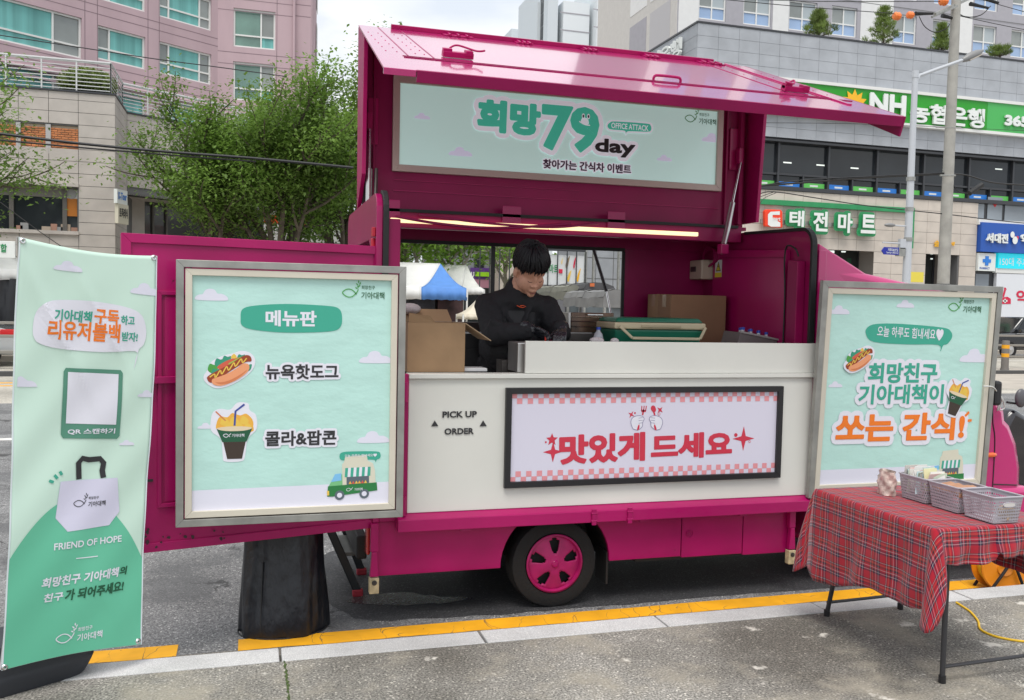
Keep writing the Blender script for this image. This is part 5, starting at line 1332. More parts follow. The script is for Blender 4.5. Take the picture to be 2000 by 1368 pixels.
# hair: a cap plus locks swept from the crown
hair = MB(); hball(hair, (0, .016, .060), .082, .094, .086, 24, 14); hball(hair, (0, .05, .02), .074, .062, .075)
rnd = random.Random(3)
for i in range(330):
    th = rnd.uniform(0, 2*PI); front = math.cos(th); sidek = abs(math.sin(th))
    el_end = (.02 if front > .55 else (-.10 if sidek > .6 and front > -.2 else -.42)) + rnd.uniform(-.12, .10)
    if front > .35 and front <= .75: el_end += -.10
    pts, rr = [], []
    n_ = 9; st = rnd.uniform(.9, 1.5); lk = rnd.uniform(.99, 1.09)+(.05 if rnd.random() < .12 else 0)
    for k in range(n_+1):
        t = k/n_; el = st+(el_end-st)*t; a = th+.35*math.sin(t*2.4)*rnd.uniform(.6, 1.0)*.5+(.12 if True else 0)*t
        k2 = lk+.05*math.sin(PI*t)
        pts.append(H(math.sin(a)*.085*math.cos(el)*k2, .012-math.cos(a)*.099*math.cos(el)*k2, .052+.092*math.sin(el)*k2))
        rr.append(.0072*(1-t)**.45*rnd.uniform(.7, 1.2)+.0010)
    hair.tube(pts, rr, 6)
part('hair', hair, M_hair, person, smooth='all')
# sweatshirt
sw = MB()
g = .016
sw.ball(CH_, .20+g, .135+g, .155+g, 18, 12).ball(BL_, .212+g, .17+g, .17+g, 18, 12).ball(PV, .19+g, .15+g, .11, 18, 12)
caps(sw, SHR, ELR, .072+g, .060+g); caps(sw, ELR, ELR.lerp(HDR, .86), .060+g, .040+g); caps(sw, SHL, ELL, .074+g, .060+g); caps(sw, ELL, ELL.lerp(HDL, .86), .058+g, .038+g)
caps(sw, NB-V(0, 0, .02), SHR, .100, .076); caps(sw, NB-V(0, 0, .02), SHL, .100, .076); caps(sw, NB-V(0, -.03, .03), NB+V(0, -.002, .045), .098, .092)
for (a, b, r) in ((ELR+V(-.03, -.04, .09), ELR+V(.05, -.05, .07), .022), (ELR+V(-.04, -.03, .05), ELR+V(.05, -.06, .035), .02), (CH_+V(-.1, -.14, .05), CH_+V(-.02, -.17, -.10), .016), (CH_+V(.06, -.15, .08), CH_+V(.0, -.17, -.08), .018), (BL_+V(-.18, -.08, -.02), BL_+V(-.1, -.15, -.03), .02)):
    caps(sw, a, b, r, r)
o_ = blob('sweatshirt', sw, M_sweat, .011, 5, person)
dsp = o_.modifiers.new('folds', 'DISPLACE'); tx = bpy.data.textures.new('folds', 'CLOUDS'); tx.noise_scale = .085; dsp.texture = tx; dsp.strength = .028; dsp.mid_level = .5
ap = MB()
def apq(u, v): return V(1.66+u*(.11+.10*(1-v)), 5.475-.035*(1-abs(u)**2)+.035*v-.01*(1-v), 1.30+.36*v)
n1, n2 = 14, 14
vs = [apq(-1+2*i/n1, j/n2)+V(0, .004*math.sin(i*1.1+j*.4)-.0, 0) for i in range(n1+1) for j in range(n2+1)]
ap.add(vs, [(i*(n2+1)+j, (i+1)*(n2+1)+j, (i+1)*(n2+1)+j+1, i*(n2+1)+j+1) for i in range(n1) for j in range(n2)])
o_ = part('apron', ap, M_apron, person, smooth='all')
shw = o_.modifiers.new('wrap', 'SHRINKWRAP'); shw.target = [x for x in person.children if x.name.startswith('sweatshirt')][0]; shw.offset = .006; shw.wrap_method = 'PROJECT'; shw.use_project_y = True; shw.use_positive_direction = True; shw.use_negative_direction = True
lg = PY(1018, 599, 5.445)
part('chest_emblem', MB().tube([lg+V(-.028, .003, .006), lg+V(-.012, -.004, -.003), lg+V(.012, -.006, -.007), lg+V(.030, -.002, .001), lg+V(.012, -.006, .006), lg+V(-.010, -.005, .004)], .0028, 6), mat('emblem_orange', (.75, .10, .03), .5), person, smooth='all')
tr = MB()
for x in (1.56, 1.75): caps(tr, V(x, 5.72, 1.22), V(x-.01, 5.70, .88), .118, .09); caps(tr, V(x-.01, 5.70, .88), V(x-.01, 5.75, .56), .085, .07)
blob('trousers', tr, M_trous, .02, 3, person)
for nm, w_, (f_, s2), cu in (('glove', HDR, RF, (.55, .6, .62, .6)), ('glove', HDL, LF, (.35, .38, .42, .45))):
    gm = MB(); hand(gm, w_, f_, s2, cu, .0022); caps(gm, w_-Vector(f_).normalized()*.05, w_, .037, .034)
    blob(nm, gm, M_glove, .004, 3, person)
for x in (1.55, 1.74): part('shoe', MB().box((x-.045, 5.53, .472), (x+.045, 5.80, .56)), M_black, person, bevel=.03, smooth=True)
tip = HDR+V(.078, -.055, -.045)
solo('sauce_bottle', MB().tube([tip+V(0, 0, .03), tip-V(.0, .01, .05), tip-V(0, .012, .09)], [.012, .018, .02], 12), mat('sauce_red', (.62, .03, .01), .3), 'small red squeeze bottle held in the gloved right hand of the cook', 'bottle', smooth=True)

# ================================================================ kitchen things in the truck
solo('prep_cabinet', MB().box((1.50, 4.98, 1.302), (2.45, 5.19, 1.478)), M_steel, 'stainless prep cabinet behind the raised part of the white counter', 'prep unit', bevel=.006)
solo('worktop', MB().box((1.47, 5.20, 1.20), (3.40, 5.34, 1.36)), M_dsteel, 'dark steel worktop along the inside of the counter', 'worktop', bevel=.004)
M_card = mat('cardboard', (.33, .21, .115), .8, var=.12, vscale=6, bump=.03); M_card_d = mat('cardboard_dark', (.27, .155, .085), .8, var=.12, vscale=5)
ob = thing('cardboard_box', 'open cardboard box with lifted flaps at the left end of the counter', 'box', (1.0, 5.2, 1.30))
w = .004; mb = MB().box((.86, 5.03, 1.302), (1.195, 5.034, 1.585)).box((.86, 5.034, 1.302), (.864, 5.36, 1.585)).box((1.191, 5.034, 1.302), (1.195, 5.36, 1.585)).box((.864, 5.356, 1.302), (1.191, 5.36, 1.585)).box((.864, 5.034, 1.302), (1.191, 5.356, 1.306))
part('box_wall', mb, M_card, ob)
mb = MB().obox(V(1.275, 5.19, 1.535), (.155, 0, -.10), (0, 1, 0), (.1, 0, .155), .185, .31, .004); part('box_flap', mb, mat('cardboard_light', (.46, .33, .21), .8), ob)
part('box_flap', MB().prism([(.865, 5.03, 1.587), (1.02, 5.03, 1.587), (.98, 5.02, 1.625), (.865, 5.02, 1.64)], (0, .004, 0)), M_card, ob)
part('box_flap', MB().prism([(.865, 5.36, 1.586), (1.19, 5.36, 1.586), (1.17, 5.42, 1.66), (.88, 5.42, 1.66)], (0, .004, 0)), M_card, ob)
solo('plastic_bag', MB().ball((.93, 5.38, 1.66), .07, .05, .035, 14, 8), mat('frosted_plastic', (.55, .5, .5), .4, bump=.6, bscale=30), 'crumpled pale plastic bag on top of the open cardboard box', 'bag', smooth='all')
solo('oven', MB().box((1.10, 5.75, 1.05), (1.62, 6.2, 1.50)).box((1.14, 5.742, 1.1), (1.58, 5.75, 1.40)), M_black, 'black oven behind the open cardboard box', 'oven', bevel=.008)
solo('paper_tray', MB().box((1.20, 5.06, 1.302), (1.34, 5.2, 1.322)), mat('white_tray', (.7, .7, .7), .4), 'white tray beside the open cardboard box on the counter ledge', 'tray', bevel=.004)
solo('splash_panel', MB().box((.92, 6.28, 1.15), (1.95, 6.33, 1.565)), mat('brown_steel', (.05, .038, .036), .35, metal=.3, var=.2, vscale=4), 'dark steel splash panel under the far window', 'panel', bevel=.004)
# griddle case
gr = thing('griddle_case', 'dark steel griddle case with glass lid raised between the cook and the cooler', 'griddle', (2.2, 5.75, 1.36))
part('case_base', MB().box((2.035, 5.58, 1.36), (2.372, 5.9, 1.515)), M_dsteel, gr, bevel=.005)
part('case_lid', MB().box((2.055, 5.60, 1.522), (2.36, 5.63, 1.655)), mat('smoked_lid', (.11, .06, .035), .25, metal=.4, var=.6, vscale=14, coat=.4), gr, bevel=.003)
part('lid_side', MB().box((2.033, 5.60, 1.522), (2.052, 5.85, 1.655)), M_steel, gr, bevel=.003)
for z in (1.56, 1.595, 1.625): part('wire_rack', MB().tube([(2.05, 5.592, z), (2.365, 5.592, z)], .0025, 5), M_chrome, gr)
part('lid_handle', MB().tube([(2.16, 5.575, 1.642), (2.27, 5.575, 1.642)], .005, 6), M_chrome, gr)
solo('pipe_rail', MB().tube([V(2.28, 6.2, 1.60), V(2.40, 6.1, 1.60), V(2.72, 5.6, 1.585)], .008, 8), M_steel, 'thin steel rail behind the griddle case', 'rail')
# cooler
co = thing('cooler_box', 'green cooler box with cream trim and lid handle behind the counter', 'cooler', (2.55, 5.5, 1.36))
M_cg = mat('cooler_green', (.012, .16, .095), .35, bump=.02); M_cc = mat('cooler_cream', (.58, .50, .33), .4)
part('cooler_tub', MB().add([(2.28, 5.34, 1.36), (2.84, 5.34, 1.36), (2.84, 5.70, 1.36), (2.28, 5.70, 1.36), (2.245, 5.30, 1.555), (2.875, 5.30, 1.555), (2.875, 5.74, 1.555), (2.245, 5.74, 1.555)], [(0, 3, 2, 1), (4, 5, 6, 7), (0, 1, 5, 4), (1, 2, 6, 5), (2, 3, 7, 6), (3, 0, 4, 7)]), M_cg, co, bevel=.012)
part('cooler_rim', MB().box((2.235, 5.285, 1.557), (2.885, 5.755, 1.60)), M_cc, co, bevel=.010)
part('cooler_latch', MB().box((2.42, 5.275, 1.568), (2.70, 5.284, 1.585)), mat('cooler_cream_dark', (.45, .38, .24), .4), co, bevel=.003)
part('cooler_lid', MB().add([(2.245, 5.295, 1.602), (2.875, 5.295, 1.602), (2.875, 5.745, 1.602), (2.245, 5.745, 1.602), (2.27, 5.32, 1.63), (2.85, 5.32, 1.63), (2.85, 5.72, 1.63), (2.27, 5.72, 1.63)], [(0, 3, 2, 1), (4, 5, 6, 7), (0, 1, 5, 4), (1, 2, 6, 5), (2, 3, 7, 6), (3, 0, 4, 7)]), M_cg, co, bevel=.010)
for x in (2.40, 2.68): part('cup_well', MB().lathe([(0, .002), (.035, .002), (.045, .0)], (x, 5.5, 1.631), (0, 0, 1), 20), mat('cooler_well', (.006, .09, .05), .4), co)
mb = MB().bar(V(2.262, 5.265, 1.575), V(2.35, 5.262, 1.50), .018, .012, up=(0, 1, 0)).bar(V(2.35, 5.262, 1.50), V(2.83, 5.262, 1.498), .018, .012, up=(0, 1, 0)).bar(V(2.83, 5.262, 1.498), V(2.872, 5.265, 1.575), .018, .012, up=(0, 1, 0))
part('cooler_handle', mb, M_cc, co, bevel=.004)
# two cardboard cartons
def carton(label, x0, y0, x1, y1, z0, z1, mt, tape):
    c = thing('sealed_carton', label, 'box', ((x0+x1)/2, (y0+y1)/2, z0), 'sealed cartons beside the bulkhead')
    part('carton_body', MB().box((x0, y0, z0), (x1, y1, z1)), mt, c, bevel=.004)
    part('packing_tape', MB().box((x0-.0012, (y0+y1)/2-.03, z1-.09), (x0-.0002, (y0+y1)/2+.03, z1-.001)), mat('packing_tape', (.45, .33, .22), .2, coat=.8), c)
    part('carton_seam', MB().box((x0-.001, y0+.02, z1-.0005), (x1, y0+.023, z1+.0006)), M_card_d, c)
carton('sealed brown carton with its broad side to the counter, right of the cooler', 2.93, 5.90, 3.38, 6.12, 1.36, 1.795, M_card_d, 1)
carton('sealed brown carton half hidden behind the broad one beside the bulkhead', 2.95, 6.135, 3.40, 6.34, 1.36, 1.80, M_card, 1)
# tray of bottles
tr_ = thing('bottle_crate', 'grey tilted crate of small clear bottles at the right end of the counter', 'crate', (3.25, 5.35, 1.36))
part('crate_side', MB().prism([(3.10, 5.28, 1.40), (3.14, 5.28, 1.545), (3.42, 5.28, 1.497), (3.42, 5.28, 1.40)], (0, .012, 0)), mat('crate_grey', (.16, .13, .13), .4), tr_, bevel=.003)
part('crate_rim', MB().bar(V(3.135, 5.275, 1.55), V(3.425, 5.275, 1.50), .012, .008, up=(0, 1, 0)), mat('crate_rim', (.35, .32, .31), .4), tr_)
part('crate_side', MB().prism([(3.14, 5.292, 1.545), (3.14, 5.50, 1.55), (3.10, 5.50, 1.40), (3.10, 5.292, 1.40)], (.01, 0, 0)), MATS['crate_grey'], tr_, bevel=.003)
M_pet = mat('clear_bottle', (.75, .77, .82), .12, alpha=.55, coat=1, bump=.3, bscale=40); M_cap = mat('cap_blue', (.02, .06, .42), .4)
def bottle(label, group, loc, s=1.0, rot=0):
    t = thing('water_bottle', label, 'bottle', loc, group)
    a = link('bottle_body', MB().lathe([(0, 0), (.03*s, 0), (.032*s, .01*s), (.031*s, .08*s), (.032*s, .10*s), (.026*s, .125*s), (.013*s, .14*s), (.012*s, .15*s)], n=18).mesh('bottle_body'), M_pet, None, smooth='all'); a.parent = t
    c = link('bottle_cap', MB().lathe([(0, .168*s), (.0135*s, .167*s), (.0145*s, .15*s), (0, .149*s)], n=16).mesh('bottle_cap'), M_cap, None, smooth=True); c.parent = t
    return t
wb = bottle('single clear water bottle with blue cap behind the counter, right of the cook', None, (2.13, 5.30, 1.40), 1.0)
fb = bottle('first clear bottle at the left end of the grey crate', 'bottles in the grey crate', (3.185, 5.33, 1.42), .95)
pos = [((3.245, 5.33), 'clear bottle second along the front of the grey crate'), ((3.305, 5.33), 'clear bottle third along the front of the grey crate'), ((3.365, 5.33), 'clear bottle at the right end of the grey crate'), ((3.21, 5.40), 'clear bottle in the back row of the crate, left one'), ((3.28, 5.40), 'clear bottle in the back row of the crate, middle one'), ((3.35, 5.40), 'clear bottle in the back row of the crate, right one')]
for (x, y), lb in pos: dup(fb, (x, y, 1.42-.17*(x-3.185)), 0, lb)
solo('crumpled_napkins', MB().ball((2.08, 5.20, 1.487), .05, .03, .02, 12, 6).ball((2.20, 5.20, 1.485), .03, .02, .018, 10, 6), mat('tissue_white', (.6, .55, .55), .8, bump=.8, bscale=40), 'crumpled white napkins beside the single water bottle', 'napkins', kind='stuff', smooth='all')
# ================================================================ the street behind
def slabs(pl, cols, rows, h, mt, parent, name='stone_panel', gap=.012, skip=None, dep=.03, jit=.0):
    """one shared box, placed once per cladding stone; cols and rows are joint positions on the board"""
    cache = {}; n = 0
    rx = Matrix((pl.ex, pl.ey, pl.n)).transposed().to_4x4()
    for r in range(len(rows)-1):
        cs = cols[r % len(cols)] if isinstance(cols[0], (list, tuple)) else cols
        for c in range(len(cs)-1):
            a0, a1, b0, b1 = cs[c], cs[c+1], rows[r], rows[r+1]
            if skip and skip((a0+a1)/2, (b0+b1)/2): continue
            k = (round(a1-a0, 3), round(b1-b0, 3))
            if k not in cache:
                w_, h_ = (a1-a0-gap)/2, (b1-b0-gap)/2
                me = MB().box((-w_, -h_, 0), (w_, h_, dep)).mesh(name); me.materials.append(mt); cache[k] = me
            o = bpy.data.objects.new(name, cache[k]); COL.objects.link(o); n += 1
            M = rx.copy(); M.translation = pl.w((a0+a1)/2, (b0+b1)/2, h+random.uniform(-1, 1)*jit)
            o.parent = parent; o.matrix_parent_inverse = Matrix.Translation(parent.get('_loc', (0, 0, 0))).inverted(); o.matrix_world = M
            o.matrix_basis = M
    return n
def lin(a, b, n): return [a+(b-a)*i/n for i in range(n+1)]
def pbox(pl, a0, b0, a1, b1, h0, h1, mt, parent, name, **kw): return slab(pl, a0, b0, a1, b1, h0, h1, mt, parent, name, **kw)
M_joint = mat('joint_dark', (.15, .15, .15), .9)
M_gpan = mat('grey_granite', (.36, .38, .41), .6, var=.11, vscale=1.3, detail=8)
M_bpan = mat('beige_stone', (.56, .50, .44), .65, var=.10, vscale=1.6, detail=8)
M_spec = mat('podium_stone', (.47, .43, .395), .7, var=.12, vscale=1.4, detail=8)
M_winf = mat('window_frame_white', (.72, .72, .70), .5)
M_dgl = mat('dark_glazing', (.020, .024, .028), .08, coat=.0, spec=.45, var=.5, vscale=.25)
M_mull = mat('dark_mullion', (.035, .037, .042), .4)
M_teal2 = mat('teal_glazing', (.16, .38, .37), .12, coat=.6, var=.25, vscale=.5)
M_grgl = mat('grey_glazing', (.24, .26, .25), .15, coat=.5, var=.2, vscale=.5)
M_blgl = mat('blue_glazing', (.30, .42, .62), .15, coat=.5, var=.12, vscale=.4)
M_curt = mat('curtain_teal', (.16, .42, .40), .8, var=.25, vscale=4, stretch=(1, 1, .02))

def window(parent, pl, a0, b0, a1, b1, vs=(.5,), hs=(.4,), panes=None, rec=.18, fr=.07, curtain=None, h=0):
    """recessed window: frame with bars, one pane per opening"""
    mb = MB()
    def bx(x0, y0, x1, y1, h0, h1): mb.prism([pl.w(x0, y0, h0), pl.w(x1, y0, h0), pl.w(x1, y1, h0), pl.w(x0, y1, h0)], pl.n*(h1-h0))
    hh = h-rec
    bx(a0, b0, a1, b0+fr, hh, hh+.06); bx(a0, b1-fr, a1, b1, hh, hh+.06); bx(a0, b0+fr, a0+fr, b1-fr, hh, hh+.06); bx(a1-fr, b0+fr, a1, b1-fr, hh, hh+.06)
    xs = [a0]+[a0+(a1-a0)*v for v in vs]+[a1]; ys = [b0]+[b0+(b1-b0)*v for v in hs]+[b1]
    for x in xs[1:-1]: bx(x-fr*.45, b0+fr, x+fr*.45, b1-fr, hh, hh+.055)
    for y in ys[1:-1]: bx(a0+fr, y-fr*.45, a1-fr, y+fr*.45, hh, hh+.05)
    wo = part('window', mb, M_winf, parent)
    k = 0
    for j in range(len(ys)-1):
        for i in range(len(xs)-1):
            mt = panes[(j*(len(xs)-1)+i) % len(panes)] if panes else M_grgl
            part('pane', MB().prism([pl.w(xs[i]+.01, ys[j]+.01, hh-.005), pl.w(xs[i+1]-.01, ys[j]+.01, hh-.005), pl.w(xs[i+1]-.01, ys[j+1]-.01, hh-.005), pl.w(xs[i]+.01, ys[j+1]-.01, hh-.005)], -pl.n*.02), mt, wo)
    return wo
def wall_with_holes(pl, a0, b0, a1, b1, holes, mt, parent, name='wall', th=.3, h=0):
    """flat wall cut around rectangular openings, with depth in the reveals"""
    xs = sorted({a0, a1}|{x for q in holes for x in (q[0], q[2])}); ys = sorted({b0, b1}|{y for q in holes for y in (q[1], q[3])})
    xs = [x for x in xs if a0 <= x <= a1]; ys = [y for y in ys if b0 <= y <= b1]
    def hole(cx, cy): return any(q[0] < cx < q[2] and q[1] < cy < q[3] for q in holes)
    mb = MB()
    for j in range(len(ys)-1):
        run = None
        for i in range(len(xs)):
            solid = i < len(xs)-1 and not hole((xs[i]+xs[i+1])/2, (ys[j]+ys[j+1])/2)
            if solid and run is None: run = xs[i]
            if not solid and run is not None:
                mb.prism([pl.w(run, ys[j], h), pl.w(xs[i], ys[j], h), pl.w(xs[i], ys[j+1], h), pl.w(run, ys[j+1], h)], -pl.n*th); run = None
    return part(name, mb, mt, parent)

# ---------------------------------------------------------------- bank and market building
YB = 36.0
c0 = PY(1362.5, 45, YB); XB = c0.x
bank = thing('bank_building', 'grey stone clad bank and market block with green sign over the pink truck', 'building', (XB+10, YB+4, 0))
bp = Pl((XB, YB, 0), (1, 0, 0), (0, 0, 1))
stp = (PY(1954.7, 117, YB).x-XB)/16
top = c0.z; rowh = (PY(1362, 45, YB).z-PY(1360, 117, YB).z)/3
zg1 = PY(1478, 269, YB).z; zg0 = PY(1466, 364, YB).z
XE = XB+stp*26
part('wall', MB().box((XB+.02, YB+.05, zg1), (XE, YB+14, top)), M_joint, bank)
nrow = int(round((top-zg1)/rowh)); rowh = (top-zg1)/nrow
sg_b = [bp.ab(1602, 168.5), bp.ab(2000, 207), bp.ab(2000, 267), bp.ab(1488, 221)]
sgz0, sgz1 = sg_b[3][1], sg_b[1][1]
slabs(bp, [stp*i for i in range(0, 23)], [zg1+rowh*i for i in range(nrow+1)], .0, M_gpan, bank, skip=lambda a, b: sgz0+.1 < b < sgz1-.1 and a > 0)
part('parapet_cap', MB().box((XB-.05, YB-.06, top), (XE, YB+.3, top+.08)).box((XB-.05, YB+.3, top), (XB+.25, YB+14, top+.08)), M_mull, bank)
sp_ = Pl((XB, YB+14, 0), (0, -1, 0), (0, 0, 1))
slabs(sp_, [14-stp*1.3*i for i in range(10, -1, -1)], [zg1+rowh*i for i in range(nrow+1)], -.02, M_gpan, bank)
# sign board on the facade
M_sgn = mat('sign_green', (.015, .30, .012), .4); M_sgn2 = mat('sign_green_light', (.06, .42, .09), .4); M_ltw = mat('letter_white', (.75, .78, .76), .45); M_ltsh = mat('letter_side', (.30, .32, .32), .6)
pbox(bp, .6, sgz0, 3.4+bp.ab(1920, 230)[0]-3.4, sgz1, .04, .25, M_sgn, bank, 'sign_board')
pbox(bp, bp.ab(1920, 230)[0]+.01, sgz0, XE-XB, sgz1, .04, .25, M_sgn2, bank, 'sign_board')
for z in (sgz0, sgz1): pbox(bp, .55, z-.07, XE-XB, z+.07, .04, .32, M_winf, bank, 'sign_trim')
sp2 = Pl((XB, YB-.26, 0), (1, 0, 0), (0, 0, 1))
lettering(sp2, 'NH', 1696, 221, 1766, 190, M_ltw, bank, .01, .05, depth=.12)
lettering(sp2, '농협은행', 1776, 239, 1920, 215, M_ltw, bank, .01, .035, depth=.12)
lettering(sp2, '365', 1960, 245, 2006, 230, M_ltw, bank, .01, .06, depth=.10)
M_sun = mat('emblem_yellow', (.85, .45, .01), .45)
q = sp2.ab(1668, 205)
for k, an in enumerate((25, 55, 90, 125, 155)):
    c_, s_ = math.cos(R(an)), math.sin(R(an)); L = .72
    patch(sp2, [(q[0]-s_*.03, q[1]+c_*.03), (q[0]+c_*L*.6-s_*.14, q[1]+s_*L*.6+c_*.14), (q[0]+c_*L, q[1]+s_*L), (q[0]+c_*L*.6+s_*.14, q[1]+s_*L*.6-c_*.14)], M_sun, bank, h=.02+.004*k, px=False, name='emblem_leaf')
# side wall letters
sw_ = Pl((XB-.02, 0, 0), (0, -1, 0), (0, 0, 1))
lettering(sw_, '협은행', 1277, 141, 1337, 73, M_ltw, bank, .10, .035, depth=.12)
# dark glass band
pbox(bp, .0, zg0, XE-XB, zg1, -.35, -.33, M_dgl, bank, 'glazing')
part('floor_slab', MB().box((XB, YB+.3, zg0-.1), (XE, YB+14, zg0)), M_joint, bank)
for y_ in (zg0, zg1): pbox(bp, .0, y_-.09, XE-XB, y_+.09, -.33, .03, M_mull, bank, 'band_rail')
tz = bp.ab(1473.6, 335)[1]; pbox(bp, 0, tz-.045, XE-XB, tz+.045, -.33, -.2, M_mull, bank, 'transom')
mx_ = [bp.ab(x, y)[0] for x, y in ((1525.5, 300), (1623, 310), (1717, 320), (1812, 330), (1899, 340))]
st2 = (mx_[-1]-mx_[0])/4; mull = [mx_[0]+st2*i for i in range(-1, 9)]
for a in mull: pbox(bp, a-.05, zg0, a+.05, zg1, -.33, -.16, M_mull, bank, 'mullion')
M_stg = mat('sticker_green', (.12, .55, .10), .5); M_stb = mat('sticker_blue', (.02, .20, .66), .5)
for i in range(-2, 18):
    a = mx_[0]+st2/2*i
    if i % 2: pbox(bp, a-.035, zg0, a+.035, tz, -.33, -.18, M_mull, bank, 'mullion')
    s_ = pbox(bp, a+.10, zg0+.12, a+st2/2-.10, zg0+.36, -.329, -.32, M_stg if i % 2 else M_stb, bank, 'window_sticker')
    pbox(bp, a+st2*.17, zg0+.20, a+st2*.33, zg0+.28, -.3195, -.317, M_ltw, s_, 'sticker_print')
for x, y in ((1478, 311), (1546, 316), (1611, 321), (1678, 327), (1858, 330), (1961, 329)):
    a, b = bp.ab(x, y); pbox(bp, a-.22, b-.03, a+.22, b+.03, -.329, -.325, mat('lamp_panel', (.8, .85, .8), .4, emit=.35), bank, 'ceiling_lamp')
# beige market storey
a_r = bp.ab(1909, 460)[0]
op1 = (bp.ab(1590, 477)[0], 0, bp.ab(1721, 482)[0], bp.ab(1660, 480)[1]); op2 = (bp.ab(1808, 490)[0], 0, bp.ab(1873, 492)[0], bp.ab(1840, 490)[1])
wall_with_holes(bp, 0, 0, a_r, zg0-.1, [op1, op2], M_joint, bank, 'market_wall', th=.6, h=-.06)
crow = (bp.ab(1880, 453)[1]-bp.ab(1875, 536)[1])/4
ccol = bp.ab(1874, 470)[0]-bp.ab(1813, 466)[0]; ccol /= 2
ccol = (bp.ab(1713, 450)[0]-bp.ab(1643, 446)[0])/2
br = [zg0-.1-crow*i for i in range(int((zg0)/crow)+1)][::-1]
slabs(bp, [a_r-ccol*i for i in range(int(a_r/ccol), -1, -1)], br, -.055, M_bpan, bank, gap=.014, skip=lambda a, b: any(q[0] < a < q[2] and b < q[3] for q in (op1, op2)))
# reveals and dim interiors with lamps
M_int = mat('shop_interior', (.03, .035, .035), .6, var=.4, vscale=.6)
for q in (op1, op2):
    part('recess_back', MB().box((XB+q[0]-.3, YB+1.6, 0), (XB+q[2]+.3, YB+1.7, q[3])), M_int, bank)
    part('recess_jamb', MB().box((XB+q[2]-.02, YB+.52, 0), (XB+q[2]+.9, YB+1.6, q[3])), mat('jamb_stone', (.40, .36, .33), .7), bank)
    part('recess_lintel', MB().box((XB+q[0]-.3, YB+.54, q[3]), (XB+q[2]+.3, YB+1.7, q[3]+.2)), MATS['jamb_stone'], bank)
ip = Pl((XB, YB+1.6, 0), (1, 0, 0), (0, 0, 1))
for x0_, y0_, x1_, y1_, c_ in ((1618, 494, 1629, 490, 'w'), (1640, 493, 1651, 491, 'w'), (1653, 530, 1662, 505, 'g'), (1690, 540, 1706, 500, 'g'), (1703, 523, 1719, 513, 'l'), (1817, 497, 1822, 495, 'w'), (1817, 507, 1822, 505, 'w')):
    a0, b0 = ip.ab(x0_, y0_); a1, b1 = ip.ab(x1_, y1_)
    pbox(ip, a0, b0, a1, b1, .01, .03, mat('lit_shop', (.85, .95, .9), .5, emit=.7) if c_ == 'w' else mat('shelf_green', (.03, .12, .07), .4) if c_ == 'g' else mat('shop_letter', (.10, .45, .28), .5), bank, 'shop_light' if c_ == 'w' else 'shop_fitting')
# glass door leaf lines
for x in (1640, 1675, 1706): a, b = ip.ab(x, 500); pbox(ip, a-.04, 0, a+.04, op1[3], .01, .06, M_mull, bank, 'door_frame')
a, b = ip.ab(1822, 520); pbox(ip, a-.05, 0, a+.05, op2[3], .01, .06, M_mull, bank, 'door_frame')
M_stripe = mat('stripe_green', (.02, .26, .09), .45, var=.1)
zs1, zs0 = bp.ab(1460.5, 388)[1], bp.ab(1459, 398)[1]; a_s = bp.ab(1783, 410)[0]
pbox(bp, 0, zs0, a_s, zs1, .0, .14, M_stripe, bank, 'green_band')
pbox(bp, a_s-.12, bp.ab(1781, 486)[1], a_s, zs0, .0, .14, M_stripe, bank, 'green_band')
# market letters: white faces on green boxes
ml = Pl((XB, YB-.10, 0), (1, 0, 0), (0, 0, 1))
a0, b0 = ml.ab(1484, 436); a1, b1 = ml.ab(1707, 430); pbox(ml, a0, b0, a1, b0+.18, .0, .08, M_grey, bank, 'letter_rail')
def boxlet(ch, x0, y0, x1, y1):
    vs, fs, bd = text_mesh(ch, .035)
    mk = lettering(ml, ch, x0, y0, x1, y1, M_ltw, bank, .30, .035, outline=.13, omat=M_stripe, depth=.02, name='shop_letter')
    return mk
def hull_box(pts_ab, h0, h1, mt, nm):
    mb = MB().prism([ml.w(a, b, h0) for a, b in pts_ab], ml.n*(h1-h0)); return part(nm, mb, mt, bank, bevel=.04)
for ch, x0, y0, x1, y1 in (('태', 1534, 443, 1563, 414), ('전', 1580, 452, 1609, 416), ('마', 1628, 455, 1657, 419), ('트', 1673, 456, 1702, 422)):
    boxlet(ch, x0, y0, x1, y1)
    a0, b0 = ml.ab(x0, y0); a1, b1 = ml.ab(x1, y1); g_ = .02
    pts = {'태': [(0, 0), (1, 0), (1, 1), (0, 1)], '전': [(.1, 0), (1, 0), (1, 1), (0, 1), (0, .45), (.1, .4)], '마': [(.05, .15), (.65, .1), (.7, -.03), (1, -.03), (1, 1), (0, 1), (0, .15)], '트': [(0, 0), (1, 0), (1, .2), (1, 1), (.02, 1), (.02, .3), (0, .2)]}[ch]
    hull_box([(a0+(a1-a0)*u, b0+(b1-b0)*v) for u, v in pts], .04, .175, M_stripe, 'letter_box')
rr_ = [(1489, 443), (1488, 414), (1491, 410), (1520, 411), (1523, 415), (1523, 446)]
M_lred = mat('logo_red', (.85, .05, .01), .45)
hull_box([ml.ab(x, y) for x, y in rr_], .04, .24, M_lred, 'logo_box')
patch(ml, [(1494, 440), (1494, 420), (1499, 415), (1517, 414), (1517, 421), (1503, 421), (1503, 428), (1518, 436), (1518, 444), (1500, 444)], M_ltw, bank, h=.25, name='logo_mark')
lettering(ml, 'mart', 1503, 432, 1518, 426, M_ltw, bank, .26, .03)
lettering(bp, '쏠', 1823, 482, 1840, 471, M_sun, bank, .02, .02, depth=.04, shear=.2); lettering(bp, '에', 1852, 480, 1863, 473, M_sun, bank, .02, .0, depth=.04, shear=.2)
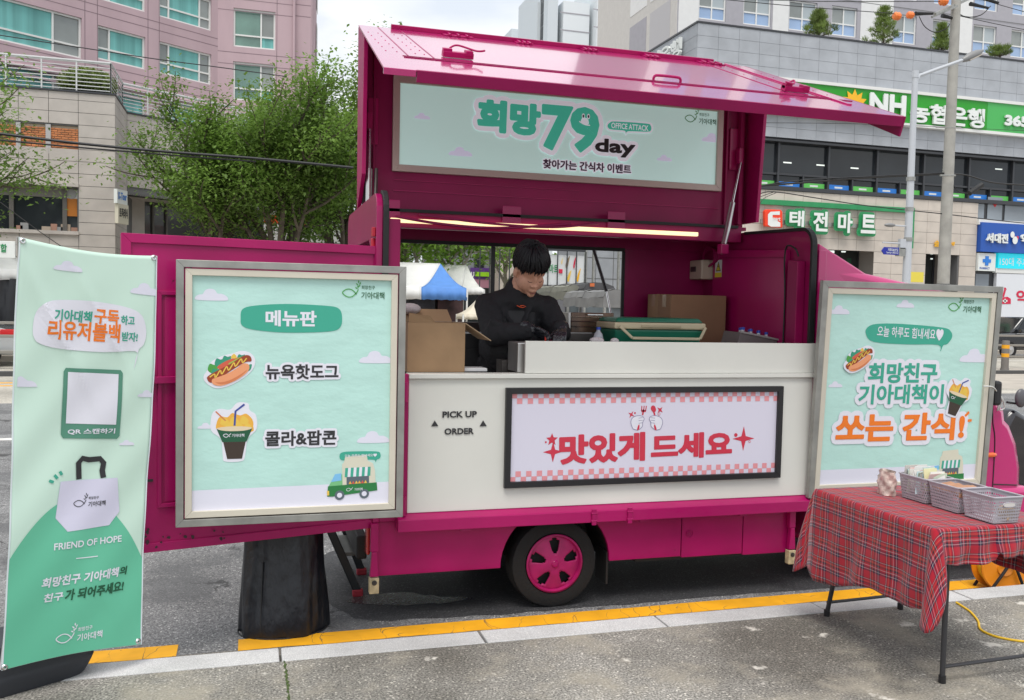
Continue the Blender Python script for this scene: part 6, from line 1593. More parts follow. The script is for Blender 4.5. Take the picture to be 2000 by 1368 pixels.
solo('yellow_notice_sign', MB().box((PY(1775, 540, 33).x, 33, PY(1775, 551, 33).z), (PY(1804, 540, 33).x, 33.05, PY(1775, 531, 33).z)).box((PY(1777, 540, 33).x, 33.05, .03), (PY(1779, 540, 33).x, 33.1, PY(1775, 531, 33).z)), mat('notice_yellow', (.75, .62, .08), .5), 'small yellow notice sign standing by the beige market pillar', 'sign')
# pharmacy bay
ph = thing('pharmacy_front', 'blue and white pharmacy front beside the beige market wall', 'shop front', (XB+a_r+4, YB, 0))
M_phb = mat('pharmacy_blue', (.012, .085, .40), .4); M_led = mat('led_teal', (.01, .50, .60), .5, emit=.45)
pbox(bp, a_r, 0, XE-XB, zg0-.1, -.35, -.2, mat('bay_dark', (.03, .032, .036), .4), ph, 'bay_wall')
A_ = lambda x, y: bp.ab(x, y)
def rect_px(x0, y0, x1, y1, h0, h1, mt, nm, par=ph, wide=False):
    a0, b0 = A_(x0, y0); a1, b1 = A_(x1, y1)
    if wide: a1 = XE-XB
    return pbox(bp, a0, b0, a1, b1, h0, h1, mt, par, nm)
M_bayg = mat('bay_glass', (.20, .23, .26), .15, coat=.5, var=.2, vscale=.4)
rect_px(1912, 430, 1928, 398, -.19, -.17, M_bayg, 'bay_window'); rect_px(1933, 430, 1964, 386, -.19, -.17, M_bayg, 'bay_window'); rect_px(1967, 431, 2000, 402, -.19, -.17, M_bayg, 'bay_window', wide=True)
rect_px(1908, 439, 2000, 434, -.19, .12, M_winf, 'sign_trim', wide=True)
rect_px(1908, 492, 2000, 440, -.19, .22, M_phb, 'sign_board', wide=True)
pp_ = Pl((XB, YB-.22, 0), (1, 0, 0), (0, 0, 1))
lettering(pp_, '서대전', 1924, 474, 1966, 458, M_ltw, ph, .01, .05, depth=.10)
lettering(pp_, '약국', 1991, 477, 2030, 459, M_ltw, ph, .01, .05, depth=.10)
for (px_, py_, r, mt) in ((1974, 459, .13, M_ltw), (1976, 461, .08, mat('pill_red', (.6, .02, .06), .5)), (1984, 465, .08, mat('pill_red2', (.55, .03, .08), .5)), (1979, 470, .16, M_ltw), (1979, 471, .10, mat('pill_teal', (.15, .5, .5), .5))):
    a, b = pp_.ab(px_, py_); patch(pp_, [(a+r*math.cos(2*PI*k/16), b+r*1.2*math.sin(2*PI*k/16)) for k in range(16)], mt, ph, h=.10+r*.1, px=False, name='emblem_pill')
rect_px(1907, 529, 1942, 496, -.19, .10, M_ltw, 'cross_sign')
cr = rect_px
for q in ((1920.5, 519, 1927.5, 501), (1916, 513, 1932, 507)): rect_px(*q, .101, .13 if q[0] > 1918 else .125, M_stb, 'blue_cross')
pc = Pl((XB, YB-.10, 0), (1, 0, 0), (0, 0, 1)); lettering(pc, 'PHARMACY', 1913, 526, 1933, 522.5, M_phb, ph, .01, .02)
rect_px(1947, 524, 2000, 497, -.19, .06, M_led, 'led_board', wide=True)
pl_ = Pl((XB, YB-.06, 0), (1, 0, 0), (0, 0, 1)); lettering(pl_, '150대 주차', 1952, 519, 2008, 505, M_ltw, ph, .01, .0)
rect_px(1944, 533, 2000, 526, -.19, .02, M_winf, 'fascia', wide=True); rect_px(1942, 640, 2000, 536, -.19, .0, mat('poster_wall', (.70, .72, .76), .5), 'poster_wall', wide=True)
rect_px(1906, 640, 1937, 536, -.19, -.17, M_bayg, 'bay_window')
M_crim = mat('crimson', (.62, .01, .06), .45)
p0_ = Pl((XB, YB-.005, 0), (1, 0, 0), (0, 0, 1)); 
lettering(p0_, '약', 1984, 595, 2012, 567, M_crim, ph, .01, .03)
patch(p0_, [(1951, 594), (1951, 582), (1968, 580), (1974, 584), (1974, 594)], M_crim, ph, h=.01, name='first_aid_print'); stroke(p0_, [(1959, 580), (1963, 566)], .12, M_crim, ph, .01); patch(p0_, [(1966, 566), (1964, 562), (1961, 562), (1961, 566)], M_crim, ph, h=.012)
for q in (((1958, 588), (1967, 588)), ((1962.5, 584), (1962.5, 592))): stroke(p0_, q, .09, M_ltw, ph, .02)
patch(bp, [(1944, 398), (1953, 398), (1948.5, 405)], mat('tri_red', (.7, .02, .03), .5), ph, h=-.16, name='red_triangle')
# ---------------------------------------------------------------- apartment slab behind the bank
YA = 50.0
ap_ = thing('apartment_block', 'pale grey apartment block rising behind the grey bank building', 'building', (40, YA+6, 0))
AP = Pl((PY(1322, 60, YA).x, YA, 0), (1, 0, 0), (0, 0, 1)); AX = AP.o.x
fl_ = AP.ab(1900, 10)
M_awh = mat('render_white', (.70, .70, .69), .7, var=.03); M_agr = mat('render_grey', (.36, .35, .38), .7, var=.04); M_abg = mat('render_beige', (.55, .53, .50), .7, var=.04)
# windows: bottom-left, top-right in photograph pixels (lower row), then the row above
wn_ = [(1364, 48, 1419, -14), (1451, 57.5, 1507, -2), (1540, 66, 1597, 5), (1623, 75, 1675, 17), (1744, 92, 1791, 31), (1820, 99, 1869, 42), (1899, 110, 1947, 53), (1973, 118, 2022, 62)]
b_lo, b_hi, aa = [], [], []
for x0, y0, x1, y1 in wn_:
    a0, b0 = AP.ab(x0, y0); a1, b1 = AP.ab(x1, y1); aa.append((a0, a1)); b_lo.append(b0); b_hi.append(b1)
hi = sum(b_hi)/len(b_hi); pit = 2.85; lo_ = hi-1.85
holes = []
AW = AP.ab(2090, 100)[0]; ATOP = hi+pit*2
for a0, a1 in aa:
    for k in (0, 1, 2): holes.append((a0, lo_+pit*k, a1, hi+pit*k))
wall_with_holes(AP, 0, 0, AW, ATOP, holes, M_agr, ap_, 'wall', th=.35)
part('core', MB().box((AX, YA+.36, 0), (AX+AW, YA+12, ATOP)), M_agr, ap_)
for x0, x1 in ((1324, 1363), (1508, 1539), (1680, 1743), (1871, 1898)):
    pbox(AP, AP.ab(x0, 60)[0], 0, AP.ab(x1, 60)[0], ATOP, .002, .03, M_awh, ap_, 'white_band')
for k in (0, 1, 2): pbox(AP, 0, hi+pit*k+.40, AW, hi+pit*k+.44, .031, .034, M_joint, ap_, 'seam')
for i, (a0, a1) in enumerate(aa):
    for k in (0, 1, 2):
        window(ap_, AP, a0, lo_+pit*k, a1, hi+pit*k, (.5,), (.42,), [M_blgl, M_blgl, M_grgl, mat('pale_glazing', (.38, .43, .45), .15, coat=.5)], rec=.16, fr=.09)
AT2 = 46.0
part('upper_wall', MB().box((AX, YA+.01, ATOP+.01), (AX+AW, YA+12, AT2)), M_agr, ap_)
mb = MB(); mw_ = MB()
for x0, x1 in ((1324, 1363), (1508, 1539), (1680, 1743), (1871, 1898)): mw_.box((AX+AP.ab(x0, 60)[0], YA-.03, ATOP+.02), (AX+AP.ab(x1, 60)[0], YA, AT2))
for k in range(3, 11):
    for a0, a1 in aa: mb.box((AX+a0, YA-.01, lo_+pit*k), (AX+a1, YA+.005, hi+pit*k))
part('upper_windows', mb, M_blgl, ap_, kind='stuff'); part('upper_bands', mw_, M_awh, ap_, kind='stuff')
ASd = Pl((AX, YA+13, 0), (0, -1, 0), (0, 0, 1))
part('side_wall', MB().box((AX-.05, YA+.01, 0), (AX-.001, YA+13, ATOP)), M_abg, ap_)
def spx(x): return YA+13-PX(x, 50, AX).y
for x0, x1, mt in ((1232, 1264, M_agr), (1271, 1310, mat('render_mid', (.46, .45, .46), .7))):
    a0, a1 = spx(x0), spx(x1); pbox(ASd, max(0, a0), 0, a1, hi-.6, .051, .07, mt, ap_, 'side_panel')
    pbox(ASd, max(0, a0), hi+.1, a1, ATOP, .051, .07, M_awh, ap_, 'side_panel')
# pines on the roof terrace of the bank
def needles(mb, c, rx, ry, rz, n, ln, rnd, wd=.012):
    for _ in range(n):
        while True:
            p = V(rnd.uniform(-1, 1), rnd.uniform(-1, 1), rnd.uniform(-1, 1))
            if p.length < 1: break
        d = V(p.x*.9+rnd.uniform(-.5, .5), p.y*.9+rnd.uniform(-.5, .5), .9+rnd.uniform(-.4, .5)).normalized()*ln*rnd.uniform(.6, 1.2)
        q = Vector(c)+V(p.x*rx, p.y*ry, p.z*rz); s_ = d.cross(V(rnd.uniform(-1, 1), rnd.uniform(-1, 1), .2)).normalized()*wd
        i = len(mb.v); mb.v += [tuple(q-s_), tuple(q+s_), tuple(q+d+s_*.3), tuple(q+d-s_*.3)]; mb.f.append((i, i+1, i+2, i+3))
def leafmat(name, col, var=.35, vs=.9, tr=.25):
    m = bpy.data.materials.new(name); m.use_nodes = True; n, l = m.node_tree.nodes, m.node_tree.links
    b = n['Principled BSDF']; b.inputs['Roughness'].default_value = .55
    g = n.new('ShaderNodeNewGeometry'); z = n.new('ShaderNodeTexNoise'); z.inputs['Scale'].default_value = vs; z.inputs['Detail'].default_value = 6; l.new(g.outputs['Position'], z.inputs['Vector'])
    r = n.new('ShaderNodeValToRGB'); r.color_ramp.elements[0].position = .32; r.color_ramp.elements[1].position = .68
    r.color_ramp.elements[0].color = tuple(c*(1-var) for c in col)+(1,); r.color_ramp.elements[1].color = tuple(min(1, c*(1+var)) for c in col)+(1,)
    l.new(z.outputs['Fac'], r.inputs[0]); l.new(r.outputs[0], b.inputs['Base Color'])
    t = n.new('ShaderNodeBsdfTranslucent'); l.new(r.outputs[0], t.inputs['Color'])
    mx_ = n.new('ShaderNodeMixShader'); mx_.inputs[0].default_value = tr
    l.new(b.outputs[0], mx_.inputs[1]); l.new(t.outputs[0], mx_.inputs[2]); l.new(mx_.outputs[0], n['Material Output'].inputs['Surface'])
    return m
M_pine = leafmat('pine_needles', (.17, .24, .05), .4, 1.5); M_bark = mat('bark', (.10, .08, .06), .9, var=.3, vscale=4, bump=.4)
rnd = random.Random(21)
def pine(px, pyb, pyt, label, wpx, flat=False):
    base = PY(px, pyb, YB+1.6); h_ = PY(px, pyt, YB+1.6).z-base.z; w_ = wpx*.0215/2
    t = thing('pine_tree', label, 'pine tree', tuple(base), 'pines along the bank roof edge')
    part('trunk', MB().tube([base-V(0, 0, 1.0), base+V(.03, 0, h_*.5), base+V(0, 0, h_*.92)], [.07, .05, .015], 6), M_bark, t)
    mb = MB(); mbw = MB()
    tiers = 2 if flat else 7
    for k in range(tiers):
        f_ = k/(tiers-1); z = h_*((.35+.5*f_) if flat else (.10+.82*f_)); rad = w_*((1-.3*f_) if flat else (1-.82*f_))
        nb = 6 if not flat else 9
        for j in range(nb):
            an = 2*PI*(j+rnd.random()*.6)/nb; rr = rad*rnd.uniform(.45, 1.15); tip_ = base+V(math.cos(an)*rr, math.sin(an)*rr, z+rr*.28)
            mbw.tube([base+V(0, 0, z-.05), tip_], [.02, .008], 4)
            needles(mb, tip_, .13, .13, .09, 60, .19, rnd, .012); needles(mb, tip_.lerp(base+V(0, 0, z), .45), .11, .11, .07, 28, .16, rnd, .012)
    part('branches', mbw, M_bark, t, kind='stuff'); part('crown', mb, M_pine, t, kind='stuff')
pine(1598, 76, 22, 'bushy green pine on the bank roof, leftmost of the four', 66)
pine(1724, 92, 14, 'tall tiered pine on the bank roof, second from the left', 74)
pine(1838, 104, 48, 'pine on the bank roof directly beside the concrete pole', 44)
pine(1952, 116, 96, 'low flat pine on the bank roof, rightmost', 52, True)

# ---------------------------------------------------------------- white towers far behind
tw = thing('white_tower', 'tall white apartment tower with grey lettering high on its wall', 'building', (30, 110, 0))
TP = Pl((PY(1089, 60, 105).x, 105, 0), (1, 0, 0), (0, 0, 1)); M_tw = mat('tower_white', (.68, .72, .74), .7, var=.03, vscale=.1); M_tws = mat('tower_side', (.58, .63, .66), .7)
def tpx(x0, y0, x1, y1, h0, h1, mt, nm, par, pl=TP):
    a0, b0 = pl.ab(x0, y0); a1, b1 = pl.ab(x1, y1); return pbox(pl, a0, b0, a1, b1, h0, h1, mt, par, nm)
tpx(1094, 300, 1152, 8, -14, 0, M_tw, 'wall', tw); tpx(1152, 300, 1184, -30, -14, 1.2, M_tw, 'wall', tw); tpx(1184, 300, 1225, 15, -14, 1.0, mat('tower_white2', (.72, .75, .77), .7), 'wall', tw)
for y in (25, 59, 100):
    for x0, x1, dy, h in ((1094, 1152, 5, .01), (1152, 1184, 2, 1.21), (1184, 1210, 2, 1.01)):
        a0, b0 = TP.ab(x0, y); a1, _ = TP.ab(x1, y); pbox(TP, a0, b0, a1, b0+.12, h, h+.03, M_agr, tw, 'seam')
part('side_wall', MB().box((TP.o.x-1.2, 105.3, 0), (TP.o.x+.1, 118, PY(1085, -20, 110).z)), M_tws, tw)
for k in range(6):
    z = PY(1080, 125-26*k, 106).z; part('window', MB().box((TP.o.x-1.26, 107, z), (TP.o.x-1.2, 108.2, z+1.5)), M_dgl, tw)
lettering(TP, '계', 1187, 100, 1205, 79, mat('tower_letter', (.22, .25, .30), .6), tw, 1.05, .02)
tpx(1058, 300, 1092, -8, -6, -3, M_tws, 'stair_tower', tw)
t2 = thing('white_tower', 'lower white tower with two round roof vents at the skyline', 'building', (26, 130, 0))
T2 = Pl((PY(993, 80, 125).x, 125, 0), (1, 0, 0), (0, 0, 1))
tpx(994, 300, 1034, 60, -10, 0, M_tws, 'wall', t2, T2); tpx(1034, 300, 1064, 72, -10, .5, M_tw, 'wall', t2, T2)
for x in (1029, 1040): 
    p = PY(x, 60, 124.9); part('roof_vent', MB().lathe([(0, 2.2), (.6, 2.2), (.8, 1.6), (.8, 1.1), (.4, .9), (.4, 0)], p, n=12), mat('vent_tan', (.40, .34, .28), .7), t2, smooth=True)
for x in (998, 1008): a, b = T2.ab(x, 75); pbox(T2, a, b-2.5, a+.5, b, .01, .03, M_dgl, t2, 'window')
solo('roof_antenna', MB().tube([PY(1026, 52, 124), PY(1026, 4, 124)], .09, 5), M_grey, 'thin antenna mast above the lower white tower', 'antenna')

# ---------------------------------------------------------------- left: stone podium and pink block
YP = 34.0
XC = PY(224.8, 187, YP).x
pod = thing('podium_building', 'pale stone podium building with brick panels and a railed terrace', 'building', (XC-4, YP+5, 0))
P1 = Pl((XC, YP, 0), (1, 0, 0), (0, 0, 1)); zt = P1.ab(224.8, 187)[1]
rows_px = [187, 202, 227, 251, 274, 298, 320, 344, 366, 390, 414, 437, 461]
rws = [P1.ab(224, y)[1] for y in rows_px]; rh = (rws[1]-rws[-1])/11; rws = [zt, rws[1]]+[rws[1]-rh*i for i in range(1, int(rws[1]/rh)+1)]; rws = rws[::-1]
cls = [P1.ab(x, 250)[0] for x in (153, 95, 34)]; cw = cls[0]-cls[1]; cls = [0]+[cls[0]-cw*i for i in range(0, 7)]; cls = cls[::-1]
win = (P1.ab(0, 400)[0]-3.0, P1.ab(10, 447)[1], P1.ab(151, 400)[0], P1.ab(151, 366)[1])
brk = (P1.ab(0, 270)[0]-3.0, P1.ab(153, 304)[1], P1.ab(153, 270)[0], P1.ab(153, 247)[1])
wall_with_holes(P1, -12, 0, 0, zt, [win, brk], M_joint, pod, 'wall', th=.5, h=-.03)
part('wall_core', MB().box((XC-12, YP+.55, 0), (XC-.02, YP+12, zt-.05)), M_joint, pod)
slabs(P1, cls, rws, -.025, M_spec, pod, gap=.016, skip=lambda a, b: any(q[0]-.05 < a < q[2] and q[1] < b < q[3] for q in (win, brk)))
# brick panels: many small courses, joined
mb = MB(); M_brk = mat('orange_brick', (.55, .21, .085), .85, var=.3, vscale=5); bw, bh = .22, .075
for x0, x1 in ((P1.ab(-60, 270)[0], P1.ab(31, 270)[0]), (P1.ab(40, 270)[0], P1.ab(89, 270)[0]), (P1.ab(99, 270)[0], P1.ab(152, 270)[0])):
    z = brk[1]+.02; r = 0
    while z+bh < brk[3]:
        x = x0-(bw/2 if r % 2 else 0)
        while x < x1:
            xa, xb = max(x, x0), min(x+bw-.02, x1)
            if xb-xa > .03:
                p_, q_ = P1.w(xa, z, -.12), P1.w(xb, z+bh-.022, -.06); mb.box(tuple(p_), tuple(q_))
            x += bw
        z += bh; r += 1
part('bricks', mb, M_brk, pod, kind='stuff')
pbox(P1, brk[0], brk[1], brk[2], brk[3], -.2, -.11, mat('brick_mortar', (.52, .44, .34), .9), pod, 'mortar_panel')
for x0, x1 in ((31, 40), (89, 99)): pbox(P1, P1.ab(x0, 270)[0], brk[1], P1.ab(x1, 270)[0], brk[3], -.11, .0, mat('render_pale', (.42, .41, .41), .7), pod, 'brick_pier')
# strip windows
pbox(P1, win[0], win[1], win[2], win[3], -.3, -.28, M_dgl, pod, 'glazing')
for x in (19, 124): a = P1.ab(x, 400)[0]; pbox(P1, a-.07, win[1], a+.07, win[3], -.28, -.2, mat('bronze_frame', (.12, .11, .10), .5), pod, 'mullion')
pbox(P1, win[0], win[3]-.36, win[2], win[3], -.278, -.26, mat('window_blind', (.20, .19, .17), .7), pod, 'blind')
pbox(P1, P1.ab(127, 400)[0], P1.ab(127, 421)[1], P1.ab(148, 400)[0], P1.ab(148, 387)[1], -.278, -.25, mat('orange_panel', (.50, .17, .02), .5), pod, 'orange_panel')
pbox(P1, P1.ab(126, 400)[0], P1.ab(127, 386)[1], P1.ab(149, 400)[0], P1.ab(148, 370)[1], -.278, -.25, M_winf, pod, 'fan_panel')
q = P1.ab(137, 378); patch(P1, [(q[0]+.17*math.cos(2*PI*k/16), q[1]+.17*math.sin(2*PI*k/16)) for k in range(16)], mat('fan_grey', (.35, .35, .35), .5), pod, h=-.245, px=False, name='fan')
pbox(P1, win[0], win[1]-.12, win[2]+.05, win[1], -.02, .08, M_spec, pod, 'window_sill'); pbox(P1, win[0], win[3], win[2]+.05, win[3]+.12, -.02, .10, M_spec, pod, 'window_head')
for i, x in enumerate((28, 36, 78, 96, 108, 116, 136)):
    a, b = P1.ab(x, 444); pbox(P1, a, win[1]+.02, a+.2+.05*(i % 3), win[1]+.15+.1*(i % 2), -.277, -.255, mat('clutter_%d' % (i % 3), ((.4, .22, .16), (.3, .3, .3), (.45, .36, .28))[i % 3], .7), pod, 'window_clutter')
# notch face
nd = PX(247.7, 215, XC)
YN = nd.y
P2 = Pl((XC, YP, 0), (0, 1, 0), (0, 0, 1)); 
NP = Pl((XC, YP, 0), (0, 1, 0), (0, 0, 1)); NP.n = V(1, 0, 0)
part('notch_wall', MB().box((XC-.3, YP+.02, 0), (XC-.03, YN+.3, zt-.02)), M_joint, pod)
cN = lin(0, YN-YP, 2)
def slabs_n(ys, zs):
    for r in range(len(zs)-1):
        me = MB().box((0, -(ys[1]-ys[0])/2+.008, -(zs[r+1]-zs[r])/2+.008), (.03, (ys[1]-ys[0])/2-.008, (zs[r+1]-zs[r])/2-.008)).mesh('stone_panel'); me.materials.append(M_spec)
        for c in range(len(ys)-1):
            o = bpy.data.objects.new('stone_panel', me); COL.objects.link(o); o.parent = pod
            o.matrix_parent_inverse = Matrix.Translation(pod['_loc']).inverted(); o.location = (XC-.028, (ys[c]+ys[c+1])/2, (zs[r]+zs[r+1])/2)
slabs_n(lin(YP, YN, 1), [z for z in rws if z > 1])
# oblique face
od = V(.817, .577, 0).normalized()
P3 = Pl((XC, YN, 0), od, (0, 0, 1))
zo = P3.ab(250, 381)[1]
part('oblique_wall', MB().prism([P3.w(0, zo, -.03), P3.w(11, zo, -.03), P3.w(11, zt-.02, -.03), P3.w(0, zt-.02, -.03)], -P3.n*.4), M_joint, pod)
slabs(P3, [0]+[P3.ab(x, 300)[0] for x in (295, 339)]+[P3.ab(339, 300)[0]+i*(P3.ab(339, 300)[0]-P3.ab(295, 300)[0]) for i in range(1, 16) if P3.ab(339, 300)[0]+i*(P3.ab(339, 300)[0]-P3.ab(295, 300)[0]) < 11.2], [z for z in rws if z > zo-.1][0:], -.025, M_spec, pod, gap=.016)
part('recess_wall', MB().prism([P3.w(0, 0, -1.6), P3.w(11, 0, -1.6), P3.w(11, zo, -1.6), P3.w(0, zo, -1.6)], -P3.n*.2), mat('recess_dark', (.045, .045, .047), .3, coat=.4), pod)
part('recess_ceiling', MB().prism([P3.w(0, zo, -1.6), P3.w(11, zo, -1.6), P3.w(11, zo, -.03), P3.w(0, zo, -.03)], (0, 0, .05)), M_spec, pod)
pbox(P3, .5, 0, 1.5, zo, -1.6, -1.4, M_spec, pod, 'recess_pier')
for a in (1.9, 2.5, 5.0): pbox(P3, a, 0, a+.08, zo, -1.6, -1.5, MATS['bronze_frame'], pod, 'window_frame')
part('coping', MB().prism([P3.w(0, zt, .05), P3.w(11, zt, .05), P3.w(11, zt, -.4), P3.w(0, zt, -.4)], (0, 0, .06)).box((XC-12, YP-.05, zt), (XC+.03, YP+.4, zt+.06)).box((XC-.3, YP+.4, zt), (XC+.03, YN, zt+.06)), M_mull, pod)
part('terrace', MB().prism([V(XC-12, YP+.4, zt-.1), V(XC-.3, YP+.4, zt-.1), V(XC-.3, YN+.3, zt-.1), P3.w(11, zt-.1, -.5), V(XC+9, YP+16, zt-.1), V(XC-12, YP+16, zt-.1)], (0, 0, .05)), M_spec, pod)
# small shop signs on the notch
for x0, y0, x1, y1, mt, tx_, tc_ in ((229, 397, 249, 374, M_ltw, 'K-Tour', M_stb), (231, 436, 251, 402, mat('sign_cream', (.66, .62, .50), .5), '토즉래식', M_char)):
    p0_, p1_ = PX(x0, y0, XC+.08), PX(x1, y1, XC+.08)
    sp3 = Pl((XC+.30, YP-.35, 0), V(.35, .94, 0), (0, 0, 1)); sp3.n = V(.94, -.35, 0).normalized()
    a0, b0 = sp3.ab(x0, y0); a1, b1 = sp3.ab(x1, y1)
    s_ = solo('shop_sign', MB().prism([sp3.w(a0, b0), sp3.w(a1, b0), sp3.w(a1, b1), sp3.w(a0, b1)], sp3.n*-.12), mt, 'white shop sign with blue letters on the stone corner' if 'K' in tx_ else 'cream shop sign with dark letters below the blue lettered one', 'sign')
    lettering(sp3, tx_, a0+(a1-a0)*.1, b0+(b1-b0)*.3, a1-(a1-a0)*.1, b1-(b1-b0)*.2, tc_, s_, .01, .03, px=False)
# terrace railing
def railing(name, label, pts, z0, hgt, nr, post):
    t = thing(name, label, 'railing', tuple(pts[0]))
    M_rl = mat('rail_white', (.62, .63, .63), .4)
    for i in range(len(pts)-1):
        p, q = Vector(pts[i]), Vector(pts[i+1])
        for k in range(nr): part('rail', MB().tube([p+V(0, 0, z0+hgt*(k+.6)/nr), q+V(0, 0, z0+hgt*(k+.6)/nr)], .018, 5), M_rl, t)
        part('top_rail', MB().tube([p+V(0, 0, z0+hgt), q+V(0, 0, z0+hgt)], .035, 6), M_rl, t)
        n = max(1, int((q-p).length/post))
        for k in range(n+1):
            c = p.lerp(q, k/n); part('post', MB().tube([c+V(0, 0, z0), c+V(0, 0, z0+hgt)], .028, 6), M_rl, t)
railing('terrace_railing', 'white metal railing along the stone podium terrace', [(XC-11, YP+.1, zt), (XC-.15, YP+.1, zt), (XC-.15, YN, zt), tuple(P3.w(9, zt, -.1))], .06, 1.05, 8, 1.0)
# terrace shrub
def shrub(px, py, label, y, rx, rz, mt, n=5200):
    c = PY(px, py, y); mb = MB(); rnd = random.Random(int(px))
    for _ in range(n):
        d = V(rnd.gauss(0, 1), rnd.gauss(0, 1), rnd.gauss(0, 1)).normalized()*rnd.uniform(.75, 1.03)*(1+.08*math.sin(rnd.random()*9))
        if d.z < -.5: continue
        q = c+V(d.x*rx, d.y*rx, d.z*rz); u = V(rnd.uniform(-1, 1), rnd.uniform(-1, 1), rnd.uniform(-.6, 1)).normalized()*.06; w_ = u.orthogonal().normalized()*.022
        i = len(mb.v); mb.v += [tuple(q-u), tuple(q+w_), tuple(q+u), tuple(q-w_)]; mb.f.append((i, i+1, i+2, i+3))
    t = thing('round_shrub', label, 'shrub', (c.x, c.y, zt))
    part('crown', mb, mt, t, kind='stuff'); part('stem', MB().tube([(c.x, c.y, zt), tuple(c)], .08, 6).ball(tuple(c), rx*.72, rx*.72, rz*.7), mat('shrub_core', (.03, .04, .015), .9), t)
shrub(172, 166, 'clipped round green shrub behind the terrace railing', YP+1.2, .92, .55, leafmat('shrub_leaf', (.14, .20, .03), .4, 3))
# pink apartment block: main oblique facade, then a flat one
M_pk = mat('pink_render', (.48, .35, .38), .75, var=.09, vscale=.8, detail=8, stretch=(1, 1, .25)); M_pkd = mat('pink_seam', (.24, .17, .19), .8)
pk = thing('pink_apartments', 'dusty pink apartment block with teal curtains above the stone podium', 'building', (XC+4, YP+12, zt))
QA = PY(160, 150, 39.5); PA = Pl((QA.x, QA.y, 0), od, (0, 0, 1))
aB = PA.ab(425, 150)[0]; aL = PA.ab(0, 100)[0]-3
pitch = PA.ab(311, 32)[1]-PA.ab(311, 143)[1]
WA = [(0, 122-34, 160, 35), (190, 113, 284, 70), (311, 143, 413, 107)]
rects = []
a0, b0 = PA.ab(160, 122); a1, b1 = PA.ab(160, 35); rects.append((aL+.6, b0, a0, b1, (.36, .80), (.30,), 0))
a0, b0 = PA.ab(190, 113); a1, b1 = PA.ab(284, 70); rects.append((a0, b0, a1, b1, (.26,), (.36,), 1))
a0, b0 = PA.ab(311, 143); a1, b1 = PA.ab(413, 107); rects.append((a0, b0, a1, b1, (.19, .78), (.36,), 1))
bb0 = rects[2][1]; bb1 = rects[2][3]
rects = [(r[0], bb0 if i else bb0-.15, r[2], bb1 if i else bb1+.1, r[4], r[5], r[6]) for i, r in enumerate(rects)]
lvl = (-1, 0, 1, 2)
holes = [(r[0], r[1]+pitch*k, r[2], r[3]+pitch*k) for r in rects for k in lvl]
ZT2 = bb1+pitch*2.3
wall_with_holes(PA, aL, zt-.3, aB, ZT2, holes, M_pk, pk, 'wall', th=.3)
part('core', MB().prism([PA.w(aL, zt-.3, -.5), PA.w(aB, zt-.3, -.5), PA.w(aB, zt-.3, -6), PA.w(aL, zt-.3, -6)], (0, 0, ZT2-zt)), M_pk, pk)
for i, r in enumerate(rects):
    for k in lvl:
        pan = [M_teal2, M_curt, M_grgl] if len(r[4]) == 2 else [M_teal2, M_curt]
        window(pk, PA, r[0], r[1]+pitch*k, r[2], r[3]+pitch*k, r[4], r[5], pan+[M_grgl, M_curt, M_grgl] if len(r[4]) == 2 else pan+[M_grgl, M_curt], rec=.14, fr=.075)
for k in lvl:
    for dz in (-.28, -.62): pbox(PA, aL, bb0+pitch*k+dz, aB, bb0+pitch*k+dz+.03, .001, .004, M_pkd, pk, 'seam')
for x in (166, 190.5, 289, 311): a = PA.ab(x, 120)[0]; pbox(PA, a-.015, zt, a+.015, ZT2, .001, .004, M_pkd, pk, 'seam')
part('terrace_pipe', MB().tube([PA.w(aL, bb0-.95, .15), PA.w(aB-.5, bb0-.95, .15)], .07, 8), M_pk, pk, smooth=True)
for y in (0, -.25): part('cornice', MB().prism([PA.w(aL, bb0-.95+y-.1, .0), PA.w(aB, bb0-.95+y-.1, .0), PA.w(aB, bb0-.95+y, .0), PA.w(aL, bb0-.95+y, .0)], PA.n*.08), M_pk, pk)
cB = PA.w(aB, 0, 0); PB = Pl((cB.x, cB.y, 0), (1, 0, 0), (0, 0, 1))
a1, b1 = PB.ab(538, 24); a0 = PB.ab(456, 50)[0]; b0 = b1-1.72; aE = PB.ab(574, 60)[0]
pB = pitch
hol = [(a0, b0+pB*k, a1, b1+pB*k) for k in (-2, -1, 0, 1)]
wall_with_holes(PB, 0, 2, aE, ZT2+1, hol, M_pk, pk, 'wall', th=.3)
part('core', MB().box((cB.x-.2, cB.y+.35, 2), (cB.x+aE, cB.y+6, ZT2+1)), M_pk, pk)
for k in (-2, -1, 0, 1): window(pk, PB, a0, b0+pB*k, a1, b1+pB*k, (.66,), (.32,), [mat('green_glazing', (.13, .24, .20), .1, coat=.6, var=.3, vscale=.6), M_curt, MATS['green_glazing'], M_grgl], rec=.14, fr=.075)
for k in (-2, -1, 0, 1):
    for dz in (-.28, -.80): pbox(PB, 0, b0+pB*k+dz, aE, b0+pB*k+dz+.03, .001, .004, M_pkd, pk, 'seam')
a = PB.ab(538, 60)[0]+.05; pbox(PB, a, 2, a+.03, ZT2, .001, .004, M_pkd, pk, 'seam')
part('downpipe', MB().tube([PB.w(aE, 2, .1), PB.w(aE, ZT2, .1)], .06, 8), M_pk, pk)
aF = PB.ab(607, 60)[0]
pbox(PB, aE+.02, 2, aF, ZT2+1, -3, -.15, M_pk, pk, 'wall')
for k in (-2, -1, 0, 1):
    for dz in (-.28, -.80): pbox(PB, aE+.05, b0+pB*k+dz+.1, aF, b0+pB*k+dz+.13, -.149, -.145, M_pkd, pk, 'seam')
n = 8; mb = MB()
pts = [PB.w(aF, 0, -.15)]
for i in range(1, n+1):
    t = i/n; pts.append(PB.w(aF+.42*math.sin(t*PI/2), 0, -.15-2.8*(1-math.cos(t*PI/2))))
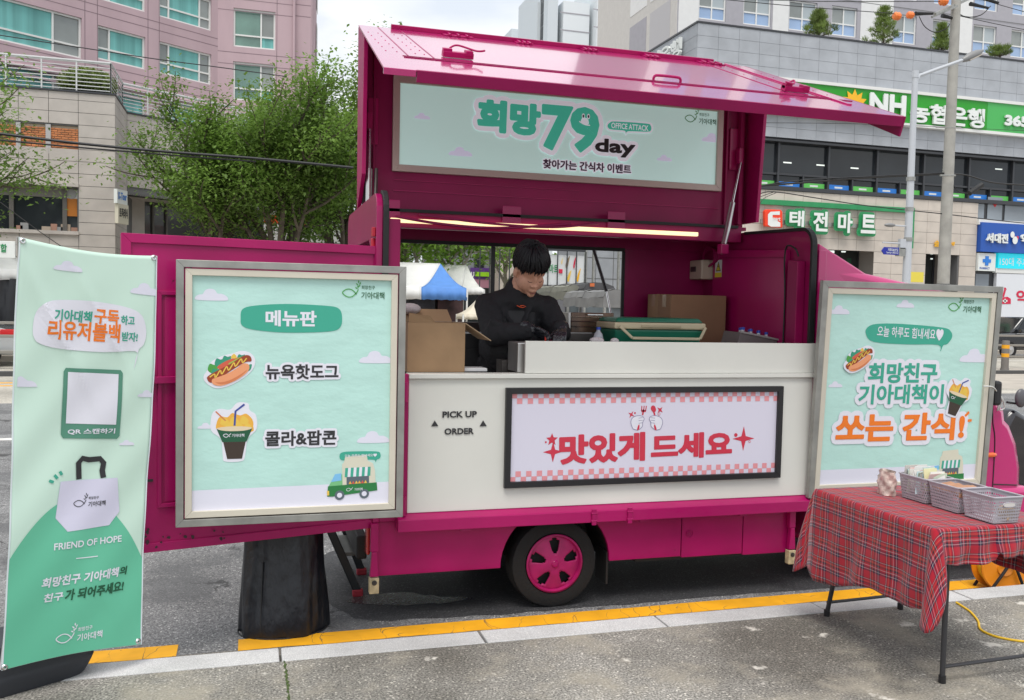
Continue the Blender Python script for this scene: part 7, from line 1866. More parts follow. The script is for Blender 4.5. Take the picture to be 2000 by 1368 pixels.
for i in range(n): mb.add([pts[i]+V(0, 0, 2), pts[i+1]+V(0, 0, 2), pts[i+1]+V(0, 0, ZT2+1), pts[i]+V(0, 0, ZT2+1)], [(0, 1, 2, 3)])
part('curved_wall', mb, M_pk, pk, smooth=True)
for k in (-1, 0, 1):
    p, q = pts[4], pts[6]; z = b0+pB*k
    part('corner_window', MB().prism([p+V(.03, -.02, z), q+V(.03, -.02, z), q+V(.03, -.02, z+1.7), p+V(.03, -.02, z+1.7)], (.02, -.01, 0)), M_winf, pk)
solo('red_shop_sign', MB().box((PY(516, 430, 37).x, 37, PY(516, 436, 37).z), (PY(620, 430, 37).x, 37.2, PY(516, 419, 37).z)), mat('sign_red', (.80, .04, .01), .5), 'bright red shop sign half hidden behind the big tree', 'sign')
sgp = Pl((PY(516, 430, 37).x, 36.99, 0), (1, 0, 0), (0, 0, 1)); lettering(sgp, '한방', 541, 433, 565, 421, M_ltw, [o for o in COL.objects if o.name == 'red_shop_sign'][0], .01, .04)
solo('white_shop_front', MB().box((PY(516, 430, 38).x, 38, 0), (PY(690, 430, 38).x, 41, PY(516, 412, 38).z)).box((PY(560, 430, 38).x, 37.9, PY(516, 470, 38).z), (PY(680, 430, 38).x, 38, PY(516, 440, 38).z)), mat('pale_shop', (.52, .53, .52), .6), 'low pale shop building behind the trunks of the big tree', 'building')
# ================================================================ trees
def tree(name, label, base, height, spread, bole, nlimb, nleaf, leaf, lm, seed, group=None, lean=.35, bark=None, droop=0, clump=.30, up=1.0):
    rnd = random.Random(seed); base = Vector(base)
    t = thing(name, label, 'tree', tuple(base), group)
    wood = MB(); pts = []
    def grow(p, d, L, r, lvl):
        n = 5; path = [p]; q = p; dd_ = d.normalized()
        for i in range(n):
            dd_ = (dd_+V(rnd.uniform(-.16, .16), rnd.uniform(-.16, .16), .07*up-droop*(lvl > 1)*.35)).normalized(); q = q+dd_*L/n; path.append(q)
        wood.tube(path, [r*(1-.6*i/n) for i in range(n+1)], 6 if lvl < 2 else 4, cap=False)
        if lvl >= 2:
            for x in path[1:]: pts.append((x, lvl))
        if lvl == 3: return
        k = (3 if lvl == 1 else 4) if lvl else nlimb
        for j in range(k):
            s_ = path[min(n, 2+j % 4)] if lvl else path[-1]
            an = 2*PI*(j+rnd.random()*.7)/k; sp = lean*(1.0 if lvl == 0 else 1.5)*rnd.uniform(.6, 1.3)
            side = dd_.orthogonal().normalized(); side = side*math.cos(an)+dd_.cross(side)*math.sin(an)
            grow(s_, dd_+side*sp*1.5, L*rnd.uniform(.52, .72) if lvl else spread*rnd.uniform(.8, 1.15), r*.5, lvl+1)
        if lvl: grow(path[-1], dd_, L*.55, r*.42, lvl+1)
    trunk = MB(); k = 8
    tp = [base+V(.04*math.sin(i*1.3), .03*math.cos(i), bole*i/k) for i in range(k+1)]
    trunk.tube(tp, [height*.022*(1-.45*i/k)+(.05 if i == 0 else 0) for i in range(k+1)], 10)
    part('trunk', trunk, bark or M_bark, t, smooth=True)
    for j in range(nlimb):
        an = 2*PI*(j+rnd.random()*.5)/nlimb
        grow(tp[-1-(j % 3)], V(math.cos(an)*lean*1.3, math.sin(an)*lean*1.3, 1.0*up), spread*rnd.uniform(.8, 1.1), height*.011, 1)
    # keep the crown inside its measured height
    part('branches', wood, bark or M_bark, t, kind='stuff')
    mb = MB(); zc = max(p.z for p, _ in pts)
    for _ in range(nleaf):
        p, lv = pts[rnd.randrange(len(pts))]
        c = p+V(rnd.gauss(0, clump*.5), rnd.gauss(0, clump*.5), rnd.gauss(0, clump*.42)-droop*rnd.random()*.8)
        u = V(rnd.uniform(-1, 1), rnd.uniform(-1, 1), rnd.uniform(-.7, .35)).normalized(); w_ = u.cross(V(rnd.uniform(-.4, .4), rnd.uniform(-.4, .4), 1)).normalized()
        l_ = leaf*rnd.uniform(.6, 1.25); i = len(mb.v)
        mb.v += [tuple(c), tuple(c+u*l_*.45+w_*l_*.30), tuple(c+u*l_-V(0, 0, l_*.12)), tuple(c+u*l_*.45-w_*l_*.30)]; mb.f.append((i, i+1, i+2, i+3))
    part('crown', mb, lm, t, kind='stuff')
    return t
M_lf = leafmat('zelkova_leaf', (.16, .27, .05), .4, .8, .45)
M_lf2 = leafmat('young_leaf', (.20, .36, .045), .45, 1.4, .45)
pT = PY(545, 600, 28.8)
tree('street_tree', 'middle and largest of three green street trees left of the raised hatch', (pT.x, 28.8, .02), 10.6, 3.45, 2.5, 8, 46000, .135, M_lf, 4, lean=.42, clump=.52)
pT = PY(425, 600, 29.6)
tree('street_tree', 'left green street tree of three, overlapping the stone podium wall', (pT.x, 29.6, .02), 10, 3.05, 3.1, 7, 27000, .135, M_lf, 17, lean=.36, clump=.52)
pT = PY(668, 600, 31.5)
tree('street_tree', 'second green street tree right behind the rear edge of the raised hatch', (pT.x, 31.5, .02), 10.8, 3.95, 2.8, 7, 24000, .145, M_lf, 9, lean=.30, clump=.66)
pT = PY(-150, 600, 27.8)
tree('street_tree', 'green street tree reaching in at the left edge before the brick panels', (pT.x, 27.8, .02), 10, 2.95, 3.2, 7, 15000, .14, M_lf, 12, lean=.62, clump=.6)
M_pale = mat('pale_bark', (.34, .30, .25), .85, var=.2)
for px_, y_, sd_, lb in ((793, 33, 31, 'young bright green tree with pale trunk seen at the left of the serving window'), (882, 36, 34, 'bright green tree behind the white and blue tent in the window'), (985, 38, 37, 'bright green tree drooping behind the cook')):
    p = PY(px_, 600, y_)
    tree('young_tree', lb, (p.x, y_, .02), 6.2, 1.7, 3.4, 6, 5500 if px_ < 850 else 2600 if px_ < 900 else 1500, .25, M_lf2, sd_, 'young trees behind the tents', lean=.55, bark=M_pale, droop=.18, clump=.8)
for k, (dx, dy) in enumerate(((-1.7, 0), (1.7, .1), (0, -1.4))):
    p = PY(793, 600, 33); solo('tree_prop', MB().tube([(p.x, 33, 4.2), (p.x+dx, 33+dy, .02)], .055, 6), M_pale, ('pale wooden prop leaning left from the young tree trunk', 'pale wooden prop leaning right from the young tree trunk', 'pale wooden prop leaning forward from the young tree trunk')[k], 'tree prop')
# ================================================================ tents
M_tent = mat('tent_white', (.72, .72, .70), .7, bump=.12, bscale=1.6, var=.04); M_tblue = mat('tent_blue', (.09, .24, .60), .7, bump=.15, bscale=1.6, var=.08)
M_tcream = mat('tent_cream', (.62, .56, .45), .7, var=.05)
def tent(label, x0, x1, y0, y1, ze, zp, mts, valance=.32, ridge=.3, split=.5):
    t = thing('canopy_tent', label, 'tent', ((x0+x1)/2, (y0+y1)/2, RZ))
    cx0, cx1, cy = x0+(x1-x0)*ridge, x1-(x1-x0)*ridge, (y0+y1)/2
    def pan(nm, q, mt):
        mb = MB(); n = 10; vs = []
        for i in range(n+1):
            for j in range(n+1):
                u, v = i/n, j/n; p = (Vector(q[0])*(1-u)+Vector(q[1])*u)*(1-v)+(Vector(q[3])*(1-u)+Vector(q[2])*u)*v
                p.z -= .16*(zp-ze)*math.sin(PI*v)*1.0+.02*math.sin(u*19+v*7)*v*(1-v)*2; vs.append(p)
        mb.add(vs, [(i*(n+1)+j, (i+1)*(n+1)+j, (i+1)*(n+1)+j+1, i*(n+1)+j+1) for i in range(n) for j in range(n)])
        o = part(nm, mb, mt, t, smooth='all'); s_ = o.modifiers.new('s', 'SOLIDIFY'); s_.thickness = .006
    A, B, C_, D_ = V(x0, y0, ze), V(x1, y0, ze), V(x1, y1, ze), V(x0, y1, ze); P_, Q_ = V(cx0, cy, zp), V(cx1, cy, zp)
    M2 = A.lerp(B, split)
    pan('roof_panel', (A, M2, Q_, P_), mts[0]); pan('roof_panel', (M2, B, Q_, Q_), mts[1]); pan('roof_panel', (B, C_, Q_, Q_), mts[1]); pan('roof_panel', (C_, D_, P_, Q_), mts[0]); pan('roof_panel', (D_, A, P_, P_), mts[1])
    for (p, q, mt) in ((A, M2, mts[0]), (M2, B, mts[1]), (B, C_, mts[1]), (C_, D_, mts[0]), (D_, A, mts[1])):
        mb = MB(); n = 16; o_ = (q-p).cross(V(0, 0, 1)).normalized()
        vs = []
        for i in range(n+1):
            c = p.lerp(q, i/n); vs += [c, c-V(0, 0, valance*(1+.04*math.sin(i*2)))+o_*.03*math.sin(i*1.7)]
        mb.add(vs, [(2*i, 2*i+2, 2*i+3, 2*i+1) for i in range(n)]); ob_ = part('valance', mb, mt, t, smooth='all'); s_ = ob_.modifiers.new('s', 'SOLIDIFY'); s_.thickness = .006
    for p in (A, B, C_, D_): part('tent_pole', MB().box((p.x-.025, p.y-.025, RZ), (p.x+.025, p.y+.025, ze)), M_winf, t)
    return t
q0, q1 = PY(690, 566, 28), PY(930, 566, 28)
tent('white canopy tent with a blue gable end seen through the serving window', q0.x-.3, q1.x-.3, 28, 32, PY(800, 561, 28).z, PY(800, 513, 30).z, (M_tent, M_tblue), .38, .12, .62)
q0, q1 = PY(850, 580, 33.5), PY(975, 566, 33.5)
tent('second canopy tent, white on all sides, behind the blue gabled one', q0.x, q1.x-.6, 33.5, 37, PY(960, 566, 33.5).z, PY(880, 517, 35).z, (M_tent, M_tent), .2, .15)
q0, q1 = PY(905, 600, 27), PY(1010, 600, 27)
tent('low cream canopy just behind the far window of the truck', q0.x, q1.x+.3, 27.0, 27.9, PY(950, 606, 27).z-.15, PY(950, 579, 27.4).z, (M_tcream, M_tcream), .15, .3)
q0, q1 = PY(-190, 560, 27), PY(72, 560, 27)
lt = tent('white canopy tent with black side sheet behind the left banner', q0.x, q1.x, 27, 30, PY(20, 527, 27).z, PY(60, 483, 28.5).z, (M_tent, M_tent), .28, .42)
mb = MB(); n = 40
z1_, z0_ = PY(20, 545, 27).z, PY(20, 640, 27).z
vs = []
for i in range(n+1):
    for j in range(9): vs.append((q0.x+(q1.x-q0.x)*i/n, 27.03+.07*math.sin(i*1.1+j*.35)+.03*math.sin(i*2.7-j), z1_+(z0_-z1_)*j/8))
mb.add(vs, [(i*9+j, (i+1)*9+j, (i+1)*9+j+1, i*9+j+1) for i in range(n) for j in range(8)])
solo('tent_side_sheet', mb, mat('black_mesh_sheet', (.025, .026, .030), .45, bump=.3, bscale=2.5), 'hanging black side sheet under the left white tent', 'tent sheet', smooth='all')
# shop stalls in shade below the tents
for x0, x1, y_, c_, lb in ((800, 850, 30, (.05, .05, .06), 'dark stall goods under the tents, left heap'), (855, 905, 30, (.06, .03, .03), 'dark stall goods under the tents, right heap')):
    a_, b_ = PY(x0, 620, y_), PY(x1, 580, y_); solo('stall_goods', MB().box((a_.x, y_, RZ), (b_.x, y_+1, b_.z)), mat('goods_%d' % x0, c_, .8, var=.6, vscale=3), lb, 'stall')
# ---- buildings behind the window
def block(name, label, x0, y0, x1, y1, yy, dpt, mt, cat='building'):
    """corners bottom-left, top-right in photograph pixels at distance yy"""
    a_, b_ = PY(x0, y0, yy), PY(x1, y1, yy)
    t = thing(name, label, cat, (a_.x, yy, 0)); part('wall', MB().box((a_.x, yy, RZ), (b_.x, yy+dpt, b_.z)), mt, t); return t, Pl((a_.x, yy, 0), (1, 0, 0), (0, 0, 1))
sl, slp = block('slate_building', 'slate stone shop building with a purple and green store sign behind the tents', 865, 640, 974, 440, 44, 6, mat('slate_wall', (.22, .23, .25), .8))
rnd = random.Random(8); M_sl = [mat('slate_%d' % k, c, .75) for k, c in enumerate(((.16, .17, .19), (.28, .29, .31), (.22, .20, .20)))]
W_ = slp.ab(974, 500)[0]
for k, mt in enumerate(M_sl):
    mb = MB(); z = 4.0
    while z < slp.ab(900, 440)[1]:
        x = rnd.uniform(-.4, 0)
        while x < W_:
            w_ = rnd.uniform(.35, .8)
            if rnd.randrange(3) == k and x > 0 and x+w_ < W_: mb.add([slp.w(x, z, .02+.01*k), slp.w(x+w_-.02, z, .02+.01*k), slp.w(x+w_-.02, z+.13, .02+.01*k), slp.w(x, z+.13, .02+.01*k)], [(0, 1, 2, 3)])
            x += w_
        z += .15
    part('slate_courses', mb, mt, sl, kind='stuff')
for (x0, y0, x1, y1, mt, h) in ((918, 545, 975, 525, mat('store_purple', (.10, .035, .22), .4), .06), (927, 540, 974, 533, mat('store_lime', (.30, .62, .02), .4), .12), (918, 562, 975, 546, mat('store_pink', (.42, .20, .27), .5), .04), (926, 524, 945, 498, M_dgl, .03)):
    a0, b0 = slp.ab(x0, y0); a1, b1 = slp.ab(x1, y1); pbox(slp, a0, b0, a1, b1, .04, h+.04, mt, sl, 'store_sign' if h > .03 else 'window')
lettering(slp, 'U', 919, 541, 925, 532, M_ltw, sl, .12, .05)
part('shopfront', MB().box((slp.o.x-4, 43.9, RZ), (slp.o.x+W_, 43.95, slp.ab(900, 562)[1])), M_dgl, sl)
bgw, bgp = block('beige_side_wall', 'plain beige wall between the slate building and the market fence', 974, 640, 1060, 476, 42, 4, M_bpan)
mk_, mkp = block('market_side', 'white printed market panels behind black bars above a grey base', 1050, 640, 1141, 500, 34, 3, mat('panel_white', (.66, .68, .68), .6))
a0, b0 = mkp.ab(1050, 556); a1, b1 = mkp.ab(1141, 548); pbox(mkp, -1, 0, a1, b0, .02, .1, mat('base_grey', (.14, .14, .15), .6), mk_, 'base_panel')
pbox(mkp, -1, mkp.ab(1141, 493)[1]-.0, a1, mkp.ab(1141, 493)[1]+.12, .02, .1, M_mull, mk_, 'top_bar')
for k in range(12):
    a = a1-.40*k; pbox(mkp, a-.02, 0, a+.02, mkp.ab(1141, 493)[1], .10, .14, M_mull, mk_, 'bar')
lettering(mkp, '전마트', 1063, 533, 1090, 517, M_stripe, mk_, .03, .02)
pbox(mkp, mkp.ab(1091, 532)[0], mkp.ab(1091, 534)[1], mkp.ab(1098, 532)[0], mkp.ab(1091, 526)[1], .02, .04, M_crim, mk_, 'print_square')
for x0, y0, x1, y1, mt in ((1119, 520, 1124, 497, M_crim), (1107, 546, 1114, 528, M_mustard), (1126, 546, 1132, 524, M_sun), (1096, 512, 1099, 498, M_mustard), (1104, 520, 1111, 500, mat('print_brown', (.25, .18, .10), .6))):
    a0, b0 = mkp.ab(x0, y0); a1_, b1 = mkp.ab(x1, y1); patch(mkp, [(a0, b0), ((a0+a1_)/2, b0-.1), (a1_, (b0+b1)/2), ((a0+a1_)/2+.1, b1), (a0+.05, (b0+b1)/2)], mt, mk_, h=.03, px=False, curve=3, name='printed_food')
gwl, gwp = block('grey_side_block', 'large grey panelled wall seen through the right of the far window', 1141, 640, 1300, 440, 40, 4, M_gpan)
for k in range(7): pbox(gwp, 0, 2+1.0*k, 4.5, 2.03+1.0*k, .001, .01, M_joint, gwl, 'seam')
for k in range(4): pbox(gwp, .9*k+.5, 0, .9*k+.53, 9, .001, .01, M_joint, gwl, 'seam')
for x in (1143, 1158, 1207): p = PY(x, 560, 38); solo('thin_pole', MB().tube([(p.x, 38, RZ), (p.x, 38, 8)], .07, 6), M_grey, {1143: 'grey pole at the end of the barred market panels', 1158: 'thin grey pole just right of the barred market panels', 1207: 'grey pole seen near the right edge of the far window'}[x], 'pole')
# parked stall trucks with tarpaulin tops
def stall_truck(label, x0, x1, ytop, yy, col, cab=True):
    a_, b_ = PY(x0, 640, yy), PY(x1, 640, yy); zt_ = PY(x0, ytop, yy).z; zm = zt_-.45
    t = thing('stall_truck', label, 'truck', ((a_.x+b_.x)/2, yy, RZ), 'small tarpaulin-topped trucks behind the food truck')
    tarp = MB(); n = 16
    prof_ = [(0, 0), (.02, .25), (.10, .40), (.35, .46), (.65, .45), (.90, .36), (.98, .22), (1, 0)]
    for s_ in range(6):
        y0_ = yy+s_*.5; 
        for i in range(len(prof_)-1):
            p, q = prof_[i], prof_[i+1]; W2 = b_.x-a_.x; wv = .03*math.sin(s_*2+i)
            tarp.add([(a_.x+W2*p[0], y0_, zm+p[1]+wv), (a_.x+W2*q[0], y0_, zm+q[1]+wv), (a_.x+W2*q[0], y0_+.5, zm+q[1]), (a_.x+W2*p[0], y0_+.5, zm+p[1])], [(0, 1, 2, 3)])
    tarp.prism([(a_.x+(b_.x-a_.x)*p[0], yy, zm+p[1]) for p in prof_], (0, .02, 0))
    part('tarpaulin', tarp, mat('tarp_%s' % label[:5], col, .75, bump=.4, bscale=4, var=.15), t)
    part('curtain', MB().box((a_.x+.1, yy+.05, .9), (b_.x-.1, yy+.1, zm)), mat('stall_grey', (.11, .13, .14), .5, var=.4, vscale=1.2), t)
    for x in (a_.x+.03, b_.x-.08): part('frame_post', MB().box((x, yy-.01, .4), (x+.06, yy+.05, zm)), M_grey, t)
    part('truck_bed', MB().box((a_.x, yy, .35), (b_.x, yy+3, .9)), mat('bed_blue', (.05, .08, .14), .5), t, bevel=.02)
    for x in (a_.x+.3, b_.x-.3): part('wheel', MB().lathe([(0, 0), (.2, 0), (.32, .02), (.32, .2), (0, .2)], (x, yy-.02, .20), (0, 1, 0), 18), M_tire, t)
    return t
stall_truck('dusty grey-green tarpaulin truck, leftmost in the far window', 1105, 1136, 557, 25.5, (.19, .19, .16))
stall_truck('black tarpaulin truck with an orange patch, middle of the far window', 1137, 1203, 552, 25.0, (.07, .07, .075))
stall_truck('pale grey tarpaulin truck at the right of the far window', 1176, 1240, 566, 21.0, (.17, .17, .17))
p = PY(1152, 560, 24.95); solo('orange_patch', MB().box((p.x-.0, 24.93, p.z-.0), (p.x+.14, 24.95, p.z+.1)), mat('patch_orange', (.55, .14, .04), .6), 'small orange patch sewn on the black tarpaulin', 'patch')
# parked cars: one parametric body
def car(label, cx, y, zoff, mt, L=4.6, Hh=1.7, Wd=1.85, flip=1, kind='suv', grp=None):
    t = thing('parked_car', label, 'car', (cx, y, RZ), grp)
    def X(x): return cx+flip*x
    b_ = [(-L/2, .35), (-L/2, .85), (-L/2+.1, 1.02), (-L*.28, 1.06), (L*.47, 1.00), (L/2, .8), (L/2, .30)] if kind == 'suv' else [(-L/2, .35), (-L/2+.02, .8), (-L/2+.25, .95), (-L*.2, .98), (L*.40, .98), (L/2, .86), (L/2, .30)]
    part('body', MB().prism([(X(x), y, RZ+z) for x, z in b_], (0, Wd, 0)), mt, t, bevel=.09, smooth=True)
    c_ = [(-L*.30, 1.04), (-L*.17, Hh-.02), (L*.30, Hh), (L*.44, 1.0)] if kind == 'suv' else [(-L*.22, .96), (-L*.06, Hh-.02), (L*.20, Hh-.02), (L*.36, .96)]
    part('cabin', MB().prism([(X(x), y+.12, RZ+z) for x, z in c_], (0, Wd-.24, 0)), mt, t, bevel=.08, smooth=True)
    g_ = [(-L*.24, 1.08), (-L*.16, Hh-.12), (L*.05, Hh-.10), (L*.05, 1.08)]; g2 = [(L*.07, 1.08), (L*.07, Hh-.10), (L*.28, Hh-.10), (L*.36, 1.08)]
    if kind != 'suv': g_ = [(-L*.17, 1.0), (-L*.05, Hh-.1), (L*.06, Hh-.1), (L*.06, 1.0)]; g2 = [(L*.075, 1.0), (L*.075, Hh-.1), (L*.18, Hh-.1), (L*.29, 1.0)]
    for gg in (g_, g2): part('side_window', MB().prism([(X(x), y+.108, RZ+z) for x, z in gg], (0, .02, 0)), M_dgl, t)
    part('chrome_strip', MB().box((X(-L*.26), y-.006, RZ+1.035), (X(L*.4), y+.004, RZ+1.055)), M_chrome, t)
    for x in (-L*.33, L*.33):
        part('wheel', MB().lathe([(0, .0), (.22, 0), (.34, -.02), (.35, .02), (.35, .2), (0, .2)], (X(x), y-.01, RZ+.35), (0, 1, 0), 28), M_tire, t, smooth=True)
        part('wheel_rim', MB().lathe([(0, -.03), (.05, -.03), (.08, -.015), (.2, -.022), (.22, 0)], (X(x), y-.01, RZ+.35), (0, 1, 0), 20), M_steel, t, smooth=True)
    part('door_mirror', MB().box((X(-L*.22)-.1, y-.16, RZ+1.05), (X(-L*.22)+.1, y+.02, RZ+1.22)), mt, t, bevel=.04)
    part('head_lamp', MB().box((X(-L/2)-.01*flip, y+.04, RZ+.78), (X(-L/2+.25), y-.004, RZ+.92)), M_chrome, t, bevel=.02)
    part('tail_lamp', MB().box((X(L/2)+.012*flip, y-.006, RZ+.80), (X(L/2-.42), y+.3, RZ+.94)), mat('car_lamp_red', (.6, .01, .015), .2, coat=1), t, bevel=.02)
    return t
M_cblk = mat('car_black', (.012, .013, .016), .12, coat=1); M_csil = mat('car_silver', (.50, .52, .53), .25, metal=.5, coat=1)
p = PY(1962, 640, 30.0)
car('black sport utility car passing at the right edge beyond the bollard', p.x+1.9, 30.0, 0, M_cblk, L=4.8, Hh=1.75)
p = PY(36, 650, 24.7)
car('silver car tail beside the black sheeted tent at the left edge', p.x-2.25, 24.7, 0, M_csil, L=4.5, Hh=1.45, kind='sedan')
# guard rails and the striped bollard
def guard(label, x0, x1, y, zs, hw=.035):
    t = thing('guard_rail', label, 'guard rail', (x0, y, RZ))
    for z in zs: part('rail', MB().box((x0, y-.03, z-hw), (x1, y+.03, z+hw)), mat('rail_taupe', (.25, .235, .21), .5), t, bevel=.01)
    n = int((x1-x0)/4.7)
    for i in range(n+1): part('post', MB().box((x0+i*4.7, y+.03, RZ), (x0+i*4.7+.08, y+.12, max(zs)+.1)), MATS['rail_taupe'], t)
zr = [.30, .68, 1.0]
guard('taupe three-bar guard rail along the far side of the road', -14, 34, 24.0, zr)
mb = MB().box((-40, 21.9, RZ), (60, 22.2, RZ+.10)); struct('median_kerb', mb, mat('median_dark', (.07, .07, .07), .8))
p = PZ(1962, 724, RZ)
bo = thing('bollard', 'grey lane bollard with two yellow bands on the far road line', 'bollard', tuple(p))
part('bollard_post', MB().lathe([(0, .98), (.10, .98), (.115, .95), (.115, .12), (.14, 0)], p, n=20), mat('bollard_grey', (.15, .14, .13), .6), bo, smooth=True)
for z in (.50, .78): part('yellow_band', MB().lathe([(.117, z-.06), (.118, z+.06)], p, n=20), mat('band_yellow', (.80, .38, .01), .5), bo, smooth=True)
# ================================================================ street lamp, utility pole, signs, wires
M_lamp = mat('lamp_paint', (.52, .54, .57), .4, metal=.2)
b0_, t0_ = PY(1770, 553, 20), PY(1783, 152, 20)
bx_ = b0_.x
sl_ = thing('street_lamp', 'tall pale street lamp with one long arm reaching right over the bank sign', 'street lamp', (bx_, 20, RZ))
part('pole', MB().tube([(bx_, 20, RZ), (bx_, 20, 3.9), (bx_, 20, t0_.z)], [.13, .10, .075], 12), M_lamp, sl_, smooth=True)
part('pole_cap', MB().tube([(bx_, 20, t0_.z), (bx_, 20, t0_.z+.18)], .085, 12), M_lamp, sl_)
arm = bez([V(bx_+.02, 20, t0_.z-.35), PY(1793, 152, 20), PY(1810, 143, 20), PY(1885, 116, 20)], 6)
part('arm', MB().tube(arm, .045, 8), M_lamp, sl_, smooth=True)
hd0, hd1 = PY(1880, 118, 20), PY(1920, 99, 20)
part('lamp_head', MB().tube([hd0, hd0.lerp(hd1, .3), hd0.lerp(hd1, .7), hd1], [.06, .11, .10, .03], 10), mat('lamp_head_grey', (.22, .22, .22), .4), sl_, smooth=True)
part('lamp_lens', MB().obox(hd0.lerp(hd1, .55)-V(0, .03, .085), (hd1-hd0), (0, 1, 0), (0, 0, 1), .42, .12, .03), mat('lens_tan', (.5, .45, .38), .3), sl_)
pa = PY(1780, 443, 20); pb = PY(1738, 440, 20)
part('footway_arm', MB().tube([V(bx_, 20, pa.z), pb], .022, 6), M_lamp, sl_, smooth=True)
part('footway_lamp', MB().ball(pb, .17, .08, .055, 14, 8), MATS['lamp_head_grey'], sl_, smooth=True)
for z in (4.4, 5.2, 3.6): part('pole_band', MB().tube([(bx_, 20, z), (bx_, 20, z+.10)], .115, 12), M_grey, sl_)
s0, s1 = PY(1722, 497, 19.9), PY(1756, 484, 19.9)
rs = thing('street_name_sign', 'blue arrow street name sign hanging from the lamp pole', 'sign', (s0.x, 19.9, s0.z))
zc = (s0.z+s1.z)/2; M_sblue = mat('street_blue', (.01, .02, .30), .4)
part('sign_plate', MB().prism([(s0.x+.08, 19.9, s0.z), (s1.x, 19.9, s0.z), (s1.x, 19.9, s1.z), (s0.x+.08, 19.9, s1.z), (s0.x, 19.9, zc)], (0, .03, 0)), M_sblue, rs)
rsp = Pl((s0.x, 19.898, 0), (1, 0, 0), (0, 0, 1)); pn_ = [o for o in COL.objects if o.name.startswith('sign_plate')][-1]
lettering(rsp, '계룡로882번길', 1734, 491, 1754, 486, M_ltw, pn_, .003, .01); lettering(rsp, 'Gyeryong-ro 882beon-gil', 1731, 496, 1754, 492.5, M_ltw, pn_, .003, .01)
part('bracket', MB().tube([(s0.x+.05, 19.95, s1.z+.12), (bx_, 20, s1.z+.12)], .02, 6).box((bx_-.28, 19.95, s1.z-.02), (bx_+.05, 20.05, s1.z+.24)), M_lamp, rs)
part('cctv_box', MB().box((s1.x+.05, 19.95, s0.z-.02), (s1.x+.25, 20.1, s0.z+.2)), M_grey, rs)
# concrete utility pole
pb_, ptp = PY(1845, 555, 24), PY(1866, -30, 24)
ux = (pb_.x+ptp.x)/2
up_ = thing('utility_pole', 'concrete utility pole with crossarms and orange insulator guards', 'utility pole', (ux, 24, RZ))
part('pole', MB().tube([(ux, 24, RZ), (ux, 24, ptp.z+.5)], [.205, .135], 16), mat('pole_concrete', (.36, .35, .32), .85, var=.15, vscale=3, bump=.2), up_, smooth=True)
part('base_band', MB().tube([(ux, 24, RZ), (ux, 24, pb_.z)], .215, 16), mat('pole_band_dark', (.09, .09, .09), .7), up_)
c1 = PY(1862, 14, 24)
part('crossarm', MB().bar(PY(1826, 28, 23.4), PY(1905, -8, 24.6), .08, .08), M_grey, up_)
part('crossarm', MB().bar(PY(1820, 34, 23.7), PY(1870, 12, 23.7), .06, .06), M_grey, up_)
M_orang = mat('guard_orange', (.85, .20, .03), .45, coat=.4)
for i, (x, y, s) in enumerate(((1752, 32, 1), (1778, 30, .9), (1843, 3, 1.1))):
    p = PY(x, y, 24)
    part('insulator_guard', MB().lathe([(0, -.13*s), (.09*s, -.12*s), (.13*s, -.06*s), (.09*s, -.02*s), (.13*s, .04*s), (.10*s, .10*s), (0, .13*s)], p, (1, 0, 0), 10), M_orang, up_)
M_blk2 = mat('cable_black', (.012, .012, .013), .5)
for (x0, y0, x1, y1) in ((1788, 27, 1822, 27), (1840, 31, 1868, 38), (1895, 8, 1930, 16), (1918, -4, 1950, 6)): part('insulator', MB().tube([PY(x0, y0, 24), PY((x0+x1)/2, (y0+y1)/2, 24), PY(x1, y1, 24)], [.07, .05, .04], 8), M_blk2, up_)
part('cable_junction', MB().tube([PY(1893, 378, 24.2), PY(1918, 361, 24.2)], .09, 10), M_blk2, up_)
part('pole_clamps', MB().tube([PY(1828, 249, 23.7), PY(1877, 250, 23.7)], .02, 6).tube([PY(1836, 343, 23.7), PY(1866, 343, 23.7)], .03, 6), M_grey, up_)
def wire(label, pts, r, y=24.0, y2=None):
    y2 = y if y2 is None else y2; n = len(pts)-1
    P_ = [PY(x, yy, y+(y2-y)*i/n) for i, (x, yy) in enumerate(pts)]
    solo('overhead_wire', MB().tube(bez(P_, 6), r, 4), M_blk2, label, 'wire')
wire('thin wire running from the pole top left across the apartment windows', [(1840, 3), (1600, 3), (1400, -4)], .012)
wire('wire leaving the lowest insulator leftwards over the pines', [(1750, 27), (1560, 13), (1380, -4)], .012)
wire('looped jumper wire hanging left of the pole', [(1795, 32), (1806, 52), (1825, 63), (1845, 58), (1855, 48)], .016)
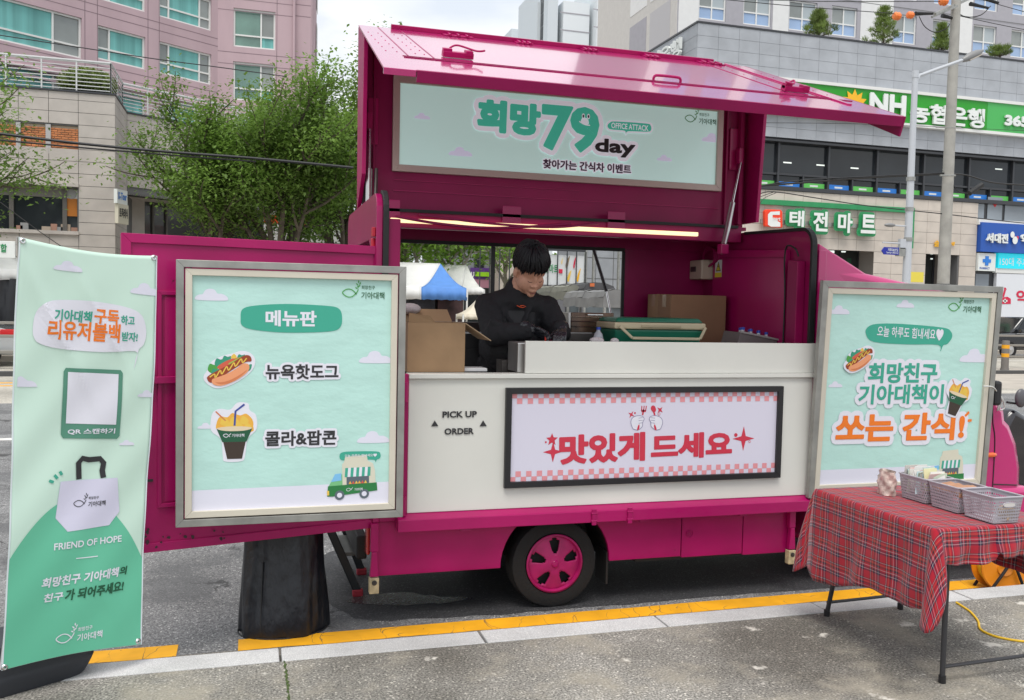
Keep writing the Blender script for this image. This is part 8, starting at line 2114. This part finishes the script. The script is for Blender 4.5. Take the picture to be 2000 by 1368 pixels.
wire('looped jumper wire hanging right of the pole', [(1862, 18), (1885, 33), (1915, 30), (1935, 12)], .016)
wire('wire falling right from the pole to the frame edge, upper one', [(1868, 30), (1940, 46), (2010, 60)], .012)
wire('wire falling right from the crossarm to the frame edge', [(1920, 0), (1960, 12), (2010, 26)], .012)
wire('thick bundled wire in front of the dark glass band', [(1440, 366), (1560, 358), (1700, 347), (1850, 340)], .028)
wire('second bundled wire just above the thick one before the dark glass', [(1440, 370), (1560, 353), (1700, 345), (1850, 338)], .018)
wire('bundled wire from the pole to the right frame edge', [(1862, 340), (1890, 343), (1940, 357), (2010, 362)], .025)
wire('drooping wire loop beside the pole with a pale connector', [(1866, 344), (1862, 360), (1872, 374), (1890, 378)], .014)
wire('sagging wire over the green band and letters of the market', [(1452, 397), (1475, 383), (1510, 375), (1600, 388), (1700, 403), (1850, 419), (1940, 430), (2010, 437)], .016)
wire('thin loop of wire dropping behind the raised hatch', [(1450, 418), (1472, 408), (1480, 388), (1510, 376)], .010)
wire('second thin loop of wire dropping to the truck roof', [(1452, 436), (1476, 430), (1482, 405), (1492, 388), (1516, 377)], .010)
wire('thin pale wire crossing below the green bank sign', [(1480, 240), (1700, 243), (2010, 256)], .008)
wire('thick wire crossing the left stone building at brick height', [(-20, 259), (150, 280), (330, 297), (500, 310), (690, 328)], .022, 15.5)
wire('lower thin wire crossing the left stone building', [(-20, 272), (150, 288), (330, 303), (500, 316)], .013, 15.5)
wire('thin wire across the pink facade windows', [(-20, 66), (150, 92), (300, 115), (430, 132), (560, 150)], .008, 15.5)
wire('slack wire slanting before the strip windows at the left', [(0, 395), (60, 440), (110, 475), (150, 500)], .008, 20)
gs = PY(-30, 502, 24.5), PY(21, 470, 24.5)
g1 = solo('green_letter_sign', MB().box((gs[0].x, 24.9, gs[0].z), (gs[1].x, 25.0, gs[1].z)), M_ltw, 'white sign with a green letter above the left tent', 'sign', bevel=.01)
gp = Pl((gs[0].x, 24.89, 0), (1, 0, 0), (0, 0, 1)); lettering(gp, '합', 1, 493, 13, 477, M_stripe, g1, .004, .03)
